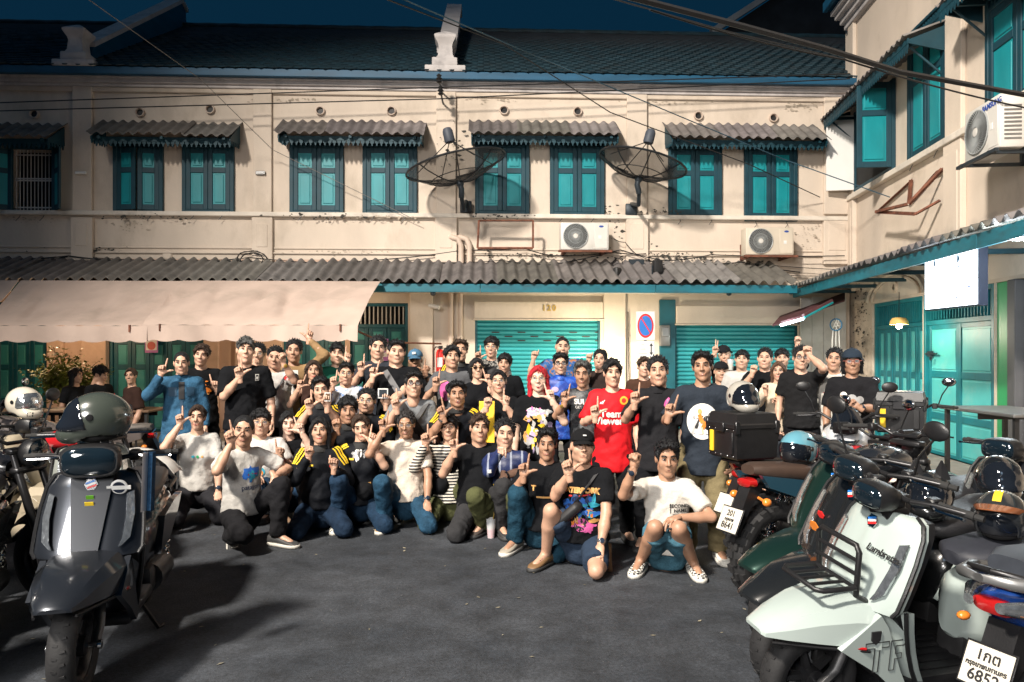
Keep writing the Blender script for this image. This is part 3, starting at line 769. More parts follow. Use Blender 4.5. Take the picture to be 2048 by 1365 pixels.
# ---- canvas awnings with scalloped valances
def canvas(b0, b1, f0, f1, label, seed, yb=563, yf=652, out=3.35, dz=0.0):
    rnd = random.Random(seed)
    o = empty('canvas_awning', (0, 0, 0), 0, label, 'awning', 'canvas awnings over the left pavement')
    zb = FA.at(500, yb, AO + .03)[1]; zf = FA.at(400, yf, out)[1]
    ub0, ub1 = FA.at(b0, yb, AO)[0], FA.at(b1, yb, AO)[0]; uf0, uf1 = FA.at(f0, yf, out)[0], FA.at(f1, yf, out)[0]
    nu, nv = 70, 22; pts = []
    fold = [(rnd.uniform(0, 1), rnd.uniform(.012, .06), rnd.uniform(.012, .040), rnd.uniform(-.30, .10)) for _ in range(24)]
    for i in range(nv + 1):
        t = i / nv; row = []
        for j in range(nu + 1):
            s_ = j / nu
            u = (ub0 + (ub1 - ub0) * s_) * (1 - t) + (uf0 + (uf1 - uf0) * s_) * t
            y = -(AO + .03) * (1 - t) - out * t
            z = zb * (1 - t) + zf * t + dz * 4 * t * (1 - t) - .09 * math.sin(PI * t) * (.6 + .4 * math.sin(PI * s_))
            for c_, w_, a, sk in fold: z -= a * math.exp(-((s_ - c_ - sk * (t - .5)) / w_) ** 2) * math.sin(PI * min(1, t * 1.1)) * .9
            z += .006 * math.sin(s_ * 60 + t * 9) * t
            row.append(FA.world(u, y, z))
        pts.append(row)
    mb = MB(); mb.grid(pts, (0, 0, -.004)); mb.build('canvas', 'canvas', o, 60)
    rows_ = []; per = .34; n_ = int((uf1 - uf0) / per) * 10
    for k in range(4):
        row = []
        for j in range(n_ + 1):
            u = uf0 + (uf1 - uf0) * j / n_
            dr = .20 + .035 * abs(math.cos(PI * (u - uf0) / per)) ** .7
            q = k / 3
            row.append(FA.world(u, -out - .012 + .028 * q * math.sin(u * 7 + seed) + .012 * math.sin(u * 19), zf - .006 - dr * q))
        rows_.append(row)
    mb = MB(); mb.grid(rows_, tuple(FA.y * .004)); mb.build('valance', 'canvas', o, 60)
    mb = MB(); mb.tube([FA.world(uf0, -out + .03, zf - .03), FA.world(uf1, -out + .03, zf - .03)], .016, 8); mb.build('front_rail', 'rust', o)
    for u in (uf0 + .25, uf1 - .25):
        mb = MB(); mb.box((-.01, -.03, -.07), (.01, .0, .03)); mb.xf(Matrix.Translation(FA.world(u, -out, zf - .02))); mb.build('hook', 'rust', o)
    return o
canvas(-420, 40, -560, -62, 'canvas awning at the left edge, cut by the frame', 3)
canvas(44, 372, -58, 296, 'pale canvas awning between the edge one and the wide one', 5, 563, 652)
canvas(368, 762, 285, 716, 'pale scalloped canvas awning over the teal doors, its end hanging by the brown rod', 9, 562, 650, 3.35, .11)
def rod(name, pts, r, mat, label, cat, n_=8, group=None):
    mb = MB(); c0 = V(pts[0]); mb.tube([V(p) - c0 for p in pts], r, n_); o = mb.build(name, mat, None, 50); o.location = c0
    return tag(o, label, cat, group)
rod('awning_arm', [P(702, 657, 10.6), P(765, 685, 12.0), P(882, 688, 13.7)], .017, 'rust', 'bent brown rod running from the canvas awning to the wall', 'rod')

# ---- satellite dishes
def dish(c, rad, axis, foot, label):
    o = empty('satellite_dish', foot, 0, label, 'satellite dish', 'mesh satellite dishes on the facade')
    ax = V(axis).normalized(); mx = Matrix.Translation(V(c) - V(foot)) @ ax.to_track_quat('Z', 'Y').to_matrix().to_4x4()
    dep = rad * .34; prof = lambda t: (rad * t, dep * t * t - dep * .55)
    mb = MB(); mb.lathe([prof(t) for t in (.06, .2, .35, .5, .65, .8, .9, 1.0)], n_=36, cap=False); mb.xf(mx); mb.build('mesh_bowl', 'dish_mesh', o, 60, False)
    for k in range(8):
        a = 2 * PI * k / 8; mb = MB(); mb.tube([(prof(t)[0] * math.cos(a), prof(t)[0] * math.sin(a), prof(t)[1] - .012) for t in (.05, .3, .55, .8, 1.0)], .011, 5); mb.xf(mx); mb.build('rib', 'dish_rib', o, 50)
    for t, r in ((1.0, .02), (.55, .008)):
        mb = MB(); mb.tube([(prof(t)[0] * math.cos(2 * PI * k / 36), prof(t)[0] * math.sin(2 * PI * k / 36), prof(t)[1]) for k in range(37)], r, 6); mb.xf(mx); mb.build('rim', 'dish_rib', o, 50)
    fz = rad * .62
    mb = MB(); mb.lathe([(.02, fz - .02), (.085, fz), (.095, fz + .03), (.092, fz + .20), (.07, fz + .25), (.02, fz + .27)], n_=16); mb.xf(mx); mb.build('feed_cap', 'feed_cap', o, 40)
    for k in range(4):
        a = 2 * PI * k / 4 + .4; mb = MB(); mb.tube([(.05 * math.cos(a), .05 * math.sin(a), fz), (rad * .86 * math.cos(a), rad * .86 * math.sin(a), prof(.86)[1])], .009, 5); mb.xf(mx); mb.build('strut', 'dish_rib', o, 50)
    hub = V(c) - V(foot) - ax * (dep * .55 + .03)
    mb = MB(); mb.ball(hub, .07, 10, 6); mb.tube([hub, hub - ax * .10, hub + V((.02, .06, -.24))], .05, 8); mb.tube([hub + V((.02, .06, -.22)), hub + V((.04, .22, -.42)), V((0, -.05, .10)), V((0, 0, 0))], .038, 8); mb.box((-.11, -.06, -.11), (.11, .0, .11), .01); mb.build('pole', 'iron_dark', o, 50)
dish(P(915, 346, 12.95), .90, (-.24, -.02, 1), Apt(932, 415, .06), 'larger black mesh satellite dish, tilted up to the right, left of the pair')
dish(P(1282, 340, 13.15), .80, (.26, .0, 1), Apt(1262, 420, .06), 'smaller black mesh satellite dish sloping down to the right, above the no parking sign')

reg('light_metal', (.36, .38, .38), .45, metal=.2)
# ---- air conditioners
def aircon(fr, u0, u1, z0, z1, out, label, kind, brand=None, rail='rust'):
    o = empty('air_conditioner', fr.world((u0 + u1) / 2, -out, z0), fr.ang, label, 'air conditioner', 'air conditioners hung on the facades')
    W, H, D = u1 - u0, z1 - z0, .28; x0 = -W / 2; yf = -D / 2
    mb = MB(); mb.box((x0, yf, 0), (x0 + W, D / 2, H), .025); mb.build('casing', 'white_plastic' if kind != 'cream' else 'cream_plastic', o, 40)
    R = min(H * .44, W * .33); cx = x0 + R + .05; cz = H / 2
    mb = MB(); mb.lathe([(.0001, 0), (R, 0)], (cx, yf - .004, cz), 'y', 32, False); mb.build('fan_opening', 'black', o)
    mb = MB()
    if kind == 'square':
        for k in range(-9, 10):
            h_ = R * math.sqrt(max(0, 1 - (k / 9.5) ** 2)); mb.tube([(cx + R * k / 9.5, yf - .018, cz - h_), (cx + R * k / 9.5, yf - .018, cz + h_)], .0035, 4); mb.tube([(cx - h_, yf - .018, cz + R * k / 9.5), (cx + h_, yf - .018, cz + R * k / 9.5)], .0035, 4)
    else:
        n_ = 40
        for k in range(n_):
            a = 2 * PI * k / n_; mb.tube([(cx + R * t * math.cos(a + .9 * t), yf - .02 - .012 * (1 - t), cz + R * t * math.sin(a + .9 * t)) for t in (.24, .5, .76, 1.0)], .0045, 4)
    for t in (1.0, .6): mb.tube([(cx + R * t * math.cos(2 * PI * k / 32), yf - .014, cz + R * t * math.sin(2 * PI * k / 32)) for k in range(33)], .009 if t == 1 else .004, 5)
    mb.build('fan_grille', 'light_metal', o, 50)
    mb = MB(); mb.lathe([(.0001, .034), (R * .2, .03), (R * .24, .012), (R * .24, 0)], (cx, yf, cz), 'y', 18); mb.build('hub', 'white_plastic', o, 40)
    mb = MB(); mb.box((x0 + W * .70, yf - .006, H * .06), (x0 + W * .97, yf + .01, H * .94), .006); mb.build('service_panel', 'white_plastic' if kind != 'cream' else 'cream_plastic', o, 40)
    mb = MB()
    for k in range(9): mb.box((x0 + W - .01, yf + .05, H * .15 + k * .045), (x0 + W + .006, D / 2 - .05, H * .15 + k * .045 + .02))
    mb.build('side_louvre', 'grey_metal', o)
    for x in (x0 + .08, x0 + W - .08):
        mb = MB(); mb.box((x - .02, yf - .08, -.05), (x + .02, out - .0, -.012)); mb.box((x - .02, out - .05, -.05), (x + .02, out - .01, H * .5)); mb.build('bracket', rail, o)
    mb = MB(); mb.box((x0 - .05, yf - .07, -.05), (x0 + W + .05, yf - .03, -.012)); mb.build('rail', rail, o)
    if brand: text('lettering', brand, .085, 'blue_mark', o, frame_mx((x0 + W * .82, yf - .009, H * .86), (1, 0, 0), (0, 0, 1)), .001, bold=.003)
    else:
        mb = MB(); mb.ball((x0 + W * .84, yf - .008, H * .85), (.045, .003, .02), 14, 6); mb.build('badge', 'blue_mark', o)
    mb = MB(); mb.box((x0 + W * .78, yf - .010, H * .40), (x0 + W * .84, yf - .004, H * .52)); mb.build('sticker', 'sign_white', o)
    return o
r = px_rect(FA, 1121, 1217, 446, 501, .45); aircon(FA, r[0], r[1], r[2], r[3], .36, 'white air conditioner with a spiral fan grille under the small satellite dish', 'spiral')
r = px_rect(FA, 1490, 1586, 456, 511, .45); aircon(FA, r[0], r[1], r[2], r[3], .36, 'cream air conditioner with a square wire grille near the inner corner', 'cream')
ua, za = FB.at(1932, 330, .62); ub, _ = FB.at(2021, 290, .62)
zt = FB.at(1932, 238, .62)[1]
aircon(FB, ua, ua + .74, za, za + .60, .50, 'large white air conditioner with blue lettering on the right building', 'spiral', 'SAMSUNG', 'iron_dark')

# perforated steel frames left without their machines
def angle_frame(fr, pts, label, mat='rust', r=.018):
    o = empty('steel_bracket', pts[0], 0, label, 'bracket')
    for a, b_ in zip(pts, pts[1:]):
        mb = MB(); d = V(b_) - V(a); n_ = max(2, int(d.length / .05)); mx = frame_mx(V(a) - V(pts[0]), d, (0, .3, 1) if abs(d.normalized().z) < .9 else (0, 1, 0))
        mb.box((0, -r, -r), (d.length, r, -r + .004)); mb.box((0, -r, -r), (d.length, -r + .004, r))
        for k in range(n_): mb.box((.01 + d.length * k / n_, -r - .006, -r * .3), (.01 + d.length * (k + .45) / n_, -r - .001, r * .5))
        mb.xf(mx); mb.build('bar', mat, o)
angle_frame(FA, [Apt(958, 441, .45), Apt(1066, 441, .45), Apt(1066, 497, .45), Apt(955, 497, .45), Apt(958, 441, .45)], 'empty rusty perforated bracket on the wall left of the spiral air conditioner')
angle_frame(FB, [Bpt(1752, 424, .05), Bpt(1822, 360, .05), Bpt(1818, 405, .05), Bpt(1870, 345, .05), Bpt(1885, 338, .05), Bpt(1818, 408, .35), Bpt(1752, 424, .35), Bpt(1830, 428, .35), Bpt(1880, 400, .05)], 'rusty triangular bracket on the right building above its awning', 'rust', .022)

# ---- cables
def cable(pts, r, label, mat='cable', sag=.0, group='overhead cables across the street', n_=14):
    out = []
    for a, b_ in zip(pts, pts[1:]):
        for k in range(n_):
            t = k / n_; out.append(V(a).lerp(V(b_), t) - V((0, 0, sag * 4 * t * (1 - t))))
    out.append(V(pts[-1])); return rod('overhead_cable', out, r, mat, label, 'cable', 5, group)
ob = .55
cable([Apt(-60, 208, ob), Apt(883, 175, ob), Apt(1700, 148, ob)], .011, 'upper of the two cables held by insulators along the facade')
cable([Apt(-60, 224, ob), Apt(885, 198, ob), Apt(1700, 158, ob)], .011, 'lower of the two cables held by insulators along the facade')
cable([P(150, -20, 9), P(400, 158, 12), Apt(545, 300, .3), Apt(840, 445, .15)], .006, 'thin slanting wire crossing the left windows down to the big dish', 'cable_grey')
cable([P(750, -10, 8), P(1006, 88, 11), P(1220, 225, 12.3), P(1500, 330, 13), Apt(1640, 395, .15)], .009, 'wire slanting down from the top centre past the small dish', 'cable')
cable([P(785, -10, 8.4), P(1090, 120, 11), P(1400, 250, 12.5), P(1570, 320, 13), P(1780, 395, 12.2)], .009, 'wire slanting down from the top centre to the rusty triangle bracket', 'cable_blue')
cable([P(1190, -12, 5.5), P(1450, 62, 6.5), P(1700, 122, 7.5)], .006, 'thin wire beside the thick black cable', 'cable')
cable([P(1240, -10, 5), P(1480, 52, 5.4), P(1650, 98, 5.8), P(1800, 145, 6.2), P(2100, 200, 6.6)], .024, 'thick black cable sweeping over the right building', 'cable', .0)
cable([P(1300, 20, 5.2), P(1690, 120, 6), P(2100, 226, 6.6)], .008, 'thin black wire just under the thick cable', 'cable', .03)
wl = 'wall wires strung above the corrugated awning'
rnd = random.Random(8)
for i, (pts, lab) in enumerate((
        ([(-20, 519), (110, 514), (140, 512), (330, 521), (480, 518)], 'uppermost wall wire over the left awning'), ([(-20, 524), (135, 512), (300, 525), (490, 522), (600, 527), (760, 520), (930, 500)], 'wall wire dipping from the coil towards the conduit pipes'),
        ([(-20, 529), (140, 514), (370, 528), (500, 515), (700, 529), (860, 527), (1010, 520)], 'slack wall wire touching the awning sheets'), ([(930, 500), (1050, 497), (1110, 512), (1230, 505), (1290, 508)], 'wall wire under the spiral air conditioner'),
        ([(1230, 478), (1250, 485), (1275, 510), (1330, 530), (1480, 525), (1690, 540)], 'black wire drooping from the spiral air conditioner'), ([(1290, 520), (1360, 536), (1480, 524), (1600, 545)], 'wall wire crossing beneath the cream air conditioner'),
        ([(1290, 528), (1400, 541), (1530, 548), (1660, 552)], 'lowest wall wire near the inner corner'), ([(1010, 522), (1100, 530), (1240, 500), (1330, 522), (1420, 510), (1690, 512)], 'wall wire climbing to the inner corner'))):
    q = [Apt(a + rnd.uniform(-2, 2), b_, .06 + .02 * i) for a, b_ in pts]; cable(q, .010 if i % 2 else .007, lab, 'cable', .02, wl, 6)
u, z = FA.at(505, 520, .1)
for k, (s_, lab) in enumerate(((1.0, 'wide loop of the wire coil at the awning top'), (.75, 'small loop of the wire coil at the awning top'))):
    rod('wire_coil', [FA.world(u + .28 * s_ * math.cos(a * .3 + k), -.12 - .01 * (a % 5), z + .16 * s_ * math.sin(a * .3 + k) + .01 * math.sin(a * 2)) for a in range(44)], .008, 'cable', lab, 'cable', 5, wl)
u, z = FA.at(1235, 532, .1)
rod('wire_coil', [FA.world(u + .10 * math.cos(a * .3), -.12 - .004 * (a % 5), z + .14 * math.sin(a * .3)) for a in range(44)], .007, 'cable', 'hanging wire loop right of the spiral air conditioner', 'cable', 5, wl)
for x, lab in ((883, 'upper'), (886, 'lower')):
    o = empty('insulator', Apt(x, 176 if lab == 'upper' else 199, .1), 0, lab + ' black cable insulator on the pilaster by the big dish', 'insulator')
    mb = MB(); mb.tube([(0, .1, -.08), (0, -.44, -.03)], .018, 6); mb.build('arm', 'iron_dark', o)
    mb = MB(); mb.lathe([(.03, -.08), (.055, -.06), (.03, -.03), (.06, 0), (.03, .03), (.05, .06), (.02, .09)], (0, -.45, 0), 'z', 12); mb.build('spool', 'black', o, 40)
# conduit elbows at the big dish
mb = MB()
for dx in (0, .16): mb.tube([(dx, -.1, 0), (dx, -.1, .34), (dx - .06, -.1, .46), (dx - .18, -.08, .50), (dx - .24, -.02, .48)], .055, 10)
o = mb.build('conduit_pipe', 'pvc', None, 50); u, z = FA.at(922, 527, .1); o.location = FA.world(u, 0, z); o.rotation_euler = (0, 0, FA.ang); tag(o, 'pair of pale conduit elbows rising from the awning under the big dish', 'pipe')
# flood lamps lying on the awning
for px, py, rz, lab in ((1235, 556, .9, 'dark flood lamp lying on the awning sheets, the lower of two'), (1315, 541, .3, 'dark flood lamp standing on the awning, the upper of two')):
    o = empty('flood_lamp', Apt(px, py + 8, .75), rz, lab, 'lamp', 'dark flood lamps on the awning')
    mb = MB(); mb.box((-.09, -.05, .02), (.09, .05, .26), .03); mb.build('housing', 'black', o, 40)
    mb = MB(); mb.box((-.11, -.01, 0), (-.095, .02, .16)); mb.box((.095, -.01, 0), (.11, .02, .16)); mb.box((-.11, -.01, -.01), (.11, .02, .01)); mb.build('bracket', 'iron_dark', o)
# small junction boxes
for px, py, w_, h_, lab, mt in ((163, 347, .20, .05, 'small number plate left of the second window pair', 'sign_white'), (522, 347, .18, .07, 'small dark plate between the second and third window pairs', 'grey_metal'), (1272, 525, .30, .11, 'dark junction box under the pedestal by the small dish', 'iron_dark'), (335, 512, .0, 0, '', None)):
    if mt:
        mb = MB(); mb.box((-w_ / 2, -.05, -h_ / 2), (w_ / 2, 0, h_ / 2), .008); mb.box((-w_ * .35, -.056, -h_ * .2), (w_ * .35, -.05, h_ * .2)); o = mb.build('wall_plate', mt); o.location = Apt(px, py, .07); o.rotation_euler = (0, 0, FA.ang); tag(o, lab, 'plate')
mb = MB(); mb.lathe([(.0001, .03), (.07, .03), (.09, .015), (.09, 0)], (0, 0, 0), 'y', 20); o = mb.build('wall_rosette', 'plaster'); o.location = Apt(335, 511, 0); o.rotation_euler = (0, 0, FA.ang); tag(o, 'round plaster rosette above the left awning', 'rosette')
# stains of damp: irregular flakes on the plaster
reg('stain', (.045, .042, .036), .95, var=.4, vs=20)
reg('stain_pale', (.40, .34, .27), .95, var=.25, vs=12)
def stain(fr, par, px, py, w_, h_, n_, mat='stain', seed=1, o_=.004):
    rnd_ = random.Random(seed); u, z = fr.at(px, py, 0); mb = MB()
    for k in range(n_):
        cu = u + rnd_.gauss(0, w_ / 2); cz = z + rnd_.gauss(0, h_ / 2); r_ = rnd_.uniform(.004, .022) * (1 if rnd_.random() < .85 else 1.8); m_ = 7
        oo = o_ + k * .00004
        mb.add([(cu + r_ * rnd_.uniform(.3, 1.2) * math.cos(2 * PI * q / m_) * 1.6, -oo, cz + r_ * rnd_.uniform(.2, 1.1) * math.sin(2 * PI * q / m_)) for q in range(m_)], [tuple(range(m_))])
    tag(mb.build('damp_stain', mat, par, fix=False), kind='stuff')
for k_, (x_, y_, w_, h_) in enumerate(((60, 440, .5, .06), (300, 435, .8, .05), (640, 436, .9, .05), (780, 437, .6, .04), (1010, 436, .6, .05), (560, 200, .7, .05), (980, 200, .9, .08), (1330, 205, .8, .06), (1600, 215, .5, .10), (700, 505, 1.2, .04), (200, 500, .8, .05), (525, 480, .2, .2), (1620, 470, .3, .3), (900, 300, .2, .5))): stain(FA, A, x_, y_, w_, h_, 34, 'stain_pale' if k_ % 3 == 0 or y_ < 300 else 'stain', 40 + k_, .012 if y_ < 300 else .105 if y_ < 440 else .045)
stain(FA, A, 1203, 424, .20, .10, 50, seed=2); stain(FA, A, 1330, 516, 1.2, .10, 150, seed=3, o_=.045); stain(FA, A, 1290, 500, .25, .25, 36, seed=4); stain(FA, A, 1225, 470, .25, .5, 40, 'stain', 5)
stain(FA, A, 1040, 512, 1.6, .05, 70, seed=6, o_=.045); stain(FA, A, 1330, 425, .5, .05, 40, seed=7, o_=.105); stain(FA, A, 265, 450, .3, .14, 40, 'stain_pale', 9)
stain(FB, B, 1722, 640, .4, .9, 140, 'stain', 10, .012); stain(FB, B, 1715, 690, .5, .9, 90, 'stain_pale', 11, .015)

# ---- no parking sign
sd = 12.25; c0 = P(1291, 652, sd)
o = empty('no_parking_sign', (c0.x, c0.y, 0), -.08, 'white no parking sign with a blue and red disc and an arrow plate below', 'sign')
zc0 = c0.z; hw, hh = .155, .24
mb = MB(); mb.tube([(0, .03, .12), (0, .03, zc0 + .2)], .025, 8); mb.build('pole', 'grey_metal', o, 50)
mb = MB(); mb.box((-hw, -.008, zc0 - hh), (hw, .004, zc0 + hh), .003); mb.build('board', 'sign_white', o)
def disc_poly(rx, rz, n_=36): return [(rx * math.cos(2 * PI * k / n_), rz * math.sin(2 * PI * k / n_)) for k in range(n_)]
mb = MB(); mb.prism(disc_poly(.135, .205), lambda a, b_, d: (a, d, zc0 + b_), -.010, -.008); mb.build('red_ring', 'red_paint', o)
mb = MB(); mb.prism(disc_poly(.108, .168), lambda a, b_, d: (a, d, zc0 + b_), -.012, -.010); mb.build('blue_disc', 'sign_blue', o)
mb = MB(); mb.prism([(-.082, .130), (-.066, .143), (.088, -.112), (.072, -.125)], lambda a, b_, d: (a, d, zc0 + b_), -.014, -.012); mb.build('red_bar', 'red_paint', o)
z1 = zc0 - hh - .02
mb = MB(); mb.box((-.15, -.008, z1 - .27), (.15, .004, z1), .003); mb.build('plate', 'sign_white', o)
mb = MB(); x = .095; mb.prism([(x - .008, z1 - .19), (x - .008, z1 - .08), (x - .028, z1 - .08), (x, z1 - .03), (x + .028, z1 - .08), (x + .008, z1 - .08), (x + .008, z1 - .19), (x + .028, z1 - .19), (x, z1 - .24), (x - .028, z1 - .19)], lambda a, b_, d: (a, d, b_), -.011, -.008); mb.build('arrow', 'black', o)
reg('faded_print', (.55, .50, .48), .6)
for k, wd in enumerate((.05, .09, .15)): mb = MB(); mb.box((-.045 - wd / 2, -.0092, z1 - .06 - .075 * k - .008), (-.045 + wd / 2, -.0085, z1 - .06 - .075 * k + .008)); mb.build('faded_line', 'faded_print', o)
# electricity meter beside it
mb = MB(); mb.box((-.10, -.1, -.2), (.10, 0, .2), .02); mb.box((-.07, -.115, -.02), (.07, -.1, .16), .01); o = mb.build('meter_box', 'grey_metal', None, 40); o.location = Apt(1328, 672, 0.02); o.rotation_euler = (0, 0, FA.ang); tag(o, 'grey meter box on the wall just right of the no parking sign', 'meter')
rod('wall_cable', [Apt(1202, 640, .05), Apt(1230, 648, .05), Apt(1240, 628, .05), Apt(1256, 624, .05), Apt(1257, 700, .05), Apt(1258, 760, .05)], .010, 'cable', 'black cable looping off the first roller shutter beside the number', 'cable', 6)
# camera and lamp under the beam
for px, py, lab in ((866, 583, 'small round lamp under the teal beam above the conduit pipes'), (1458, 583, 'small lamp under the teal beam above the second roller shutter')):
    o = empty('security_camera', Apt(px, py, 1.1), 0, lab, 'camera'); mb = MB(); mb.lathe([(.02, .05), (.045, .04), (.05, -.02), (.045, -.06), (.02, -.08)], n_=14); mb.build('body', 'iron_dark', o, 40)
    mb = MB(); mb.ball((0, -.03, -.05), .025, 8, 6); mb.build('lens', 'black', o, 60)
o = empty('security_camera', Apt(866, 615, .1), 0, 'white bullet camera on the wall above the fire extinguisher', 'camera'); mb = MB(); mb.tube([(0, 0, 0), (.02, -.10, .02)], .02, 8); mb.build('bracket', 'white_plastic', o); mb = MB(); mb.tube([(-.06, -.12, .03), (.14, -.18, -.02)], .04, 12); mb.build('body', 'white_plastic', o, 50)

# ---- fire extinguisher, posters
o = empty('fire_extinguisher', Apt(880, 745, .12), FA.ang, 'red fire extinguisher hanging on the wall beside the conduit pipes', 'fire extinguisher')
mb = MB(); mb.lathe([(.06, 0), (.075, .01), (.075, .36), (.06, .41), (.025, .44)], n_=18); mb.build('bottle', 'red_paint', o, 40)
mb = MB(); mb.box((-.03, -.02, .44), (.05, .02, .50), .006); mb.tube([(0, 0, .47), (-.08, -.02, .48), (-.12, -.03, .40), (-.11, -.03, .1)], .012, 6); mb.build('valve', 'black', o, 40)
mb = MB(); mb.box((-.05, -.078, .1), (.05, -.072, .28)); mb.build('label', 'sign_white', o)
for px, py, w_, h_, out_, lab in ((303, 692, .24, .26, .02, 'small poster with a red round picture on the left teal doors'), (765, 700, .22, .42, .02, 'tall purple edged poster on the teal doors behind the tall man')):
    o = empty('poster', Apt(px, py, out_), FA.ang, lab, 'poster')
    mb = MB(); mb.box((-w_ / 2, -.003, -h_ / 2), (w_ / 2, 0, h_ / 2)); mb.build('sheet', 'poster_purple', o)
    mb = MB(); mb.box((-w_ * .42, -.005, -h_ * .32), (w_ * .42, -.003, h_ * .42)); mb.build('print', 'poster_white', o)
    mb = MB(); mb.prism(disc_poly(w_ * .32, w_ * .32), lambda a, b_, d: (a, d, b_), -.007, -.005); mb.build('picture', 'poster_red' if px < 500 else 'poster_purple', o)

# ---- light box, bulbs, tubes
o = empty('light_box_sign', (5.17, 8.48, 2.13), 0, 'glowing white light box sign hanging over the right hand doors', 'sign')
mb = MB(); mb.box((-.045, -.52, 0), (.06, .52, .72), .004); mb.build('cabinet', 'navy_box', o)
mb = MB(); mb.box((-.052, -.50, .02), (-.046, .50, .70)); mb.build('face', 'lightbox_face', o)
fmx = lambda y, z: frame_mx((-.054, y, z), (0, -1, 0), (0, 0, 1))
reg('print_ghost', (.25, .3, .4), .6)
text('lettering', 'Tiger', .09, 'blue_mark', o, fmx(-.32, .10), .0005, shear=.3)
mb = MB(); mb.box((-.0545, -.45, .215), (-.0525, -.33, .232)); mb.build('print', 'blue_mark', o)
for y, z, s_ in ((.30, .56, .03), (-.16, .56, .035), (-.16, .47, .025), (-.13, .12, .02)):
    mb = MB(); mb.prism([(s_ * math.cos(k * 1.05) * (1 if k % 2 else .6), 1.6 * s_ * math.sin(k * 1.05)) for k in range(6)], lambda a, b_, d: (d, y + a, z + b_), -.054, -.0525); mb.build('print', 'print_ghost', o)
for y in (-.3, .3): mb = MB(); mb.tube([(.0, y, .72), (.0, y, .90)], .012, 6); mb.build('hanger', 'iron_dark', o)

def pt_light(name, loc, en, col, size=.04, parent=None):
    d = bpy.data.lights.new(name, 'POINT'); d.energy = en; d.color = col; d.shadow_soft_size = size
    q = bpy.data.objects.new(name, d); COL.objects.link(q); q.location = loc
    if parent: q.parent = parent
    return q
def lamp(px, py, d, label, en, col, shade=True, s_=1.0):
    o = empty('hanging_lamp', P(px, py, d), 0, label, 'lamp', 'lamps hung under the awnings')
    mb = MB(); mb.ball((0, 0, 0), .045 * s_, 12, 8); mb.build('bulb', 'bulb_glow', o, 60)
    mb = MB(); mb.lathe([(.02, .04), (.025, .12), (.012, .13)], n_=10); mb.tube([(0, 0, .12), (0, .0, .5)], .006, 5); mb.build('socket', 'black', o, 40)
    if shade: mb = MB(); mb.lathe([(.13 * s_, .02), (.12 * s_, .07), (.09 * s_, .115), (.02, .125), (.02, .12), (.085 * s_, .11), (.115 * s_, .066), (.125 * s_, .018)], n_=20, cap=False); mb.build('lamp_shade', 'lamp_shade_wood', o, 50)
    pt_light('lamp_light', (0, 0, -.08), en, col, .05, o)
    return o
lamp(1798, 652, 10.7, 'lit bulb under a pale wooden shade before the narrow teal doors', 45, (1.0, .86, .66), True, 1.0)
lamp(1196, 716, 13.0, 'bare bulb glowing by the wall at the edge of the first roller shutter', 170, (1.0, .84, .58), False, .8)
lamp(600, 640, 12.4, 'bare bulb hidden under the wide canvas awning', 60, (1.0, .72, .45), False)
lamp(110, 640, 12.3, 'bare bulb hidden under the left canvas awning', 50, (1.0, .66, .38), False)
o = empty('ceiling_lamp', P(2044, 474, 7.15), 0, 'round white ceiling lamp under the right awning', 'lamp')
mb = MB(); mb.lathe([(.001, -.03), (.09, -.025), (.11, 0), (.001, .01)], n_=20); mb.build('diffuser', 'tube_glow', o, 50); pt_light('lamp_light', (0, 0, -.12), 85, (.85, .95, 1.0), .08, o)
for a, b_, lab in (((1562, 651), (1606, 638), 'short bright tube lamp under the maroon canopy'), ((1608, 636), (1665, 606), 'longer bluish tube lamp under the maroon canopy')):
    p0, p1 = P(*a, 11.6), P(*b_, 11.8 if lab[0] == 's' else 12.2); o = empty('tube_lamp', p0, 0, lab, 'lamp', 'tube lamps under the maroon canopy')
    mb = MB(); mb.tube([V((0, 0, 0)), p1 - p0], .020, 8); mb.build('tube', 'tube_glow' if lab[0] == 's' else 'teal_panel', o, 50)
    mb = MB(); mb.tube([V((0, .03, .04)), p1 - p0 + V((0, .03, .04))], .03, 4); mb.build('fitting', 'maroon', o)
    if lab[0] == 's': pt_light('lamp_light', (p1 - p0) / 2 + V((0, -.08, -.06)), 16, (.75, .92, 1.0), .1, o)
# maroon lean-to and grey partition in the inner corner
o = empty('lean_to', Apt(1640, 700, .6), FA.ang, 'grey board partition under a sloping maroon canopy in the inner corner', 'shelter')
W0 = FA.o - V(o.location)
mb = MB(); c_ = [Apt(1545, 650, 1.9), Apt(1690, 600, 1.0), Apt(1690, 585, .1), Apt(1560, 632, .1)]
lc = Matrix.Rotation(-FA.ang, 4, 'Z')
c_ = [lc @ (q - V(o.location)) for q in c_]; mb.add(c_ + [q - V((0, 0, .03)) for q in c_], [(0, 1, 2, 3), (7, 6, 5, 4), (0, 4, 5, 1), (1, 5, 6, 2), (2, 6, 7, 3), (3, 7, 4, 0)]); mb.build('canopy', 'maroon', o)
u0, u1 = FA.at(1600, 700, .2)[0], FA.at(1692, 700, .2)[0]
for k in range(4):
    a, b_ = [FA.world(u0 + (u1 - u0) * (k + q) / 4, -.2, 0) - V(o.location) for q in (0, 1)]; a, b_ = lc @ a, lc @ b_
    mb = MB(); mb.box((a.x + .003, a.y - .02, -o.location.z + .13), (b_.x - .003, a.y + .01, 1.0 + .018 * (k % 2)), .004); mb.build('board', 'board_grey', o)
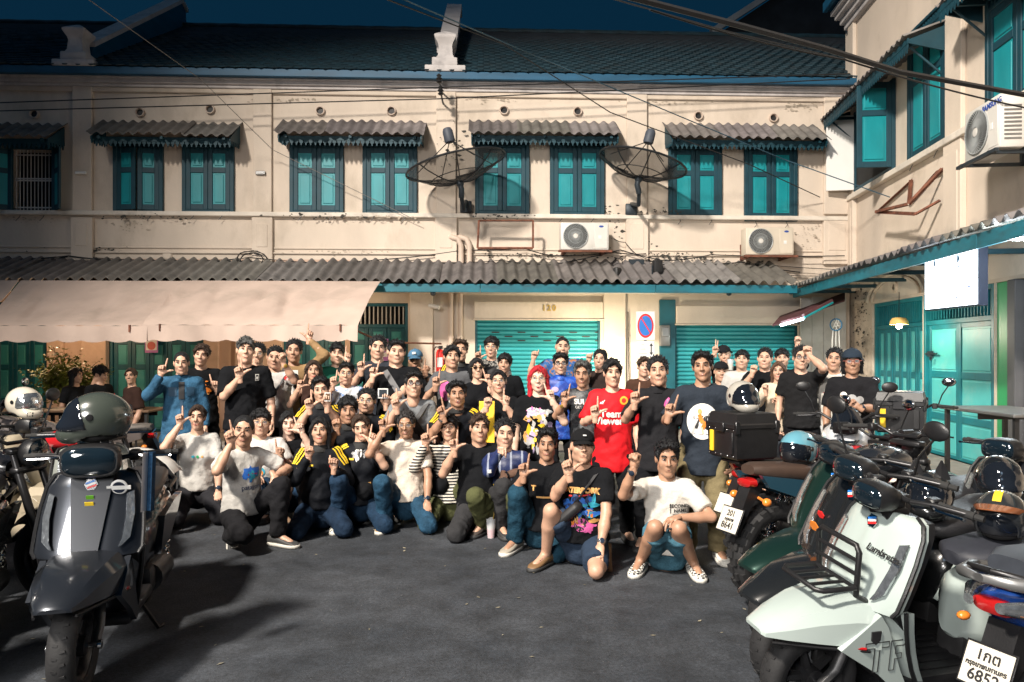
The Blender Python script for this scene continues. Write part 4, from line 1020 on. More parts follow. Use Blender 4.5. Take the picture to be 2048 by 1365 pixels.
# dream catcher by the corner column
o = empty('wind_chime', Bpt(1672, 650, .9), 0, 'blue dream catcher hanging beside the peeling corner column', 'ornament')
mb = MB(); mb.tube([(.10 * math.cos(a * .35), 0, .10 * math.sin(a * .35)) for a in range(19)], .012, 6); mb.build('hoop', 'blue_fascia', o, 50)
mb = MB()
for k in range(6): mb.tube([(.09 * math.cos(k), 0, .09 * math.sin(k)), (-.09 * math.cos(k + .5), 0, -.09 * math.sin(k + .5))], .004, 4)
mb.build('web', 'board_grey', o)
for x in (-.05, 0, .05): mb = MB(); mb.tube([(x, 0, -.09), (x * 1.2, .01, -.28), (x * 1.3, 0, -.46)], [.006, .012, .005], 5); mb.build('tassel', 'board_grey', o)
# ---- potted bush by the left doors
o = empty('potted_bush', (P(112, 800, 11.6).x, 11.9, 0), 0, 'leafy yellow green potted bush before the left teal doors', 'plant')
mb = MB(); mb.lathe([(.16, .13), (.2, .16), (.24, .46), (.25, .5), (.22, .5), (.2, .44)], n_=16); mb.build('pot', 'plaster_warm', o, 40)
rnd = random.Random(5); tw = MB(); lf = MB()
for k in range(80):
    a = rnd.uniform(0, 2 * PI); el = rnd.uniform(.15, 1.35); r_ = rnd.uniform(.3, .62)
    base = V((0, 0, .5 + rnd.uniform(.1, .45))); tip = base + V((r_ * math.cos(a) * math.cos(el) * 1.15, r_ * math.sin(a) * math.cos(el), r_ * math.sin(el) * .8 + .25)); md = base.lerp(tip, .5) + V((0, 0, .06))
    if k < 40: tw.tube([V((0, 0, .45)), base, md, tip], [.016, .012, .007, .003], 5)
    for q in range(48):
        c_ = md.lerp(tip, rnd.uniform(-.4, 1.15)) + V((rnd.gauss(0, .06), rnd.gauss(0, .06), rnd.gauss(0, .05)))
        d1 = V((rnd.uniform(-1, 1), rnd.uniform(-1, 1), rnd.uniform(-.7, .5))).normalized(); d2 = d1.cross(V((rnd.uniform(-1, 1), rnd.uniform(-1, 1), 1))).normalized(); s_ = rnd.uniform(.026, .05)
        lf.add([c_, c_ + d1 * s_ + d2 * s_ * .42, c_ + d1 * s_ * 2.1, c_ + d1 * s_ - d2 * s_ * .42], [(0, 1, 2, 3)])
tw.build('stem', 'bark', o, 60); tag(lf.build('foliage', 'leaf', o, fix=False), kind='stuff')
# ---- tables
def table(loc, w_, d_, h, mat, leg, label, cat='table'):
    o = empty('table', loc, 0, label, cat); mb = MB(); mb.box((-w_ / 2, -d_ / 2, h - .035), (w_ / 2, d_ / 2, h), .008); mb.build('table_top', mat, o)
    for sx in (-1, 1):
        for sy_ in (-1, 1): mb = MB(); mb.box((sx * (w_ / 2 - .06) - .02, sy_ * (d_ / 2 - .06) - .02, 0), (sx * (w_ / 2 - .06) + .02, sy_ * (d_ / 2 - .06) + .02, h - .036)); mb.build('leg', leg, o)
    mb = MB(); mb.box((-w_ / 2 + .05, -.01, h - .1), (w_ / 2 - .05, .01, h - .036)); mb.build('rail', leg, o)
    return o
t0 = P(205, 780, 10.6); table((t0.x, t0.y, 0), 1.7, .7, .80, 'wood_table', 'black', 'brown table with glasses where three people sit under the canvas')
t1 = P(30, 790, 10.4); table((t1.x, t1.y, 0), .9, .6, .80, 'wood_table', 'black', 'brown table with glasses at the left edge')
t2 = P(2020, 890, 7.4); table((t2.x, t2.y, 0), .75, 1.2, 1.03, 'grey_metal', 'black', 'high dark table before the white panel on the right', 'table')
reg('drink_tea', (.45, .14, .04), .15, var=.05); reg('drink_pink', (.55, .22, .25), .15, var=.05); reg('drink_pale', (.6, .55, .45), .15)
m, n, l, b = _nodes('clear_plastic'); MT['clear_plastic'] = m; b.inputs['Base Color'].default_value = (.85, .88, .9, 1); b.inputs['Roughness'].default_value = .1; b.inputs['Alpha'].default_value = .35
def cup(loc, label, liq, straw='red_paint', h=.15, fill=.6):
    o = empty('drink_cup', loc, 0, label, 'cup'); mb = MB(); mb.lathe([(.030, 0), (.044, h), (.042, h), (.028, .004)], n_=14, cap=False); mb.build('cup', 'clear_plastic', o, 50)
    mb = MB(); mb.lathe([(.001, .004), (.029, .004), (.029 + .012 * fill, h * fill), (.001, h * fill)], n_=14); mb.build('drink', liq, o, 50)
    mb = MB(); mb.tube([(0, 0, .03), (.03, .0, h + .07)], .005, 5); mb.build('straw', straw, o)
for px, d, lq, lab in ((52, 10.3, 'drink_tea', 'iced tea in a clear cup with a red straw on the edge table'), (75, 10.5, 'drink_pale', 'pale drink in a clear cup on the edge table'), (205, 10.5, 'drink_tea', 'iced tea on the brown table before the seated man'), (225, 10.6, 'drink_pale', 'pale drink between the seated man and the turned woman')):
    q = P(px, 790, d); cup((q.x, q.y, .80), lab, lq)
q = P(982, 1060, 6.3); cup((q.x, q.y, 0), 'pink drink in a clear cup standing on the road before the pointing man', 'drink_pink', 'gold', .17, .45)
# ================================================================== PEOPLE: machinery
class Field:
    """a signed distance grid; shapes are blended into it and its zero surface is meshed"""
    def __init__(s, lo, hi, h):
        s.h = h; s.lo = np.array(lo, float) - 2 * h
        n_ = np.ceil((np.array(hi) + 2 * h - s.lo) / h).astype(int) + 1
        s.F = np.full(n_, 1.0); s.ax = [s.lo[i] + h * np.arange(n_[i]) for i in range(3)]

    def sub(s, lo, hi):
        sl = []
        for i in range(3):
            a = max(0, int((lo[i] - s.lo[i]) / s.h)); b_ = min(s.F.shape[i], int((hi[i] - s.lo[i]) / s.h) + 2)
            if b_ <= a: return None
            sl.append(slice(a, b_))
        return tuple(sl), s.ax[0][sl[0]][:, None, None], s.ax[1][sl[1]][None, :, None], s.ax[2][sl[2]][None, None, :]

    def cone(s, a, b, ra, rb, k=.03, fl=None, cut=(), op='u', wr=0.0):
        a = np.array(a, float); b = np.array(b, float); r = max(ra, rb); mg = r + k + 2 * s.h
        q = s.sub(np.minimum(a, b) - mg, np.maximum(a, b) + mg)
        if q is None: return
        sl, X, Y, Z = q
        dx, dy, dz = X - a[0], Y - a[1], Z - a[2]; ab = b - a; sc = 1.0
        if fl is not None:
            n_, f = np.array(fl[0]), fl[1]; m_ = 1 / f - 1; dt = dx * n_[0] + dy * n_[1] + dz * n_[2]
            dx, dy, dz = dx + n_[0] * dt * m_, dy + n_[1] * dt * m_, dz + n_[2] * dt * m_
            ab = ab + n_ * (ab @ n_) * m_; sc = (1 + f) / 2
        L = max(ab @ ab, 1e-9)
        t = np.clip((dx * ab[0] + dy * ab[1] + dz * ab[2]) / L, 0, 1)
        d = (np.sqrt((dx - t * ab[0]) ** 2 + (dy - t * ab[1]) ** 2 + (dz - t * ab[2]) ** 2) - (ra + (rb - ra) * t)) * sc
        if wr: d = d + wr * np.sin(X * 33 + 2.0 * np.sin(Z * 19 + a[0] * 40) + a[1] * 9) * np.sin(Z * 47 + 2.2 * np.sin(X * 23 + Y * 31 + a[0] * 70) + Y * 25)
        for p, n_ in cut: d = np.maximum(d, (X - p[0]) * n_[0] + (Y - p[1]) * n_[1] + (Z - p[2]) * n_[2])
        s.comb(sl, d, k, op)

    def ell(s, c, r, k=.02, op='u', noise=None):
        c = np.array(c, float); r = np.array(r, float); mg = k + 2 * s.h + (.03 if noise else 0)
        q = s.sub(c - r - mg, c + r + mg)
        if q is None: return
        sl, X, Y, Z = q
        e = np.sqrt(((X - c[0]) / r[0]) ** 2 + ((Y - c[1]) / r[1]) ** 2 + ((Z - c[2]) / r[2]) ** 2)
        d = (e - 1) * min(r) * .5 + (e - 1) * float(np.mean(r)) * .5
        if noise: d = d + noise(X, Y, Z)
        s.comb(sl, d, k, op)

    def comb(s, sl, d, k, op):
        F = s.F[sl]
        if op == 'u': h_ = np.clip(.5 + .5 * (F - d) / k, 0, 1); s.F[sl] = F * (1 - h_) + d * h_ - k * h_ * (1 - h_)
        else: h_ = np.clip(.5 - .5 * (F + d) / k, 0, 1); s.F[sl] = F * (1 - h_) - d * h_ + k * h_ * (1 - h_)

    def plane(s, p, n_):
        X, Y, Z = s.ax[0][:, None, None], s.ax[1][None, :, None], s.ax[2][None, None, :]
        s.F = np.maximum(s.F, (X - p[0]) * n_[0] + (Y - p[1]) * n_[1] + (Z - p[2]) * n_[2])

    def mesh(s):
        F = s.F; ins = F < 0; nx, ny, nz = F.shape
        cnt = np.zeros((nx - 1, ny - 1, nz - 1), np.int16); acc = np.zeros((nx - 1, ny - 1, nz - 1, 3))
        for ax in range(3):
            sl0 = [slice(None)] * 3; sl1 = [slice(None)] * 3; sl0[ax] = slice(0, -1); sl1[ax] = slice(1, None)
            a, b = F[tuple(sl0)], F[tuple(sl1)]
            cr = ins[tuple(sl0)] != ins[tuple(sl1)]
            idx = np.argwhere(cr); t = a[cr] / (a[cr] - b[cr]); pos = idx.astype(float); pos[:, ax] += t
            o1, o2 = [q for q in range(3) if q != ax]
            for d1 in (0, -1):
                for d2 in (0, -1):
                    c = idx.copy(); c[:, o1] += d1; c[:, o2] += d2
                    ok = (c[:, o1] >= 0) & (c[:, o2] >= 0) & (c[:, o1] < cnt.shape[o1]) & (c[:, o2] < cnt.shape[o2])
                    cc = c[ok]; np.add.at(cnt, tuple(cc.T), 1); np.add.at(acc, tuple(cc.T), pos[ok])
        act = cnt > 0; vid = np.full(cnt.shape, -1); vid[act] = np.arange(act.sum())
        vs_ = acc[act] / cnt[act][:, None] * s.h + s.lo
        quads = []
        for ax in range(3):
            sl0 = [slice(None)] * 3; sl1 = [slice(None)] * 3; sl0[ax] = slice(0, -1); sl1[ax] = slice(1, None)
            A_, B_ = ins[tuple(sl0)], ins[tuple(sl1)]
            o1, o2 = (ax + 1) % 3, (ax + 2) % 3
            for flip, cr in ((False, A_ & ~B_), (True, ~A_ & B_)):
                idx = np.argwhere(cr)
                idx = idx[(idx[:, o1] > 0) & (idx[:, o2] > 0)]
                if not len(idx): continue
                def g_(d1, d2):
                    c = idx.copy(); c[:, o1] += d1; c[:, o2] += d2; return vid[tuple(c.T)]
                qd = np.stack([g_(-1, -1), g_(0, -1), g_(0, 0), g_(-1, 0)], 1)
                quads.append(qd[:, ::-1] if flip else qd)
        return vs_, np.concatenate(quads) if quads else np.zeros((0, 4), int)


def np_mesh(name, parts, mats):
    """one mesh from [(verts, quads, material index)]"""
    vs_ = np.concatenate([p[0] for p in parts]); off = 0; loops = []; tot = []; mi = []
    for v_, f_, m_ in parts:
        if isinstance(f_, np.ndarray):
            loops.append((f_ + off).ravel()); tot.append(np.full(len(f_), f_.shape[1])); mi.append(np.full(len(f_), m_) if np.isscalar(m_) else np.array(m_))
        else:
            loops.append(np.array([i + off for q in f_ for i in q], int)); tot.append(np.array([len(q) for q in f_], int)); mi.append(np.full(len(f_), m_) if np.isscalar(m_) else np.array(m_))
        off += len(v_)
    loops = np.concatenate(loops); tot = np.concatenate(tot); mi = np.concatenate(mi)
    me = bpy.data.meshes.new(name)
    me.vertices.add(len(vs_)); me.vertices.foreach_set('co', vs_.astype(np.float32).ravel())
    me.loops.add(len(loops)); me.loops.foreach_set('vertex_index', loops.astype(np.int32))
    me.polygons.add(len(tot)); st = np.concatenate([[0], np.cumsum(tot)[:-1]])
    me.polygons.foreach_set('loop_start', st.astype(np.int32)); me.polygons.foreach_set('material_index', mi.astype(np.int32))
    me.polygons.foreach_set('use_smooth', np.ones(len(tot), bool))
    for q in mats: me.materials.append(MT[q] if isinstance(q, str) else q)
    me.update(calc_edges=True); me.validate()
    return me


def np_xf(v_, mx):
    a = np.array(mx); return v_ @ a[:3, :3].T + a[:3, 3]


def smooth_v(v_, q, n_=1, lam=.5):
    for _ in range(n_):
        acc = np.zeros_like(v_); c = np.zeros(len(v_))
        for i in range(4):
            for j in (1, 3): np.add.at(acc, q[:, i], v_[q[:, (i + j) % 4]]); np.add.at(c, q[:, i], 1)
        v_ = v_ * (1 - lam) + lam * acc / np.maximum(c, 1)[:, None]
    return v_

# materials coloured per object
reg('skin', (1, 1, 1), .48, var=.06, vs=30, objcol=True, bump=.06, bs=90)
MT['skin'].node_tree.nodes['Principled BSDF'].inputs['Subsurface Weight'].default_value = 0.0
reg('eye_white', (.42, .38, .35), .3); reg('eye_dark', (.012, .009, .008), .2); reg('lip', (.30, .10, .075), .6); reg('lip_red', (.48, .04, .045), .4); reg('teeth', (.60, .56, .50), .35); reg('mouth_dark', (.05, .012, .012), .6)
reg('cloth', (1, 1, 1), .95, var=.10, vs=9, objcol=True, bump=.75, bs=15, fine=.08)
reg('jersey', (1, 1, 1), .68, var=.05, vs=9, objcol=True, bump=.25, bs=22)
reg('denim', (1, 1, 1), .85, var=.45, vs=7, objcol=True, bump=.7, bs=18, fine=.22)
reg('hair', (1, 1, 1), .55, var=.6, vs=20, objcol=True, bump=1.0, bs=60, stretch=(3, 3, .5))
MT['hair'].node_tree.nodes['Principled BSDF'].inputs['Specular IOR Level'].default_value = .35
reg('shoe', (1, 1, 1), .6, var=.12, vs=20, objcol=True)
reg('sole', (.55, .53, .48), .7); reg('sole_dark', (.03, .03, .03), .7)
reg('frame_black', (.012, .012, .012), .3); reg('frame_gold', (.55, .40, .22), .3, metal=.8)
reg('strap_black', (.018, .018, .02), .6); reg('steel', (.45, .45, .46), .25, metal=.9); reg('watch_face', (.02, .03, .05), .15)
m, n, l, b = _nodes('lens_glass'); MT['lens_glass'] = m; b.inputs['Base Color'].default_value = (.5, .55, .6, 1); b.inputs['Roughness'].default_value = .05; b.inputs['Alpha'].default_value = .18
reg('lens_dark', (.02, .012, .012), .08)


def pattern(k, kind, c0, c1, c2=None, scale=10.0, rough=.8):
    """print woven or printed into the cloth: stripes, blotches, checks"""
    m, n, l, b = _nodes(k); MT[k] = m
    tc = n.new('ShaderNodeTexCoord'); b.inputs['Roughness'].default_value = rough
    if kind == 'stripe':
        t = n.new('ShaderNodeTexWave'); t.bands_direction = 'Z'; t.inputs['Scale'].default_value = scale; t.inputs['Distortion'].default_value = .8; t.inputs['Detail Scale'].default_value = 2
        src = t.outputs['Fac']; pos = (.52, .60)
    elif kind == 'vstripe':
        t = n.new('ShaderNodeTexWave'); t.bands_direction = 'X'; t.inputs['Scale'].default_value = scale; t.inputs['Distortion'].default_value = .4; src = t.outputs['Fac']; pos = (.90, .95)
    elif kind == 'check':
        t = n.new('ShaderNodeTexChecker'); t.inputs['Scale'].default_value = scale; src = t.outputs['Fac']; pos = (.4, .6)
    else:
        t = n.new('ShaderNodeTexNoise'); t.inputs['Scale'].default_value = scale; t.inputs['Detail'].default_value = 3; t.inputs['Distortion'].default_value = 1.2; src = t.outputs[0]; pos = (.47, .54)
    l.new(tc.outputs['Object'], t.inputs['Vector'])
    r = n.new('ShaderNodeValToRGB'); r.color_ramp.elements[0].position, r.color_ramp.elements[1].position = pos
    r.color_ramp.elements[0].color = (*c0, 1); r.color_ramp.elements[1].color = (*c1, 1)
    if c2: e = r.color_ramp.elements.new(.62); e.color = (*c2, 1)
    l.new(src, r.inputs[0]); l.new(r.outputs[0], b.inputs['Base Color'])
    nb = n.new('ShaderNodeTexNoise'); nb.inputs['Scale'].default_value = 25; l.new(tc.outputs['Object'], nb.inputs['Vector'])
    bu = n.new('ShaderNodeBump'); bu.inputs['Strength'].default_value = .35; bu.inputs['Distance'].default_value = .01; l.new(nb.outputs[0], bu.inputs['Height']); l.new(bu.outputs[0], b.inputs['Normal'])
pattern('striped', 'stripe', (.02, .02, .022), (.62, .58, .50), scale=11)
pattern('blue_tie', 'blot', (.62, .64, .66), (.05, .16, .45), (.55, .6, .66), 9)
pattern('blue_jersey', 'blot', (.008, .04, .28), (.02, .10, .48), (.01, .06, .34), 14, .5)
pattern('dark_floral', 'blot', (.012, .012, .014), (.42, .40, .36), (.02, .02, .02), 26)
pattern('hawaii', 'blot', (.01, .06, .20), (.02, .12, .32), (.30, .12, .05), 12)
pattern('camo_dark', 'blot', (.010, .012, .014), (.05, .055, .06), (.015, .016, .02), 12, .5)
pattern('shorts_print', 'blot', (.012, .02, .04), (.32, .36, .36), (.02, .05, .10), 22)
pattern('checker', 'check', (.02, .02, .02), (.68, .66, .60), scale=55)
pattern('navy_lines', 'vstripe', (.012, .022, .085), (.25, .28, .36), scale=3.2, rough=.5)


# ---- heads
def head_template(wd=1.0, fem=False, h=.0062):
    f = Field((-.10, -.125, -.20), (.10, .125, .13), h)
    f.ell((0, .012, .028), (.075 * (1 + (wd - 1) * .6), .092, .083), .01)
    f.ell((0, -.022, -.035), (.060 * wd, .068, .076), .03)
    jw = .038 * wd * (.86 if fem else 1)
    for s_ in (-1, 1):
        f.cone((s_ * jw, .0, -.066), (s_ * .010, -.064, -.098 if not fem else -.094), .028 * wd, .019, .025)
        f.ell((s_ * .038 * wd, -.056, -.022), (.026 * wd, .024, .028), .02)
    f.cone((-.034, -.078, .034), (.034, -.078, .034), .011, .011, .02)
    for s_ in (-1, 1): f.ell((s_ * .032, -.101, .013), (.0185, .017, .0125), .010, 's')
    f.cone((0, -.083, .022), (0, -.107, -.021), .0075, .0115, .010)
    for s_ in (-1, 1): f.ell((s_ * .0125, -.094, -.025), (.0095, .010, .008), .006)
    f.cone((-.019, -.083, -.054), (.019, -.083, -.054), .007, .007, .010); f.cone((-.014, -.082, -.066), (.014, -.082, -.066), .008, .008, .010)
    for s_ in (-1, 1): f.ell((s_ * .077 * (1 + (wd - 1) * .6), .010, -.002), (.010, .019, .031), .008)
    nr = (.050 if fem else .056) * (1 + (wd - 1) * .7)
    f.cone((0, .022, -.06), (0, .034, -.18), nr, nr * 1.05, .025)
    v_, q = f.mesh(); return smooth_v(v_, q, 1, .35), q
HEADS = {('m', 0): head_template(1.0), ('m', 1): head_template(1.13), ('f', 0): head_template(.95, True), ('f', 1): head_template(1.06, True)}
HEADS.update({(k[0], k[1] + 10): head_template((1.0, 1.13)[k[1]] if k[0] == 'm' else (.95, 1.06)[k[1]], k[0] == 'f', .0085) for k in list(HEADS)})


def mb_np(mb): return np.array([tuple(p) for p in mb.v]), mb.f


def face_parts(mouth, fem, squint=.0, brow=1.0):
    out = []
    for s_ in (-1, 1):
        w = MB(); w.ball((s_ * .032, -.0835, .013), (.0135, .0090, .0056 * (1 - squint)), 12, 7); out.append((*mb_np(w), 1))
        w = MB(); w.ball((s_ * .031, -.0905, .0128), (.0060, .0040, .0055 * (1 - squint)), 9, 6); out.append((*mb_np(w), 2))
        w = MB(); e = .0054 * (1 - squint); w.tube([(s_ * .016, -.087, .012), (s_ * .024, -.0925, .0135 + e), (s_ * .034, -.0925, .0145 + e), (s_ * .049, -.081, .013)], [.0012, .0022, .0024, .0014], 5); out.append((*mb_np(w), 2))
        w = MB(); w.tube([(s_ * .013, -.0905, .031), (s_ * .026, -.0915, .0365), (s_ * .040, -.087, .0375), (s_ * .052, -.077, .032)], [.0030 * brow, .0042 * brow, .0038 * brow, .0018], 6); out.append((*mb_np(w), 2))
        w = MB(); w.ball((s_ * .0065, -.1005, -.0315), (.0034, .003, .0022), 6, 5); out.append((*mb_np(w), 5))
    L = 3
    if mouth == 'closed':
        w = MB(); w.tube([(-.027, -.079, -.0575), (-.013, -.0890, -.0600), (0, -.0912, -.0595), (.013, -.0890, -.0600), (.027, -.079, -.0575)], [.0012, .0022, .0024, .0022, .0012], 5); out.append((*mb_np(w), 5))
        w = MB(); w.ball((0, -.0868, -.0545), (.020, .0048, .0038), 10, 6); w.ball((0, -.0865, -.0655), (.017, .0052, .0050), 10, 6); out.append((*mb_np(w), L))
    else:
        op = .0105 if mouth == 'smile' else .026; W_ = .0295 if mouth == 'smile' else .021; nn = 10
        fy = lambda x: -.0905 + 9.5 * x * x
        xs = [-W_ + 2 * W_ * k / nn for k in range(nn + 1)]; ce = lambda x: 1 - (x / W_) ** 2
        up = [(x, fy(x), -.0555 + .0040 * (x / W_) ** 2 - .0015 * ce(x)) for x in xs]; lo_ = [(x, fy(x), -.0555 + .0040 * (x / W_) ** 2 - op * ce(x)) for x in xs]
        w = MB(); w.grid([up, [(p[0], p[1] - .0008, (p[2] + q[2]) / 2) for p, q in zip(up, lo_)], lo_], (0, .004, 0)); out.append((*mb_np(w), 5))
        te = [(p[0], p[1] - .0012, p[2] * (1 - .62) + q[2] * .62 if mouth == 'smile' else p[2] * .72 + q[2] * .28) for p, q in zip(up, lo_)][1:-1]
        w = MB(); w.grid([[(p[0], p[1] - .0012, p[2] - .0006) for p in up[1:-1]], te], (0, .003, 0)); out.append((*mb_np(w), 4))
        w = MB(); w.tube([(p[0], p[1] + .0005, p[2] + .0008) for p in up], [.0012] + [.0026] * (nn - 1) + [.0012], 5); w.tube([(p[0], p[1] + .0002, p[2] - .0010) for p in lo_], [.0012] + [.0036] * (nn - 1) + [.0012], 5); out.append((*mb_np(w), L))
        for s_ in (-1, 1): w = MB(); w.tube([(s_ * .022, -.090, -.022), (s_ * .033, -.083, -.040), (s_ * .034, -.076, -.058)], [.0006, .0014, .0006], 4); out.append((*mb_np(w), 6))
    return out


# ---- hair, caps, glasses
def hn(a, fx, fz, s_=0):
    return lambda X, Y, Z: a * np.sin(X * fx + 3 * np.sin(Y * fx * .6 + s_) + s_) * np.cos(Y * fx * .9 + 2 * np.sin(Z * fz) + X * 30)


def hair_template(style, h=.0068):
    f = Field((-.14, -.15, -.40 if style in ('long', 'redlong') else -.20), (.14, .16, .20), h)
    a = {'curly': .011, 'buzz': .002, 'quiff': .009, 'fringe': .008, 'part': .007}.get(style, .006)
    th = {'buzz': .004, 'curly': .022, 'quiff': .011, 'fringe': .014, 'part': .012}.get(style, .010)
    f.ell((0, .016, .034), (.078 + th * .8, .096 + th, .085 + th * 1.1), .01, noise=hn(a, 90 if style != 'curly' else 120, 20))
    if style == 'quiff':
        for x in (-.04, -.013, .015, .042): f.ell((x, -.052, .105 - abs(x) * .25), (.024, .036, .024), .02, noise=hn(.006, 110, 40, x * 90))
    if style == 'fringe':
        for x in (-.048, -.02, .010, .038): f.ell((x, -.076, .066 + .006 * math.sin(x * 99)), (.022, .022, .032), .012, noise=hn(.004, 130, 20, x * 50))
    if style == 'part':
        for s_ in (-1, 1): f.cone((s_ * .010, -.072, .104), (s_ * .062, -.066, .042), .020, .015, .012); f.cone((s_ * .062, -.066, .045), (s_ * .076, -.03, -.0), .014, .010, .012)
    if style in ('long', 'redlong', 'bob', 'tied'):
        for s_ in (-1, 1): f.cone((s_ * .008, -.070, .100), (s_ * .066, -.058, .030), .018, .016, .012)
    hl = .050 if style in ('fringe',) else .070
    # the face and the ears stay free
    f.ell((0, -.105, -.005), (.073, .090, hl + (.032 if style in ('buzz', 'quiff', 'short', 'tied') else .022)), .008, 's', noise=hn(.006, 140, 60, 2.0))
    if style not in ('long', 'redlong', 'bob'):
        for s_ in (-1, 1): f.ell((s_ * .085, -.006, -.030), (.034, .036, .046), .01, 's')
        f.plane((0, 0, -.055), (0, .35, -1))
    if style in ('long', 'redlong', 'bob'):
        ln = {'bob': -.10, 'long': -.26, 'redlong': -.36}[style]
        for s_ in (-1, 1):
            for y, dx in ((.012, .074), (.034, .066), (.058, .045), (-.006, .078)):
                f.cone((s_ * dx, y, .02), (s_ * (dx + (.012 if style == 'redlong' else -.004)), y + (-.02 if style == 'redlong' and y < .01 else .015), ln + abs(y) * .4), .024, .014 if style != 'bob' else .020, .02)
        f.cone((0, .07, .02), (0, .07, ln), .045, .028, .03)
    if style == 'tied':
        f.ell((0, .118, .035), (.034, .034, .036), .015, noise=hn(.005, 90, 30)); f.cone((0, .125, .03), (0.01, .13, -.10), .022, .010, .02)
    v_, q = f.mesh(); v_ = smooth_v(v_, q, 1, .3); rt = random.Random(style); tf_ = MB()
    lg = style in ('long', 'redlong', 'bob'); pts = [p for p in v_ if p[2] > (.045 if not lg else -.3)]
    for k in range(150 if style != 'buzz' else 0):
        p = V(rt.choice(pts)); nr = (p - V((0, .016, .034))).normalized()
        if nr.y < -.75 and p.z < .06: continue
        fl_ = V((rt.uniform(-.5, .5), -.55 if style in ('fringe', 'quiff') else .1, .35 if style in ('quiff', 'short') else -.4)) if not lg and style != 'tied' else V((rt.uniform(-.2, .2), .1 if style != 'tied' else .8, -1.3))
        d = (nr * .48 + fl_ * .9).normalized(); L = rt.uniform(.012, .026) * (1.5 if lg else 1); sd = d.orthogonal().normalized()
        tf_.tube([p - nr * .004, p + d * L * .55 + nr * .002, p + d * L], [.006, .004, .0006], 4, False)
    prs = [(v_, q, 0)]
    if tf_.v: prs.append((*mb_np(tf_), 0))
    return np_mesh('hair', prs, ['hair'])
HAIR = {}
def hair_me(st):
    if st not in HAIR: HAIR[st] = hair_template(st)
    return HAIR[st]


def cap_mesh(back=False):
    f = Field((-.12, -.22, -.02), (.12, .14, .17), .007)
    f.ell((0, .014, .045), (.090, .108, .092), .01); f.plane((0, 0, .042), (0, 0, -1))
    f.ell((0, .014, .02), (.078, .096, .080), .004, 's')
    v_, q = f.mesh()
    w = MB(); pts = []
    for i in range(5):
        t = i / 4; pts.append([V((.078 * math.sin(a) * (1 + .06 * t), -.092 * math.cos(a) + .014 - .075 * t * math.cos(a), .050 - .022 * t * t - .020 * math.sin(a) ** 2)) for a in [(-1.15 + 2.3 * j / 12) for j in range(13)]])
    w.grid(pts, (0, 0, -.005)); w.ball((0, .014, .139), (.009, .009, .005), 8, 5)
    return np_mesh('cap', [(smooth_v(v_, q, 1), q, 0), (*mb_np(w), 0)], ['cloth'])
CAP = cap_mesh()


def glasses_mesh(rx, ry, mat, lens, tint='lens_glass', r=.0022):
    w = MB(); gl = MB()
    for s_ in (-1, 1):
        ring = [(s_ * .033 + rx * math.cos(2 * PI * k / 14), -.103 + .010 * abs(math.cos(2 * PI * k / 14)) * (1 if math.cos(2 * PI * k / 14) * s_ > 0 else 0), .010 + ry * (abs(math.sin(2 * PI * k / 14)) ** .8) * (1 if math.sin(2 * PI * k / 14) > 0 else -1)) for k in range(15)]
        w.tube(ring, r, 5); gl.add(ring[:14], [tuple(range(14))])
        w.tube([(s_ * (.033 + rx), -.094, .013), (s_ * .080, -.07, .016), (s_ * .086, .0, .012)], r, 5)
    w.tube([(-.033 + rx, -.103, .013), (0, -.106, .016), (.033 - rx, -.103, .013)], r, 5)
    return np_mesh('glasses', [(*mb_np(w), 0), (*mb_np(gl), 1)], [mat, tint])
GLS = {'black': glasses_mesh(.022, .016, 'frame_black', True, r=.0030), 'thin': glasses_mesh(.022, .019, 'frame_gold', True, r=.0018), 'sun': glasses_mesh(.024, .019, 'frame_gold', True, 'lens_dark', .002), 'red': glasses_mesh(.024, .019, 'lip', True, 'lens_glass', .0032)}


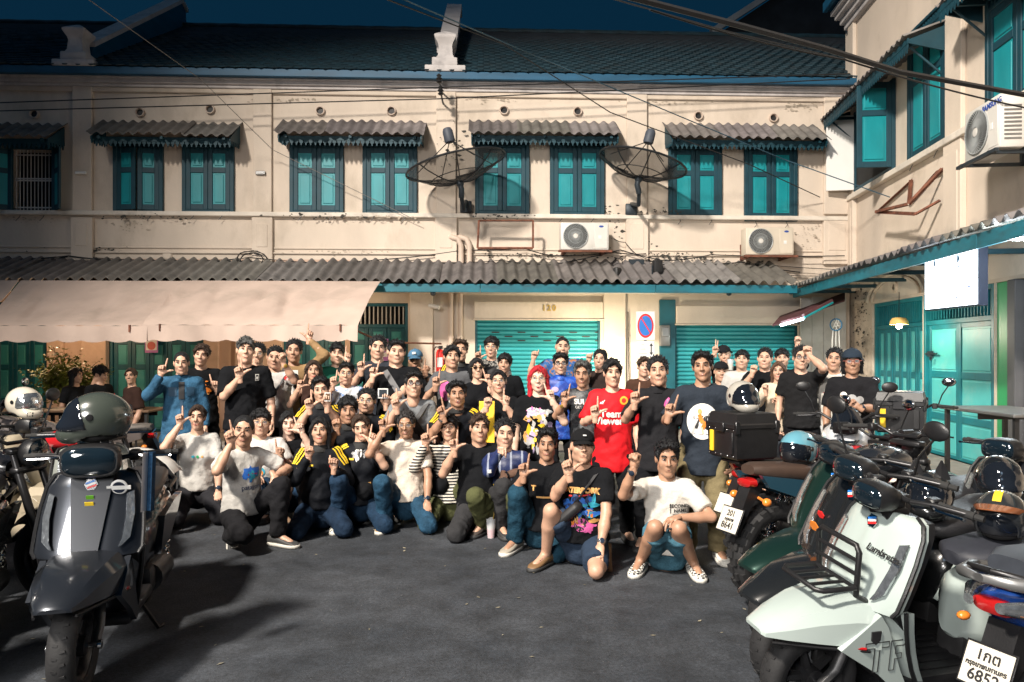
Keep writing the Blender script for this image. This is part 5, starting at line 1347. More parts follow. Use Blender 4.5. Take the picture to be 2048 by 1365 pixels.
# ---- hands: wrist at the origin, fingers up z, palm looks to -y, thumb to +x
def hand_template(g_, h):
    f = Field((-.075, -.085, -.05), (.13, .05, .21), h)
    f.cone((0, 0, -.045), (0, 0, .02), .026, .027, .01, fl=((0, 1, 0), .78))
    mcp = [(.030, 0, .088), (.010, .002, .094), (-.010, .002, .089), (-.028, 0, .078)]
    for i, p in enumerate(mcp): f.cone(((p[0]) * .6, 0, .015), p, .0165, .0125, .012)
    ln = [(.044, .026, .021), (.048, .030, .023), (.044, .027, .022), (.034, .020, .018)]; rd = [.0096, .0100, .0095, .0083]
    ext = {'L': (1, 0, 0, 0), 'fist': (0, 0, 0, 0), 'open': (1, 1, 1, 1), 'point': (.5, 0, 0, 0), 'thumb': (0, 0, 0, 0), 'relax': (.7, .66, .62, .6), 'V': (1, 1, 0, 0), 'hold': (.35, .35, .35, .35)}[g_]
    for i, p in enumerate(mcp):
        e = ext[i]; an = (1 - e) * 1.55 - .04; p = np.array(p, float); sp_ = (.10, .02, -.07, -.16)[i] * (1.6 if g_ in ('open', 'V') else .7)
        tot = 0
        for j in range(3):
            tot += an * (1.0, 1.05, .75)[j]
            d = np.array([sp_ * (1 if e > .5 else .1), -math.sin(tot), math.cos(tot)]); q = p + d * ln[i][j]
            f.cone(p, q, rd[i] * (1 - .09 * j), rd[i] * (1 - .09 * (j + 1)), .0045); p = q
    th = {'L': [(.024, -.006, .018), (.052, -.012, .042), (.083, -.012, .056), (.110, -.010, .062)], 'open': [(.024, -.006, .018), (.05, -.012, .045), (.075, -.014, .065), (.092, -.012, .085)], 'thumb': [(.022, -.008, .03), (.036, -.022, .06), (.040, -.022, .095), (.040, -.018, .122)],
          'relax': [(.022, -.008, .018), (.040, -.020, .045), (.046, -.026, .072), (.044, -.030, .092)], 'hold': [(.024, -.008, .018), (.042, -.026, .045), (.040, -.044, .070), (.030, -.052, .088)]}.get(g_, [(.022, -.010, .022), (.036, -.030, .046), (.026, -.050, .066), (.004, -.056, .074)])
    for j, (a, b_) in enumerate(zip(th, th[1:])): f.cone(a, b_, (.0155, .0125, .0105)[j], (.0125, .0105, .0085)[j], .009)
    v_, q = f.mesh(); return smooth_v(v_, q, 1, .25), q
HANDS = {}
def hand_np(g_, fine, mirror):
    k = (g_, fine)
    if k not in HANDS: HANDS[k] = hand_template(g_, .0048 if fine else .0066)
    v_, q = HANDS[k]
    if mirror: v_ = v_ * np.array([-1, 1, 1]); q = q[:, ::-1]
    return v_, q


def shoe_mesh(mat='shoe', sole='sole', high=False):
    w = MB(); rs = []
    prof = [(.075, .030, .012), (.070, .036, .085 if not high else .12), (.03, .038, .092 if not high else .13), (-.02, .038, .082), (-.06, .041, .066), (-.11, .046, .052), (-.155, .043, .044), (-.185, .028, .034), (-.195, .010, .026)]
    for y, hw, ht in prof:
        ring = []
        for k in range(14):
            a = 2 * PI * k / 14; ring.append((hw * math.copysign(abs(math.cos(a)) ** .8, math.cos(a)), y, .018 + (ht - .018) / 2 + (ht - .018) / 2 * math.copysign(abs(math.sin(a)) ** .75, math.sin(a))))
        rs.append(ring)
    w.rings(rs); s_ = MB(); ol = [(.040 * 0, .09)] ; pts = [(.0, .088), (.028, .078), (.036, .04), (.038, -.02), (.047, -.10), (.046, -.15), (.034, -.188), (.0, -.208)]
    ol = pts + [(-x, y) for x, y in reversed(pts[1:-1])]
    s_.prism(ol, lambda a, b_, d: (a, b_, d), 0, .026)
    lc = MB()
    for k in range(4): lc.tube([(-.022, -.035 - .022 * k, .078 - .006 * k), (0, -.04 - .022 * k, .084 - .007 * k), (.022, -.035 - .022 * k, .078 - .006 * k)], .0035, 4)
    return np_mesh('shoe', [(*mb_np(w), 0), (*mb_np(s_), 1), (*mb_np(lc), 1)], [mat, sole])
SHOES = {'sneaker': shoe_mesh(), 'dark': shoe_mesh('shoe', 'sole_dark'), 'boot': shoe_mesh('shoe', 'sole', True), 'check': shoe_mesh('checker', 'sole')}

for k_ in ('cloth', 'jersey', 'denim'):
    for q_ in MT[k_].node_tree.nodes:
        if q_.type == 'BUMP': q_.inputs['Distance'].default_value = .022
    MT[k_].node_tree.nodes['Principled BSDF'].inputs['Specular IOR Level'].default_value = .15
SKIN = {'light': (.56, .34, .24), 'mid': (.48, .28, .19), 'tan': (.37, .205, .13), 'dark': (.22, .11, .065)}
BLK = (.006, .0065, .008)
RT = random.Random(21)
U = lambda a: (lambda v_: v_ / max(1e-9, np.linalg.norm(v_)))(np.array(a, float))


def ik(a, b, l1, l2, hint):
    d = b - a; L = np.linalg.norm(d); mx = (l1 + l2) * .995
    if L > mx: b = a + d / L * mx; L = mx
    if L < abs(l1 - l2) + .02: L = abs(l1 - l2) + .02
    u = (b - a) / max(1e-6, np.linalg.norm(b - a)); t = (l1 * l1 - l2 * l2 + L * L) / (2 * L); hgt = math.sqrt(max(0, l1 * l1 - t * t))
    hv = np.array(hint, float); hv = hv - u * (hv @ u)
    if np.linalg.norm(hv) < 1e-5: hv = np.array([0, -1, 0.]) - u * u[1] * -1
    return a + u * t + U(hv) * hgt, b


def put(name, me, parent, mx, color=None):
    o = bpy.data.objects.new(name, me); COL.objects.link(o); o.parent = parent; o.matrix_local = mx
    if color: o.color = (*color, 1)
    return o

PEOPLE = []
def person(label, head, d, pose='stand', s=1.0, yaw=0, hyaw=None, tilt=0, pitch=0, lean=(0, 0), la=None, ra=None, bulk=1.0, sex='m', chub=0, skin='light', hair=('short', BLK), mouth='closed', squint=0.15,
           shirt=None, pants=None, shoe=('dark', (.03, .03, .03)), glasses=None, cap=None, decals=(), fine=True, extras=(), neck=1.0, feetw=.10, footpx=None, fwd=.24, legs=None):
    """head: pixel of the head centre; d: its depth; la / ra: the arm on the picture's left / right as (gesture, px, py[, forward]) or 'down' / 'knee'"""
    hc = np.array(P(head[0], head[1], d))
    if mouth == 'closed' and sex == 'm' and RT.random() < .6: mouth = 'smile'; squint = max(squint, .35)
    hx, hz_, bw_ = RT.uniform(.93, 1.06), RT.uniform(.96, 1.05), RT.uniform(.7, 1.5)
    tilt += RT.uniform(-5, 5); hyj = RT.uniform(-9, 9); pitch += RT.uniform(-4, 5)
    if pose != 'stand' and hyaw is None: hyaw = yaw * .25
    f0 = U([-hc[0], -hc[1], 0]); a = math.radians(yaw)
    rot = lambda v_, q: np.array([v_[0] * math.cos(q) - v_[1] * math.sin(q), v_[0] * math.sin(q) + v_[1] * math.cos(q), v_[2]])
    f = rot(f0, a); r = np.array([-f[1], f[0], 0]); up = np.array([0, 0, 1.])
    if pose == 'stand': s = min(1.06, max(.88, (hc[2] + .12) / 1.70)) if hc[2] > 1.36 else s
    t = U(up - f * lean[0] * 1.0 - r * lean[1])           # pelvis -> neck; lean > 0 leans forward: pelvis goes back
    t = U(up + f * lean[0] + r * lean[1])
    nb_ = hc - U(t * .6 + up * .4 + f * .12) * .165 * s
    sc_ = nb_ - t * .045 * s
    pel = sc_ - t * .46 * s
    if pel[2] < .17: pel = pel + up * (.17 - pel[2])
    sw = .160 * s * (.90 if sex == 'f' else 1.0) * (1 + (bulk - 1) * .5)
    sh = [sc_ - r * sw, sc_ + r * sw]; hip = [pel - r * .088 * s - up * .03, pel + r * .088 * s - up * .03]
    l1 = l2 = .415 * s; knee = [None, None]; foot = [None, None]; toe = [None, None]
    sgn = (-1, 1)
    for i in (0, 1):
        side = r * sgn[i]
        if pose == 'stand':
            ft = np.array([*(hip[i] + side * (feetw - .06))[:2], .085]); 
            if hip[i][2] < .7: ft[:2] += (f * (.04 + .10 * (.8 - hip[i][2])))[:2]
            knee[i], foot[i] = ik(hip[i], ft, l1, l2, f + side * .15)
        elif pose == 'squat':
            ft = np.array([*(hip[i] + f * .07 + side * feetw)[:2], .085]); knee[i], foot[i] = ik(hip[i], ft, l1, l2, f * 1.0 + up * .30 + side * .40)
        elif (pose == 'kneelL' and i == 0) or (pose == 'kneelR' and i == 1):
            ft = np.array([*(hip[i] + f * .15 + side * feetw)[:2], .085]); knee[i], foot[i] = ik(hip[i], ft, l1, l2, f * 1.0 + up * .5 + side * .40)
        else:
            hz = max(.0, hip[i][2] - .075); fw = math.sqrt(max(.04, l1 * l1 - hz * hz)); kn = hip[i] + U(f + side * .30) * fw; kn[2] = .075; knee[i] = kn
            ft = kn - f * .36 * s - side * .02; ft[2] = .085; foot[i] = ft
        if legs and legs[i]:
            ff, fs_, hf_, hs_, hu_ = legs[i]; ft = np.array([*(hip[i] + f * ff + side * fs_)[:2], .085]); knee[i], foot[i] = ik(hip[i], ft, l1, l2, f * hf_ + side * hs_ + up * hu_)
        if footpx and footpx[i]:
            px, py = footpx[i]; fd = FPX * (CAM_H - .085) / (py - HOR); ft = np.array(P(px, py, fd)); knee[i], foot[i] = ik(hip[i], ft, l1, l2, f * .7 + up * .9 + side * .4)
        td = U(f + side * .25); down = pose.startswith('kneel') and not ((pose == 'kneelL' and i == 0) or (pose == 'kneelR' and i == 1) or pose == 'kneelX')
        toe[i] = foot[i] + (td * .14 - up * .045 if not down else -f * .02 - up * .06 + f * 0)
    # arms
    u1, u2 = .285 * s, .245 * s; elb = [None, None]; wr = [None, None]; hands = []
    for i, spec in enumerate((la, ra)):
        side = r * sgn[i]; spec = spec or 'down'
        if spec == 'down':
            w_ = sh[i] - up * .50 * s + side * (.07 + .05 * (bulk - 1)) + f * .08; elb[i], wr[i] = ik(sh[i], w_, u1, u2, -f + side * .4); fd_, pn = U(wr[i] - elb[i]), U(-side + f * .2); g_ = 'relax'
        elif spec == 'knee':
            w_ = knee[i] + up * .07 - f * .10; elb[i], wr[i] = ik(sh[i], w_, u1, u2, side - up * .3); fd_, pn = U(f * .8 - up * .8), U(-up - f * .3); g_ = 'relax'
        elif spec == 'lap':
            w_ = (knee[0] + knee[1]) / 2 * .5 + pel * .5 + up * .16 + side * .08 + f * .05; elb[i], wr[i] = ik(sh[i], w_, u1, u2, side - up * .3); fd_, pn = U(f - side * .6), U(-up); g_ = 'relax'
        else:
            g_, px, py = spec[:3]; fw = spec[3] if len(spec) > 3 else fwd
            fd_ = up + side * .02; pn = f0 * 1.0
            if g_ == 'fist': fd_ = up
            if g_ in ('L', 'thumb', 'fist', 'V'): q_ = RT.uniform(-.32, .28); fd_ = U(up * math.cos(q_) + r * math.sin(q_)); pn = U(f0 + r * RT.uniform(-.45, .45))
            if g_ == 'relax': fd_ = None
            if g_ == 'point': fd_ = f0 * .9 + up * .1
            hcn = np.array(P(px, py, d - fw)); cl = .07
            w_ = hcn - (U(fd_) * cl if fd_ is not None else 0)
            elb[i], wr[i] = ik(sh[i], w_, u1, u2, -up * 1.0 + side * .55 - f * .05)
            if fd_ is None: fd_, pn = U(U(wr[i] - elb[i]) - up * .35), U(-up * .2 + f)
            if g_ == 'point': pn = -up
            if len(spec) > 4: q = math.radians(spec[4]); fd_ = U(np.array(U(fd_)) * math.cos(q) + r * math.sin(q))
        hands.append((g_, fd_, pn))
    org = np.array([pel[0], pel[1], 0]); S_ = lambda p: np.array(p) - org
    allp = [hc, nb_, *sh, *hip, *knee, *foot, *toe, *elb, *wr]; lo = np.min(allp, 0) - .24 - org; hi = np.max(allp, 0) + .24 - org
    fl = (f, .68)
    B_ = bulk * (.93 if sex == 'f' else 1.0)

    def torso(F, g=0.0, wr_=0.0, k=.05, low=True, flat=.68):
        fl_ = (f, flat)
        if low: F.cone(S_(pel - t * .05 * s), S_(pel + t * .14 * s), (.150 * (1 + (B_ - 1) * .8)) * s + g, .140 * B_ * s + g, k, fl_, wr=wr_)
        F.cone(S_(pel + t * .12 * s), S_(sc_ - t * .13 * s), .138 * B_ * s + g, .152 * (1 + (B_ - 1) * .6) * s + g, k, fl_, wr=wr_)
        F.cone(S_(sh[0] + r * .045 - t * .015), S_(sh[1] - r * .045 - t * .015), .058 * s + g, .058 * s + g, k)
        F.cone(S_(sc_ - t * .06), S_(nb_ + t * .01), .090 * s + g, .052 * s + g * .6, .04, (f, .8))
        if B_ > 1.08: F.cone(S_(pel + t * .10 * s + f * .06 * B_), S_(pel + t * .22 * s + f * .05 * B_), .105 * B_ * s + g, .10 * B_ * s + g, k, wr=wr_)
        if sex == 'f':
            for q in (-1, 1): F.ell(S_(sc_ - t * .16 * s + f * .075 + r * q * .065), np.array([.052, .050, .052]) + g * .5, .05)

    hb = .017 if fine else .021
    F = Field(lo, hi, hb); torso(F)
    F.cone(S_(nb_ - t * .02), S_(hc - up * .05), .055 * s, .05 * s, .03)
    for i in (0, 1):
        F.cone(S_(sh[i]), S_(elb[i]), .050 * s * (1 + (bulk - 1) * .6), .037 * s * (1 + (bulk - 1) * .5), .03); F.cone(S_(elb[i]), S_(elb[i] * .6 + wr[i] * .4), .037 * s, .040 * s * (1 + (bulk - 1) * .4), .02); F.cone(S_(elb[i] * .6 + wr[i] * .4), S_(wr[i]), .040 * s * (1 + (bulk - 1) * .4), .0265 * s, .02)
        F.cone(S_(hip[i]), S_(knee[i]), .083 * s * (1 + (bulk - 1) * .6), .054 * s, .035); F.cone(S_(knee[i]), S_(knee[i] * .66 + foot[i] * .34), .053 * s, .055 * s, .02); F.cone(S_(knee[i] * .66 + foot[i] * .34), S_(foot[i]), .055 * s, .037 * s, .02); F.cone(S_(foot[i]), S_(toe[i]), .036, .030, .015)
    bv, bq = F.mesh(); bv = smooth_v(bv, bq, 1, .4)
    parts = [(bv, bq, 0)]
    # head
    hf = rot(f0, math.radians((hyaw if hyaw is not None else yaw * .25) + hyj)); hr = np.array([-hf[1], hf[0], 0])
    MH = Matrix.Identity(4)
    R3 = np.stack([hr, -hf, up], 1)
    Rt = Matrix(R3.tolist()).to_4x4() @ Matrix.Rotation(math.radians(tilt), 4, 'Y') @ Matrix.Rotation(math.radians(pitch), 4, 'X')
    hs = s if pose == 'stand' else 1.0
    hs = max(.93, min(1.05, hs)) * (.96 if sex == 'f' else 1.03)
    MH = Matrix.Translation(V(S_(hc))) @ Rt @ Matrix.Diagonal((hs * hx, hs * (2 - hx), hs * hz_, 1))
    hv, hq = HEADS[(sex, chub + (0 if fine else 10))]
    parts.append((np_xf(hv, MH), hq, 0))
    for v_, f_, mi in face_parts(mouth, sex == 'f', squint, bw_): parts.append((np_xf(v_, MH), f_, mi))
    for i in (0, 1):
        g_, fd_, pn = hands[i]; z = U(fd_); y = -np.array(pn, float); y = U(y - z * (y @ z)); x = np.cross(y, z)
        v_, q = hand_np(g_, fine, i == 1)
        MX = Matrix(np.stack([x, y, z], 1).tolist()).to_4x4(); MX.translation = V(S_(wr[i])); MX = MX @ Matrix.Scale(s * (.92 if sex == 'f' else 1.0), 4)
        parts.append((np_xf(v_, MX), q, 0)); hands[i] = (g_, MX)
    me = np_mesh('person', parts, ['skin', 'eye_white', 'eye_dark', 'lip_red' if sex == 'f' else 'lip', 'teeth', 'mouth_dark', 'skin'])
    o = bpy.data.objects.new('person', me); COL.objects.link(o); o.location = V(org); o.color = (*SKIN[skin], 1) if isinstance(skin, str) else (*skin, 1)
    tag(o, label, 'person', 'people posing for the group photograph')
    # clothes
    hcl = .0165 if fine else .021
    sh_ = dict(col=BLK, sleeve='short', mat='cloth', hem=.10, loose=.016, collar=None); sh_.update(shirt or {})
    F = Field(lo, hi, hcl); gl = sh_['loose']
    torso(F, gl, .0075, .045, True, .70)
    F.cone(S_(pel + t * .02 * s), S_(pel - t * .20 * s), .154 * B_ * s + gl, .186 * B_ * s + gl * 1.4, .03, (f, .90), wr=.008)
    sl = sh_['sleeve']
    for i in (0, 1):
        ad = U(elb[i] - sh[i]); 
        if sl == 'none': continue
        frac = {'short': .74, 'half': .92, 'long': 1.4}[sl]
        ct = [(S_(sh[i] + (elb[i] - sh[i]) * frac), ad)] if sl != 'long' else []
        rr_ = .051 * s * (1 + (bulk - 1) * .6) + gl * .85
        F.cone(S_(sh[i] - t * .01), S_(sh[i] + (elb[i] - sh[i]) * 1.02), rr_, rr_ * (1.02 if sl != 'long' else .84), .03, cut=ct, wr=.007)
        if sl == 'long':
            fa = U(wr[i] - elb[i]); F.cone(S_(elb[i]), S_(wr[i]), rr_ * .80, rr_ * .60, .03, cut=[(S_(wr[i] - fa * .012), fa)], wr=.006)
    F.plane(S_(pel - t * (sh_['hem'] if pose == 'stand' else min(.03, sh_['hem'])) * s), -t)
    # neck opening
    F.ell(S_(nb_ + t * .045 * s + f * .018), np.array([.066, .066, .052]) * s if sh_['collar'] != 'v' else np.array([.07, .07, .075]) * s, .012, 's')
    sv, sq = F.mesh(); sv = smooth_v(sv, sq, 1, .3)
    so = None
    if len(sq):
        me = np_mesh('shirt', [(sv, sq, 0)], [sh_['mat']]); so = put('shirt', me, o, Matrix(), sh_['col'])
    if sh_['collar'] == 'polo':
        w = MB(); cn = V(S_(nb_ + t * .012)); cc = MB()
        pts = []
        for q in range(3):
            row = []
            for k in range(17):
                an = -2.75 + 5.5 * k / 16 + PI / 2; rr_ = (.064 + .012 * q) * s; c_ = V(f) * math.sin(an) * rr_ * 1.0 + V(r) * math.cos(an) * rr_; row.append(cn + c_ + V(t) * (.026 - .030 * q) * s)
            pts.append(row)
        w.grid(pts, (0, 0, -.006)); me = np_mesh('collar', [(*mb_np(w), 0)], [sh_['mat']]); put('collar', me, so, Matrix(), sh_.get('ccol', sh_['col']))
    pt_ = dict(col=BLK, kind='long', mat='cloth', loose=.018); pt_.update(pants or {})
    F = Field(lo, hi, hcl); pl = pt_['loose']
    F.cone(S_(pel - t * .07 * s), S_(pel + t * .06 * s), .150 * B_ * s + pl * .4, .142 * B_ * s + pl * .3, .04, (f, .70), wr=.003, cut=[(S_(pel + t * .09 * s), t)])
    for i in (0, 1):
        kd = U(knee[i] - hip[i])
        if pt_['kind'] == 'shorts':
            F.cone(S_(hip[i]), S_(hip[i] + (knee[i] - hip[i]) * 1.1), .084 * s * (1 + (bulk - 1) * .6) + pl * .7, .078 * s + pl * .7, .025, cut=[(S_(hip[i] + (knee[i] - hip[i]) * .80), kd)], wr=.005)
        else:
            F.cone(S_(hip[i]), S_(knee[i]), .080 * s * (1 + (bulk - 1) * .6) + pl * .8, .058 * s + pl * .9, .045, wr=.009)
            F.cone(S_(knee[i]), S_(foot[i]), .060 * s + pl, .050 * s + pl, .03, cut=[(S_(foot[i] + up * .0), U(foot[i] - knee[i]))], wr=.010)
    F.plane((0, 0, .012), (0, 0, -1))
    pv_, pq = F.mesh(); pv_ = smooth_v(pv_, pq, 1, .3)
    if len(pq): put('trousers' if pt_['kind'] != 'shorts' else 'shorts', np_mesh('trousers', [(pv_, pq, 0)], [pt_['mat']]), o, Matrix(), pt_['col'])
    if shoe:
        for i in (0, 1):
            td = U(toe[i] - foot[i]); 
            y = -U([f[0] + r[0] * sgn[i] * .25, f[1] + r[1] * sgn[i] * .25, 0])
            MX = Matrix(np.stack([np.cross(y, up), y, up], 1).tolist()).to_4x4(); down = td[2] < -.75
            if down: MX = MX @ Matrix.Rotation(math.radians(62), 4, 'X')
            MX.translation = V(S_(foot[i])) - (V((0, 0, .083)) if not down else V(-f * .0) * 0 + V((0, 0, .0)) - V(f) * .0)
            put('shoe', SHOES[shoe[0]], o, MX @ Matrix.Scale(1.1 * s, 4), shoe[1])
    if hair: put('hair', hair_me(hair[0]), o, MH @ Matrix.Translation((0, 0, .0)), hair[1])
    if cap: put('cap', CAP, o, MH @ Matrix.Translation((0, 0, .002)) @ Matrix.Rotation(math.radians(cap[1]), 4, 'Z') @ Matrix.Scale(1.03, 4), cap[0])
    if glasses: put('glasses', GLS[glasses], o, MH)
    inf = dict(o=o, shirt=so, f=f, r=r, t=t, sc=sc_, nb=nb_, pel=pel, S=S_, org=org, hands=hands, MH=MH, knee=knee, foot=foot, elb=elb, wr=wr, s=s, sh=sh, f0=f0, hip=hip)
    if decals or extras:
        bvh = BVHTree.FromPolygons([V(p) for p in sv], [tuple(int(i) for i in q) for q in sq]) if len(sq) else None
        inf['bvh'] = bvh
        for dc in decals: decal(inf, *dc)
        for ex in extras: ex(inf)
    for i, sp_ in enumerate((la, ra)):
        if isinstance(sp_, tuple):
            tgt = np.array(P(sp_[1], sp_[2], d - (sp_[3] if len(sp_) > 3 else fwd)))
    PEOPLE.append(inf)
    return inf


def project(inf, pts, x0, y0, layer, sx=1.0):
    """lay 2D points on the chest: x along the shoulders, y up the torso, from the breastbone"""
    c0 = inf['sc'] - inf['t'] * .15 * inf['s']; out = []
    f = V(inf['f']); bv = inf['bvh']; last = None
    for x, y in pts:
        p = c0 + inf['r'] * (x0 + x) + inf['t'] * (y0 + y); st = V(inf['S'](p)) + f * .6
        hit = bv.ray_cast(st, -f, 1.2) if bv else (None,)
        if hit[0] is None: q = (last if last is not None else V(inf['S'](p)) + f * .1)
        else: q = hit[0] + hit[1] * 0 + f * (.0035 + .0012 * layer); last = q
        out.append(np.array(q))
    return np.array(out)


def decal(inf, kind, mat, x, y, *a):
    if mat not in MT: reg(mat, COLS[mat], .7, var=.05)
    if kind == 'text':
        body, size = a[0], a[1]; kw = a[2] if len(a) > 2 else {}; ly = kw.pop('layer', 2) if 'layer' in kw else 2
        me0 = text_mesh(body, size, 0, **kw); v2 = [(v_.co.x, v_.co.y) for v_ in me0.vertices]; fs_ = [tuple(p.vertices) for p in me0.polygons]; bpy.data.meshes.remove(me0)
        if not v2: return
        pv_ = project(inf, v2, x, y, ly); me = np_mesh('shirt_print', [(pv_, fs_, 0)], [mat])
    elif kind == 'ell':
        rx, ry = a[0], a[1]; ly = a[2] if len(a) > 2 else 1; n_ = 26; v2 = [(0, 0)]; fs_ = []
        for k in (1, 2, 3, 4):
            v2 += [(rx * k / 4 * math.cos(2 * PI * q / n_), ry * k / 4 * math.sin(2 * PI * q / n_)) for q in range(n_)]
        fs_ = [(0, 1 + q, 1 + (q + 1) % n_) for q in range(n_)]
        for k in range(3): fs_ += [(1 + k * n_ + q, 1 + (k + 1) * n_ + q, 1 + (k + 1) * n_ + (q + 1) % n_, 1 + k * n_ + (q + 1) % n_) for q in range(n_)]
        me = np_mesh('shirt_print', [(project(inf, v2, x, y, ly), fs_, 0)], [mat])
    elif kind == 'rect':
        w_, h_ = a[0], a[1]; ly = a[2] if len(a) > 2 else 1; an = math.radians(a[3]) if len(a) > 3 else 0; nx = max(2, int(w_ / .02)); ny = max(2, int(h_ / .02))
        v2 = []
        for j in range(ny + 1):
            for i in range(nx + 1):
                px, py = -w_ / 2 + w_ * i / nx, -h_ / 2 + h_ * j / ny; v2.append((px * math.cos(an) - py * math.sin(an), px * math.sin(an) + py * math.cos(an)))
        fs_ = [(j * (nx + 1) + i, j * (nx + 1) + i + 1, (j + 1) * (nx + 1) + i + 1, (j + 1) * (nx + 1) + i) for j in range(ny) for i in range(nx)]
        me = np_mesh('shirt_print', [(project(inf, v2, x, y, ly), fs_, 0)], [mat])
    elif kind == 'blobs':
        w_, h_, n_, seed, mats = a; rnd_ = random.Random(seed); prs = []
        for mt_ in [mat] + list(mats):
            if mt_ not in MT: reg(mt_, COLS[mt_], .7, var=.05)
        ms = [mat] + list(mats)
        for k in range(n_):
            cx, cy = rnd_.uniform(-w_ / 2, w_ / 2), rnd_.uniform(-h_ / 2, h_ / 2); rr_ = rnd_.uniform(.012, .042); m_ = 9; st = rnd_.uniform(.5, 1.6)
            v2 = [(cx, cy)] + [(cx + rr_ * st * rnd_.uniform(.5, 1.15) * math.cos(2 * PI * q / m_), cy + rr_ / st * rnd_.uniform(.5, 1.15) * math.sin(2 * PI * q / m_)) for q in range(m_)]
            prs.append((project(inf, v2, x, y, 1 + k * .05), [(0, 1 + q, 1 + (q + 1) % m_) for q in range(m_)], k % len(ms)))
        me = np_mesh('shirt_print', prs, ms)
    o = put('shirt_print', me, inf['shirt'], Matrix()); return o

COLS = {'p_white': (.68, .66, .62), 'p_black': (.015, .015, .017), 'p_yellow': (.75, .48, .02), 'p_red': (.55, .02, .02), 'p_blue': (.02, .13, .5), 'p_gold': (.6, .32, .10), 'p_orange': (.72, .20, .02), 'p_pink': (.6, .10, .32), 'p_lilac': (.38, .3, .45),
        'p_cyan': (.02, .30, .42), 'p_navy': (.02, .04, .12), 'p_green': (.02, .30, .10), 'p_grey': (.3, .3, .3), 'p_skin': (.62, .40, .26), 'p_crest': (.68, .38, .03), 'p_denim': (.016, .058, .11)}


# ---- things people wear
def strap(mat='strap_black', frm='l', w_=.022, bag=None):
    def go(inf):
        a, b_ = (-1, 1) if frm == 'l' else (1, -1); f, r, t, S_ = inf['f'], inf['r'], inf['t'], inf['S']; pts = []; bv = inf['bvh']
        for k in range(15):
            q = k / 14; p = inf['sc'] + r * (a * .12 * (1 - q) + b_ * .15 * q) - t * (-.02 + .42 * q) * inf['s']; h_ = bv.ray_cast(V(S_(p)) + V(f) * .6, -V(f), 1.2)
            if h_[0] is not None: pts.append(h_[0] + V(f) * .004)
        if len(pts) < 4: return
        mb = MB(); R_ = V(r + t * .5).normalized(); rows_ = [[p - R_ * w_, p + R_ * w_] for p in pts]; mb.grid(rows_, V(f) * .005)
        st = mb.build('strap', mat, inf['o'], 50)
        if bag:
            px, py = bag; q = len(pts) * py; c_ = pts[min(len(pts) - 1, int(q))]; w = MB(); w.box((-.15, -.04, -.085), (.15, .035, .085), .035)
            w.xf(frame_mx(c_ + V(f) * .035, V(r * b_ * 1.0 - t * .9) if px else V(r), V(t + r * b_ * .9) if px else V(t))); w.build('sling_bag', 'strap_black', inf['o'], 50)
            w = MB(); w.tube([(-.11, .0, .05), (.11, .0, .05)], .004, 4); w.xf(frame_mx(c_ + V(f) * .072, V(r * b_ - t * .9) if px else V(r), V(t + r * b_ * .9) if px else V(t))); w.build('zip', 'steel', inf['o'])
    return go


def watch(i, band='strap_black', face='watch_face', w_=.011, back=.035):
    def go(inf):
        p = inf['wr'][i]; d = U(inf['wr'][i] - inf['elb'][i]); c_ = V(inf['S'](p - d * back)); z = V(d); x = z.orthogonal().normalized(); y = z.cross(x); mb = MB()
        mb.rings([[c_ + (x * math.cos(2 * PI * k / 16) + y * math.sin(2 * PI * k / 16)) * (.031 + q[1]) + z * q[0] for k in range(16)] for q in ((-w_, 0), (-w_ * .8, .003), (w_ * .8, .003), (w_, 0))], cap=False); b_ = mb.build('wristband', band, inf['o'], 40)
        if face:
            nrm = V(inf['f0']); nrm = (nrm - z * nrm.dot(z)).normalized(); mb = MB(); m_ = frame_mx(c_ + nrm * .034, z, nrm.cross(z)); mb.lathe([(.001, -.004), (.019, -.004), (.019, .006), (.015, .008), (.001, .008)], n_=14); mb.xf(m_); mb.build('watch_dial', face, b_, 40)
    return go


def lines3(mat='p_yellow'):
    """three bars along the shoulders of the black sports shirts"""
    def go(inf):
        if mat not in MT: reg(mat, COLS[mat], .7)
        for i in (0, 1):
            d = inf['elb'][i] - inf['sh'][i]
            for k in (-1, 0, 1):
                rows_ = []
                for q in range(9):
                    p = inf['sh'][i] * 1.0 + (inf['nb'] - inf['sh'][i]) * .35 * (1 - q / 8) + d * .55 * (q / 8); off = k * .024
                    up = V((0, 0, 1)) + V(inf['f']) * .9 + V(inf['r']) * (-.7, .7)[i]; up.normalize(); ax = V(U(d - (inf['nb'] - inf['sh'][i]))); sd = up.cross(ax).normalized()
                    st = V(inf['S'](p)) + sd * off + up * .4; h_ = inf['bvh'].ray_cast(st, -up, .6)
                    if h_[0] is not None: rows_.append([h_[0] + up * .004 - sd * .0075, h_[0] + up * .004 + sd * .0075])
                if len(rows_) > 2: mb = MB(); mb.grid(rows_, up * .002); mb.build('shoulder_stripe', mat, inf['shirt'])
    return go
# ================================================================== THE CROWD
WHT = (.48, .465, .44); GRY = (.17, .18, .19); NAVY = (.014, .022, .045); JEAN = (.014, .036, .075); OLV = (.075, .080, .035); KHK = (.16, .13, .07); TEAL = (.01, .12, .09)
GH = (.07, .07, .068); BRN = (.035, .020, .013)
tee = lambda c=BLK, **k: dict(col=c, **k)
spt = lambda: dict(col=(.006, .007, .010), collar='polo', mat='jersey', ccol=(.03, .03, .03))
jn = lambda c=JEAN: dict(col=c, mat='denim')
PT = person
def _cap_patch(i, w_=.022, z0=.075, z1=.102):
    mb = MB(); mb.box((-w_, -.104, z0), (w_, -.092, z1), .002); q = mb.build('cap_patch', 'sign_white', i['o']); q.matrix_local = i['MH']
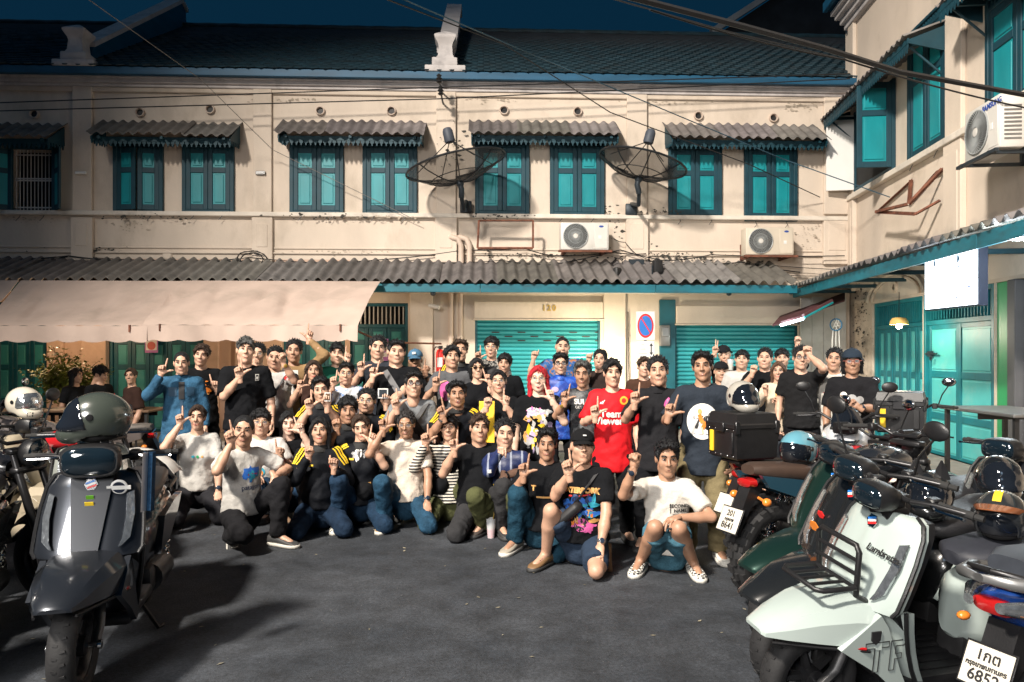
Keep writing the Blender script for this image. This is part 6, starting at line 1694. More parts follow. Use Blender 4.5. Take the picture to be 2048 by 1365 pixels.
# ---- standing at the left
PT('man in a blue denim shirt over a black tee standing leftmost of the group', (363, 727), 7.6, la=('L', 324, 736), shirt=dict(col=(.032, .10, .18), sleeve='long', mat='denim', hem=.20, loose=.022, collar='polo', ccol=(.022, .075, .14)), pants=jn(), shoe=('boot', (.20, .10, .05)), hair=('buzz', BLK), mouth='smile', bulk=1.06,
   decals=[('rect', 'p_black', 0, .06, .055, .18), ('rect', 'p_denim', .085, .045, .075, .085), ('rect', 'p_denim', -.085, .045, .075, .085), ('rect', 'p_denim', .085, .085, .085, .022, 2), ('rect', 'p_denim', -.085, .085, .085, .022, 2), ('rect', 'p_denim', 0, -.17, .028, .26)], squint=.4)
PT('man with parted brown hair in a black tee with a gold dragon print', (403, 711), 8.2, la='down', ra=('L', 430, 768), hair=('part', BRN), decals=[('blobs', 'p_gold', 0, -.02, .16, .18, 16, 3, ['p_orange'])], extras=[watch(1, 'strap_black', None)], tilt=6)
PT('tall grey haired man in a black tee with a white emblem', (491, 702), 7.35, la=('L', 477, 741), hair=('fringe', GH), bulk=1.14, squint=.55, mouth='smile', pants=jn(), decals=[('rect', 'p_white', .11, .10, .036, .065), ('rect', 'p_black', .11, .10, .026, .054, 2), ('ell', 'p_white', .11, .095, .008, .016, 3)], shirt=tee(sleeve='half'), chub=1)
PT('man in black glasses peering out behind the grey haired man', (515, 708), 8.9, la='down', ra=('L', 512, 724), glasses='thin', fine=False)
PT('man in a white tee with red sleeves whose watch hand hides his cheek', (550, 716), 8.0, ra=('fist', 564, 712, .3), hair=('short', BLK), bulk=1.12, chub=1, shirt=tee((.50, .48, .46)), decals=[('rect', 'p_red', -.13, .14, .05, .07, 1, 40), ('rect', 'p_red', .13, .14, .05, .07, 1, -40)], extras=[strap('strap_black', 'r'), watch(1, 'strap_black', 'gold')])
PT('man in a tan jacket raising a finger high under the canvas', (588, 703), 8.5, ra=('L', 620, 668, .05), shirt=dict(col=(.28, .18, .09), sleeve='long', hem=.16), hair=('short', BLK), skin='mid', decals=[('rect', 'p_white', 0, 0, .09, .3)], extras=[strap()])
PT('long haired girl in a dark brown top beside the tan jacket man', (627, 742), 7.9, la=('L', 602, 763), sex='f', hair=('long', BRN), shirt=tee((.035, .018, .014), sleeve='none'), skin='mid', mouth='smile')
PT('man in a green tee under the canvas edge', (674, 708), 8.7, ra=('L', 696, 712), shirt=tee((.01, .085, .055)), hair=('fringe', BLK), chub=1, squint=.4, fine=False, bulk=1.1)
PT('man in a black sports shirt looking over his own photo card', (642, 780), 7.25, la=('L', 617, 804, .3), ra=('hold', 655, 800, .35), shirt=spt(), extras=[lines3()], hair=('quiff', BLK), tilt=-4)
PT('man with glasses in a white and blue blotched jersey', (692, 748), 7.5, la=('L', 667, 758), shirt=dict(col=WHT, mat='blue_tie'), glasses='thin', hair=('quiff', BLK), bulk=1.1, chub=1, decals=[('rect', 'p_white', -.02, -.16, .05, .05)])
PT('tall smiling man in a charcoal tee before the purple poster', (756, 696), 8.3, la=('L', 722, 730, .3), shirt=tee((.028, .032, .042)), hair=('short', BLK), mouth='smile')
PT('stocky man in a black tee with a grey shoulder strap', (793, 705), 7.7, la=('L', 748, 742), ra=('hold', 772, 797, .30), hair=('quiff', BLK), bulk=1.22, chub=1, decals=[('rect', 'p_gold', .11, .09, .04, .02), ('rect', 'p_white', .11, .065, .045, .018)], extras=[strap('grey_pillar', 'l', .03)], squint=.3)
PT('grinning man in a blue trucker cap with a white patch', (831, 722), 8.4, ra=('L', 853, 737), skin='tan', cap=((.07, .16, .26), 0), hair=None, mouth='smile', extras=[watch(1, 'strap_black', None), lambda i: _cap_patch(i)], fine=True)

PT('man with glasses in a grey tee with a black sweater knotted round his neck', (827, 770), 6.95, la=('L', 790, 803), shirt=tee(GRY), glasses='black', hair=('quiff', BLK), extras=[strap('strap_black', 'l', .042), strap('strap_black', 'r', .042)], lean=(.25, .0), pants=dict(col=BLK))
PT('man with wavy hair in a black polo with a fist at his chest', (696, 821), 7.0, 'stand', la=('fist', 672, 845), skin='tan', hair=('fringe', BLK), shirt=spt(), mouth='smile')
PT('round faced man with glasses in a black and yellow sports shirt', (733, 802), 7.3, la='down', glasses='thin', bulk=1.15, chub=1, hair=('short', BLK), shirt=spt(), extras=[lines3()])
PT('woman with tied brown hair and patterned scarf in a black and yellow shirt', (722, 856), 6.75, 'kneelL', la='knee', ra=('L', 746, 872), sex='f', hair=('tied', BRN), shirt=dict(spt(), sleeve='half'), extras=[lines3()], decals=[('rect', 'p_gold', .06, -.16, .06, .05), ('blobs', 'p_grey', 0, .13, .12, .04, 14, 4, ['p_black', 'p_white']), ('rect', 'p_yellow', -.09, .08, .045, .018)], mouth='smile', tilt=-8, pants=jn((.012, .03, .06)), shoe=('check', (.03, .03, .03)), squint=.4)
PT('laughing older man in a cream polo with wire glasses and jeans', (812, 850), 6.75, 'kneelL', la=('L', 767, 846), ra='knee', skin='tan', glasses='thin', mouth='smile', hair=('short', (.03, .028, .028)), shirt=dict(col=(.60, .52, .44), collar='polo'), pants=jn((.018, .056, .10)), shoe=('boot', (.33, .22, .12)), extras=[watch(1, 'steel')], decals=[('rect', 'p_red', .09, .05, .06, .012)], squint=.4)
PT('smiling man in a black and cream striped long sleeve shirt', (898, 856), 6.9, 'kneelR', la=('L', 850, 874), ra='knee', shirt=dict(col=WHT, mat='striped', sleeve='long'), hair=('fringe', BLK), mouth='smile', pants=dict(col=OLV), skin='mid', shoe=('sneaker', (.5, .48, .44)))
PT('heavy man in a black tee with a small orange print, arm on his knee', (959, 857), 6.5, 'kneelR', la=('L', 908, 886), ra='knee', bulk=1.2, chub=1, hair=('part', BRN), skin='mid', pants=dict(col=(.03, .03, .032)), decals=[('blobs', 'p_orange', .09, .04, .06, .05, 7, 5, ['p_gold'])], extras=[watch(1, 'strap_black', None)])
PT('open mouthed man in a black and yellow sports shirt leaning forward', (914, 789), 7.0, la=('L', 882, 820), ra='down', skin='tan', mouth='open', hair=('quiff', BLK), shirt=spt(), extras=[lines3(), watch(0, 'steel', None)], lean=(.30, 0), bulk=1.1)
PT('man with curtained hair in a grey tee with a black and pink face print', (904, 715), 7.8, la=('L', 872, 760), shirt=tee((.085, .088, .095)), hair=('part', BLK), decals=[('ell', 'p_pink', -.07, .0, .06, .11), ('ell', 'p_white', .0, -.05, .055, .085, 2), ('ell', 'p_black', 0, .03, .075, .06, 1.5), ('rect', 'p_black', -.022, -.03, .035, .02, 3), ('rect', 'p_black', .022, -.03, .035, .02, 3), ('rect', 'p_black', 0, -.09, .03, .008, 3)], skin='mid')
PT('man half hidden behind the curtained hair man in a black and yellow shirt', (920, 702), 8.7, skin='mid', shirt=spt(), extras=[lines3()], hair=('quiff', BRN), fine=False, yaw=15)
PT('woman in sunglasses and a black V neck vest with a thin necklace', (954, 738), 7.8, ra=('L', 975, 752), sex='f', glasses='sun', hair=('bob', BLK), shirt=tee(sleeve='none', collar='v'))
PT('man with glasses and a raised finger in a black and white flowered shirt', (983, 695), 9.6, la=('L', 956, 710), glasses='thin', hair=('fringe', BLK), shirt=dict(col=WHT, mat='dark_floral'), decals=[('rect', 'p_black', .0, -.05, .13, .36)], mouth='open', fine=False)
PT('woman with glasses in a black tee with a yellow cloth over her shoulder', (997, 764), 7.2, la=('fist', 975, 800), ra=('L', 1013, 797), sex='f', chub=1, bulk=1.12, glasses='thin', hair=('tied', BLK), mouth='smile', decals=[('rect', 'p_yellow', -.115, -.03, .15, .40)], shirt=tee(sleeve='half'))
PT('man with a thin moustache in a plain black tee behind the yellow cloth woman', (1009, 728), 8.6, skin='mid', hair=('fringe', BLK), fine=False)
PT('large man in a blue flowered shirt with his thumb raised at the back', (1125, 695), 9.7, la=('thumb', 1069, 708, .1), bulk=1.35, chub=1, hair=('buzz', BLK), shirt=dict(col=WHT, mat='hawaii', sleeve='half'), fine=False, s=1.05)
PT('man with black glasses in a royal blue football jersey', (1121, 728), 8.0, glasses='black', mouth='smile', hair=('quiff', BLK), shirt=dict(col=WHT, mat='blue_jersey', collar='polo', hem=.2), decals=[('rect', 'p_cyan', .0, -.04, .12, .035), ('text', 'p_white', -.0, -.16, 'アア', .09), ('ell', 'p_lilac', -.06, .06, .04, .03)])
PT('red haired woman in thin glasses laughing in a printed black tee', (1077, 759), 6.85, la='down', ra=('L', 1100, 785), sex='f', hair=('redlong', (.40, .012, .022)), mouth='open', glasses='thin', chub=1, bulk=1.08, shirt=tee(hem=.18), skin=(.66, .45, .34), decals=[('blobs', 'p_yellow', -.01, -.12, .24, .34, 60, 7, ['p_lilac', 'p_white', 'p_grey', 'p_gold', 'p_lilac']), ('blobs', 'p_white', 0, .065, .20, .03, 16, 71, ['p_grey', 'p_pink'])])
PT('man in a dark camouflage jersey with white letters and a blue watch', (1165, 749), 6.75, la=('L', 1131, 788), skin='tan', hair=('quiff', GH), shirt=dict(col=BLK, mat='camo_dark', hem=.18), decals=[('text', 'p_white', -.05, .07, 'SUI', .065, dict(bold=.003)), ('text', 'p_white', -.06, .02, 'GET', .035)], extras=[watch(0, 'blue_mark', 'gold')], bulk=1.08, mouth='closed', lean=(0, -.1))
PT('man in a dark brown tee with a raised thumb against the first shutter', (1200, 720), 9.2, la=('thumb', 1179, 712), shirt=tee((.03, .02, .018)), hair=('short', BLK), fine=False, yaw=-30)
PT('man in a bright red football jersey with white lettering', (1225, 747), 6.2, la=('L', 1189, 817), shirt=dict(col=(.58, .012, .018), mat='jersey', hem=.24, collar='v', sleeve='half'), hair=('part', BLK), decals=[('text', 'p_white', -.01, -.015, 'Team', .082, dict(bold=.003)), ('text', 'p_white', -.03, -.075, 'Viewer', .082, dict(bold=.003)), ('rect', 'p_white', .105, -.062, .05, .05), ('ell', 'p_red', .105, -.062, .014, .018, 2), ('ell', 'p_crest', .095, .10, .034, .036), ('ell', 'p_red', .095, .10, .018, .020, 2),
   ('rect', 'p_white', -.10, .078, .007, .018, 1, -30), ('rect', 'p_white', -.088, .082, .007, .028, 1, -30), ('rect', 'p_white', -.075, .086, .007, .038, 1, -30)], squint=.3)
PT('teenage boy in a brown top peeping between the red jersey and black polo men', (1288, 735), 8.4, hair=('part', BRN), shirt=tee((.06, .03, .02)), fine=False, tilt=8)
PT('smiling man in a plain black polo with a small pink chest logo', (1316, 744), 5.95, la=('L', 1270, 790), mouth='smile', hair=('short', BLK), shirt=dict(col=(.013, .013, .015), collar='polo', sleeve='half', hem=.2), decals=[('blobs', 'p_pink', .10, .075, .05, .012, 8, 72, ['p_lilac']), ('rect', 'p_lilac', .10, .045, .05, .010)], bulk=1.03, squint=.35, skin='mid')
PT('tall man in a charcoal tee with a round white club print and khaki trousers', (1405, 734), 5.65, la=('L', 1341, 815), ra='down', mouth='smile', hair=('quiff', BLK), shirt=tee((.020, .026, .036), sleeve='half', hem=.2), pants=dict(col=KHK, loose=.035), shoe=('sneaker', (.62, .60, .55)), skin='tan', squint=.4,
   decals=[('ell', 'p_white', .0, -.075, .118, .138), ('text', 'p_black', -.0, -.09, '70', .135, dict(bold=.006)), ('ell', 'p_black', .07, -.03, .028, .026, 3), ('text', 'p_white', .07, -.03, 'CLUB', .018, dict(layer=4)), ('rect', 'p_orange', -.012, -.055, .03, .07, 4, 20), ('rect', 'p_orange', .012, -.105, .03, .06, 4, -25), ('ell', 'p_gold', -.02, .0, .016, .02, 4), ('rect', 'p_skin', .0, -.145, .014, .05, 4, 12), ('rect', 'p_black', -.03, -.172, .07, .004, 3), ('rect', 'p_black', .04, -.174, .035, .004, 3)])
# ---- crouching and kneeling in front
PT('kneeling woman in a white tee with tiny coloured motifs before the denim shirt', (395, 836), 7.0, 'kneel2', la=('L', 359, 834), ra='knee', sex='f', shirt=tee(WHT), hair=('tied', BRN), mouth='smile', squint=.45, decals=[('ell', 'p_cyan', -.04, .0, .016, .012), ('ell', 'p_green', .0, -.005, .012, .014), ('ell', 'p_gold', .04, -.005, .012, .010)], extras=[watch(1, 'strap_black')], pants=dict(col=(.022, .022, .026)), shoe=('sneaker', (.5, .44, .36)))
PT('crouching man in a white tee with a blue mountain print and black trousers', (487, 862), 6.1, 'kneelR', la=('L', 458, 870, .30), ra='knee', yaw=32, hyaw=5, shirt=tee(WHT, hem=.2), hair=('buzz', BLK), decals=[('rect', 'p_blue', .02, .03, .15, .05), ('rect', 'p_red', .03, .0, .10, .018), ('blobs', 'p_blue', .02, -.01, .14, .05, 10, 6, ['p_cyan']), ('text', 'p_navy', .03, -.105, 'patagonia', .055)], pants=dict(col=(.012, .012, .014)), shoe=('sneaker', (.05, .05, .05)), legs=[(.0, .02, 1, .3, .5), (.30, .05, 1, .2, .5)], skin='mid')
PT('young man in clear glasses with a white tee of katakana letters and printed shorts', (521, 845), 6.9, 'squat', la='lap', ra=('L', 560, 902), glasses='thin', shirt=tee((.53, .52, .50)), pants=dict(kind='shorts', mat='shorts_print', col=WHT), hair=('fringe', BLK), chub=1, decals=[('text', 'p_blue', .03, .02, 'ックマン', .07), ('ell', 'p_cyan', -.03, -.09, .07, .05), ('ell', 'p_orange', -.03, -.10, .055, .035, 2), ('ell', 'p_white', -.03, -.11, .04, .022, 3)], extras=[watch(1, 'poster_red', None)], shoe=('dark', (.25, .16, .1)), bulk=1.1)
PT('long haired woman with red lips in black with a lanyard', (577, 847), 7.1, 'squat', ra=('L', 600, 852), sex='f', hair=('long', BLK), skin=(.64, .43, .33), shirt=tee(sleeve='none'), extras=[strap('strap_black', 'l', .008)], pants=jn(), mouth='smile')
PT('woman in a black and yellow zip jacket giving a thumbs up', (640, 862), 6.6, 'kneel2', la=('fist', 617, 898), ra=('thumb', 669, 922), sex='f', chub=1, bulk=1.18, hair=('long', BLK), shirt=dict(spt(), sleeve='long', hem=.16), extras=[lines3()], mouth='smile', pants=jn((.010, .022, .045)), skin='mid', decals=[('rect', 'p_yellow', -.08, .06, .04, .016), ('ell', 'p_red', .09, .05, .010, .013)])
PT('man in a navy lined jersey with yellow lettering pointing at the camera', (1010, 868), 6.45, 'squat', la=('point', 1004, 897, .36), ra='down', hair=('short', BLK), shirt=dict(col=WHT, mat='navy_lines', sleeve='long'), decals=[('text', 'p_yellow', 0, -.09, 'Lambretta', .075, dict(bold=.003)), ('rect', 'p_white', -.06, .07, .03, .03)], pants=dict(col=OLV), shoe=('dark', (.05, .04, .035)), yaw=-14, hyaw=0)
PT('smiling man in a black tee with gold letters and blue jeans', (1094, 889), 5.95, 'kneelL', la=('L', 1048, 935), ra='knee', mouth='smile', skin='tan', hair=('quiff', BLK), decals=[('text', 'p_gold', -.07, .01, 'T', .06, dict(bold=.003)), ('text', 'p_gold', .12, .03, 'TY', .06, dict(bold=.003)), ('rect', 'p_gold', .04, -.06, .16, .015)], pants=jn((.009, .034, .056)), shoe=('sneaker', (.30, .27, .22)), tilt=6, yaw=-12, hyaw=0, lean=(0, .08))
PT('man in a black cap kneeling in navy shorts with a sling bag', (1165, 895), 5.5, 'kneelL', la=('L', 1134, 930, .30), ra='knee', cap=((.008, .008, .009), 0), hair=('buzz', BLK), chub=1, bulk=1.15, skin='mid', mouth='closed', squint=.45, pitch=-8, yaw=-16, hyaw=0, pants=dict(kind='shorts', col=(.022, .036, .062)), shoe=('dark', (.16, .09, .04)), shirt=tee(hem=.2), feetw=.16,
   decals=[('text', 'p_gold', .0, .05, 'WATERPORK', .052, dict(bold=.004)), ('rect', 'p_red', -.06, .010, .03, .010), ('rect', 'p_red', .05, .018, .08, .010, 1, 8), ('blobs', 'p_blue', .02, -.06, .20, .12, 34, 8, ['p_cyan', 'p_navy', 'p_blue']), ('blobs', 'p_orange', .03, -.14, .18, .08, 20, 9, ['p_black', 'p_gold']), ('blobs', 'p_pink', .05, -.20, .15, .06, 16, 10, ['p_pink', 'p_black'])], extras=[strap('strap_black', 'r', .02, (1, .72)), watch(1, 'steel', 'watch_face', .012), lambda i: _cap_patch(i, .013, .085, .095)])
PT('thin man squatting in a white tee, denim shorts and checkerboard shoes', (1334, 918), 5.35, 'squat', la=('fist', 1271, 915), ra='lap', skin='tan', hair=('quiff', BLK), shirt=tee((.54, .51, .46), loose=.024), pants=dict(kind='shorts', col=(.040, .105, .145), mat='denim'), shoe=('check', (.5, .5, .5)), bulk=.88, decals=[('text', 'p_black', .085, .03, 'SECOND', .034, dict(bold=.001)), ('text', 'p_black', .095, -.005, 'NAME', .034, dict(bold=.001)), ('rect', 'p_black', .025, .012, .006, .07), ('rect', 'p_black', .09, -.032, .10, .006), ('rect', 'p_black', .095, -.046, .08, .006, 1, 6)], extras=[watch(0, 'steel')], squint=.2)
# ---- at the back on the right
PT('man in a backward black cap making a V sign with a drink in his hand', (1449, 711), 10.2, la=('V', 1430, 697, .1), ra=('hold', 1461, 735), cap=((.012, .012, .014), 150), hair=None, tilt=-8, fine=False)
PT('man in a dark cap and sleeveless charcoal top below the V sign man', (1442, 745), 9.6, cap=((.012, .012, .014), 160), hair=None, shirt=tee((.03, .035, .04), sleeve='none'), skin='mid', fine=False)
PT('man with a bowl haircut in a white tee before the second shutter', (1484, 720), 9.2, hair=('fringe', BLK), chub=1, bulk=1.12, shirt=tee(WHT), ra='down', fine=False)
PT('man with closed eyes raising a fist with a black sling bag and grey trousers', (1530, 718), 8.7, la=('fist', 1508, 735), hair=('short', BLK), chub=1, bulk=1.18, squint=.9, extras=[strap('poster_red', 'r', .016), strap('strap_black', 'r', .022, (1, .45))], pants=dict(col=(.22, .22, .24)), fine=True, shirt=tee(sleeve='half'))
PT('man at the back whose thumb points sideways high against the grey boards', (1564, 717), 9.4, ra=('fist', 1596, 678, .0), hair=('fringe', BLK), chub=1, fine=False, extras=[watch(1, 'strap_black', None)])
PT('woman in a cream cardigan with gold beads hugging herself', (1557, 743), 8.3, la=('fist', 1531, 772), ra=('relax', 1560, 800, .22), sex='f', hair=('long', (.10, .05, .03)), shirt=tee((.62, .52, .40), sleeve='long'), mouth='smile', decals=[('ell', 'p_gold', 0, .06, .035, .06)], pants=dict(col=(.03, .026, .03)), skin='light')
PT('tall man in a black V neck tee and black glasses raising a fist', (1602, 717), 7.9, ra=('fist', 1617, 698, .12), glasses='black', hair=('short', BLK), shirt=tee((.012, .012, .013), collar='v'), bulk=1.05, s=1.04)
PT('man in a white tee with a red animal print beside the corner column', (1669, 720), 7.9, hair=('short', BLK), skin='mid', shirt=tee((.55, .52, .47)), decals=[('blobs', 'p_red', -.03, -.03, .12, .12, 14, 13, ['p_red', 'p_red', 'p_black'])], mouth='smile')
PT('man in a backward cap and red glasses with a black and white blot print', (1704, 725), 7.2, ra=('V', 1716, 800, .26, -50), cap=((.02, .03, .045), 180), hair=('bob', BLK), glasses='red', skin='tan', bulk=1.12, shirt=tee((.012, .012, .014), hem=.2, sleeve='half'), decals=[('ell', 'p_grey', .0, -.01, .045, .042, 2), ('ell', 'p_white', -.075, .02, .032, .035, 1), ('ell', 'p_grey', .07, -.02, .035, .035, 1), ('rect', 'p_white', -.06, -.10, .035, .10), ('rect', 'p_white', -.01, -.10, .035, .10), ('rect', 'p_white', .04, -.10, .035, .09), ('ell', 'p_white', -.06, -.165, .035, .02), ('ell', 'p_white', .0, -.165, .03, .02), ('ell', 'p_white', .05, -.16, .03, .02)], extras=[watch(1, 'strap_black')])
# ---- at the table under the canvas
PT('young woman with long hair in black seated at the brown table', (152, 752), 11.2, 'squat', sex='f', hair=('long', BLK), yaw=40, hyaw=50, skin='mid', fine=False, legs=[(.38, .05, 1, 0, .6), (.38, .05, 1, 0, .6)])
PT('young man in black looking down at the brown table', (201, 749), 10.95, 'squat', hair=('fringe', BLK), yaw=45, hyaw=50, pitch=14, fine=False, bulk=1.1, skin='mid', legs=[(.38, .05, 1, 0, .6), (.38, .05, 1, 0, .6)])
PT('young woman in a brown vest with white sleeves turned on her seat', (262, 753), 10.4, 'squat', sex='f', hair=('tied', BRN), yaw=-70, hyaw=-25, skin='mid', shirt=tee((.035, .018, .014), sleeve='half'), bulk=1.15, fine=False, legs=[(.38, .05, 1, 0, .6), (.38, .05, 1, 0, .6)])
# seats under the three at the table
for i_, lab in ((-3, 'dark stool under the long haired woman at the table'), (-2, 'dark stool under the young man at the table'), (-1, 'dark stool under the woman in the brown vest')):
    q = PEOPLE[i_]; h_ = q['hip'][0][2] - .10; st = empty('stool', (q['org'][0], q['org'][1], 0), 0, lab, 'stool', 'stools at the brown table')
    mb = MB(); mb.lathe([(.02, h_ - .05), (.17, h_ - .045), (.17, h_ - .01), (.02, h_)], n_=18); mb.build('seat', 'black', st, 40)
    for sx, sy_ in ((-1, -1), (1, -1), (1, 1), (-1, 1)): mb = MB(); mb.tube([(sx * .15, sy_ * .15, 0), (sx * .10, sy_ * .10, h_ - .05)], .014, 6); mb.build('leg', 'black', st)
# ---- things held in hands
def held(inf, i, name, label, cat, size, mat, off=(0, -.045, .07), prn=None):
    o = empty(name, (0, 0, 0), 0, label, cat); mx = Matrix.Translation(V(inf['org'])) @ inf['hands'][i][1] @ Matrix.Translation(V(off)); o.matrix_world = mx
    mb = MB(); mb.box(tuple(-q / 2 for q in size), tuple(q / 2 for q in size), .004); mb.build('body', mat, o)
    if prn: mb = MB(); mb.box((-size[0] * .38, -size[1] / 2 - .0015, -size[2] * .38), (size[0] * .38, -size[1] / 2 - .0002, size[2] * .38)); mb.build('face', prn, o)
    return o
who = lambda k: next(q for q in PEOPLE if k in q['o']['label'])
held(who('own photo card'), 1, 'photo_card', 'small photo card held up before the face of the sports shirt man', 'card', (.055, .004, .085), 'sign_white', (.0, -.06, .10), 'wood_table')
held(who('grey shoulder strap'), 1, 'sticker_card', 'white card with a black emblem held by the stocky man with the strap', 'card', (.10, .003, .10), 'sign_white', (-.03, -.06, .12), 'iron_dark')
held(who('blue mountain print'), 1, 'mobile_phone', 'black mobile phone in the hand of the man with the mountain print', 'phone', (.075, .010, .15), 'black', (.0, -.05, .08), 'watch_face')
held(who('checkerboard shoes'), 1, 'mobile_phone', 'dark mobile phone in the hand of the squatting thin man', 'phone', (.075, .010, .15), 'black', (.0, -.05, .08), 'watch_face')
w_ = who('making a V sign'); q = V(w_['org']) + (w_['hands'][1][1] @ V((0, -.05, .03))); cup(q, 'iced drink in a clear cup held by the V sign man', 'drink_pale', 'strap_black')
# ================================================================== SCOOTERS, MOTORBIKES, HELMETS
reg('paint', (1, 1, 1), .22, var=.03, vs=2, objcol=True, coat=1.0)
reg('paint_metal', (1, 1, 1), .28, metal=.55, var=.03, vs=2, objcol=True, coat=1.0)
reg('tyre', (.012, .012, .013), .75, var=.2, vs=30, bump=.15, bs=80)
reg('rim_dark', (.03, .03, .032), .35, metal=.6); reg('chrome', (.62, .62, .62), .12, metal=1.0)
reg('plastic_black', (.010, .010, .011), .42, var=.2, vs=12, bump=.12, bs=160); reg('seat_leather', (.014, .014, .016), .42, var=.2, vs=9, bump=.2, bs=120)
reg('lamp_glass', (.006, .012, .018), .06, coat=1.0); reg('reflector', (.55, .58, .6), .15, metal=.9, var=.25, vs=40, bump=.35, bs=28); reg('tail_red', (.35, .01, .01), .15, coat=1.0); reg('amber', (.75, .22, .03), .2, coat=1.0)
reg('plate_white', (.62, .58, .50), .5); reg('engine', (.06, .06, .062), .45, metal=.6, var=.3, vs=8); reg('visor', (.008, .010, .014), .04, coat=1.0); reg('helmet_lining', (.015, .015, .016), .95)
reg('grip', (.015, .015, .015), .85, bump=.3, bs=90)


def se(x, w_, h_, z, n_=2.6, k=20, y0=0.0):
    return [(x, y0 + w_ * math.copysign(abs(math.cos(2 * PI * q / k)) ** (2 / n_), math.cos(2 * PI * q / k)), z + h_ * math.copysign(abs(math.sin(2 * PI * q / k)) ** (2 / n_), math.sin(2 * PI * q / k))) for q in range(k)]


def bpart(par, name, mb, mat, col=None, smooth=38, label=None):
    o = mb.build(name, mat, par, smooth)
    if col: o.color = (*col, 1)
    if label: o['label'] = label
    return o


def wheel(par, x, r, wd, spokes=5, knob=False, disc=True, steer=None):
    mb = MB(); n_ = 40; pr = [(r - .085, -wd * .36), (r - .05, -wd * .50), (r - .022, -wd * .47), (r - .006, -wd * .28), (r, 0), (r - .006, wd * .28), (r - .022, wd * .47), (r - .05, wd * .50), (r - .085, wd * .36)]
    mb.lathe([(a, b_) for a, b_ in pr] + [(r - .085, -wd * .36)], (x, 0, r), 'y', n_, False)
    t = bpart(par, 'wheel', mb, 'tyre', None, 50)
    tr = MB(); nt_ = 26 if not knob else 22
    for k in range(nt_):
        a = 2 * PI * k / nt_
        for s_ in (-1, 1):
            a2 = a + (.12 if s_ > 0 else 0)
            if knob:
                for yy in (.12, .40): tr.box((-.022, s_ * wd * yy - .012, r - .012 - (.014 if yy > .3 else 0)), (.022, s_ * wd * yy + .014, r + .012 - (.014 if yy > .3 else 0)), 0, Matrix.Translation((x, 0, r)) @ Matrix.Rotation(a2 + yy, 4, 'Y'))
            else:
                tr.box((-.005, s_ * wd * .04, r - .012), (.005, s_ * wd * .24, r + .0005), 0, Matrix.Translation((x, 0, r)) @ Matrix.Rotation(a2, 4, 'Y') @ Matrix.Rotation(s_ * .25, 4, 'Z'))
    bpart(t, 'tread', tr, 'tyre', None, 30)
    rm = MB(); rm.lathe([(r - .086, -wd * .37), (r - .075, -wd * .40), (r - .10, -wd * .25), (r - .11, 0), (r - .10, wd * .25), (r - .075, wd * .40), (r - .086, wd * .37)], (x, 0, r), 'y', 36, False)
    rm.lathe([(.02, -wd * .45), (.045, -wd * .42), (.05, 0), (.045, wd * .42), (.02, wd * .45)], (x, 0, r), 'y', 16)
    if knob:
        for k in range(24): a = 2 * PI * k / 24; rm.tube([(x + .045 * math.cos(a), (-1) ** k * .03, r + .045 * math.sin(a)), (x + (r - .09) * math.cos(a + .3 * (-1) ** (k // 2)), 0, r + (r - .09) * math.sin(a + .3 * (-1) ** (k // 2)))], .0028, 4)
    else:
        for k in range(spokes): a = 2 * PI * k / spokes; rm.tube([(x + .04 * math.cos(a), 0, r + .04 * math.sin(a)), (x + (r - .095) * math.cos(a), 0, r + (r - .095) * math.sin(a))], [.024, .016], 6)
    bpart(t, 'rim', rm, 'rim_dark', None, 40)
    if disc:
        dm = MB(); dm.lathe([(.05, wd * .5), (r * .48, wd * .5), (r * .48, wd * .5 + .005), (.05, wd * .5 + .005)], (x, 0, r), 'y', 28, False); bpart(t, 'brake_disc', dm, 'chrome', None, 30)
        cm = MB(); cm.box((x - .02 - r * .42, -wd * .5 - .035, r + .02), (x + .04 - r * .42, -wd * .5 + .02, r + .12), .01); bpart(t, 'brake_caliper', cm, 'engine')
    am = MB(); am.tube([(x, -wd * .95, r), (x, wd * .95, r)], .012, 8); 
    for s_ in (-1, 1): am.lathe([(.012, s_ * wd * .85), (.022, s_ * wd * .88), (.022, s_ * wd * 1.0), (.008, s_ * wd * 1.03)], (x, 0, r), 'y', 12)
    bpart(t, 'axle', am, 'chrome', None, 40)
    return t


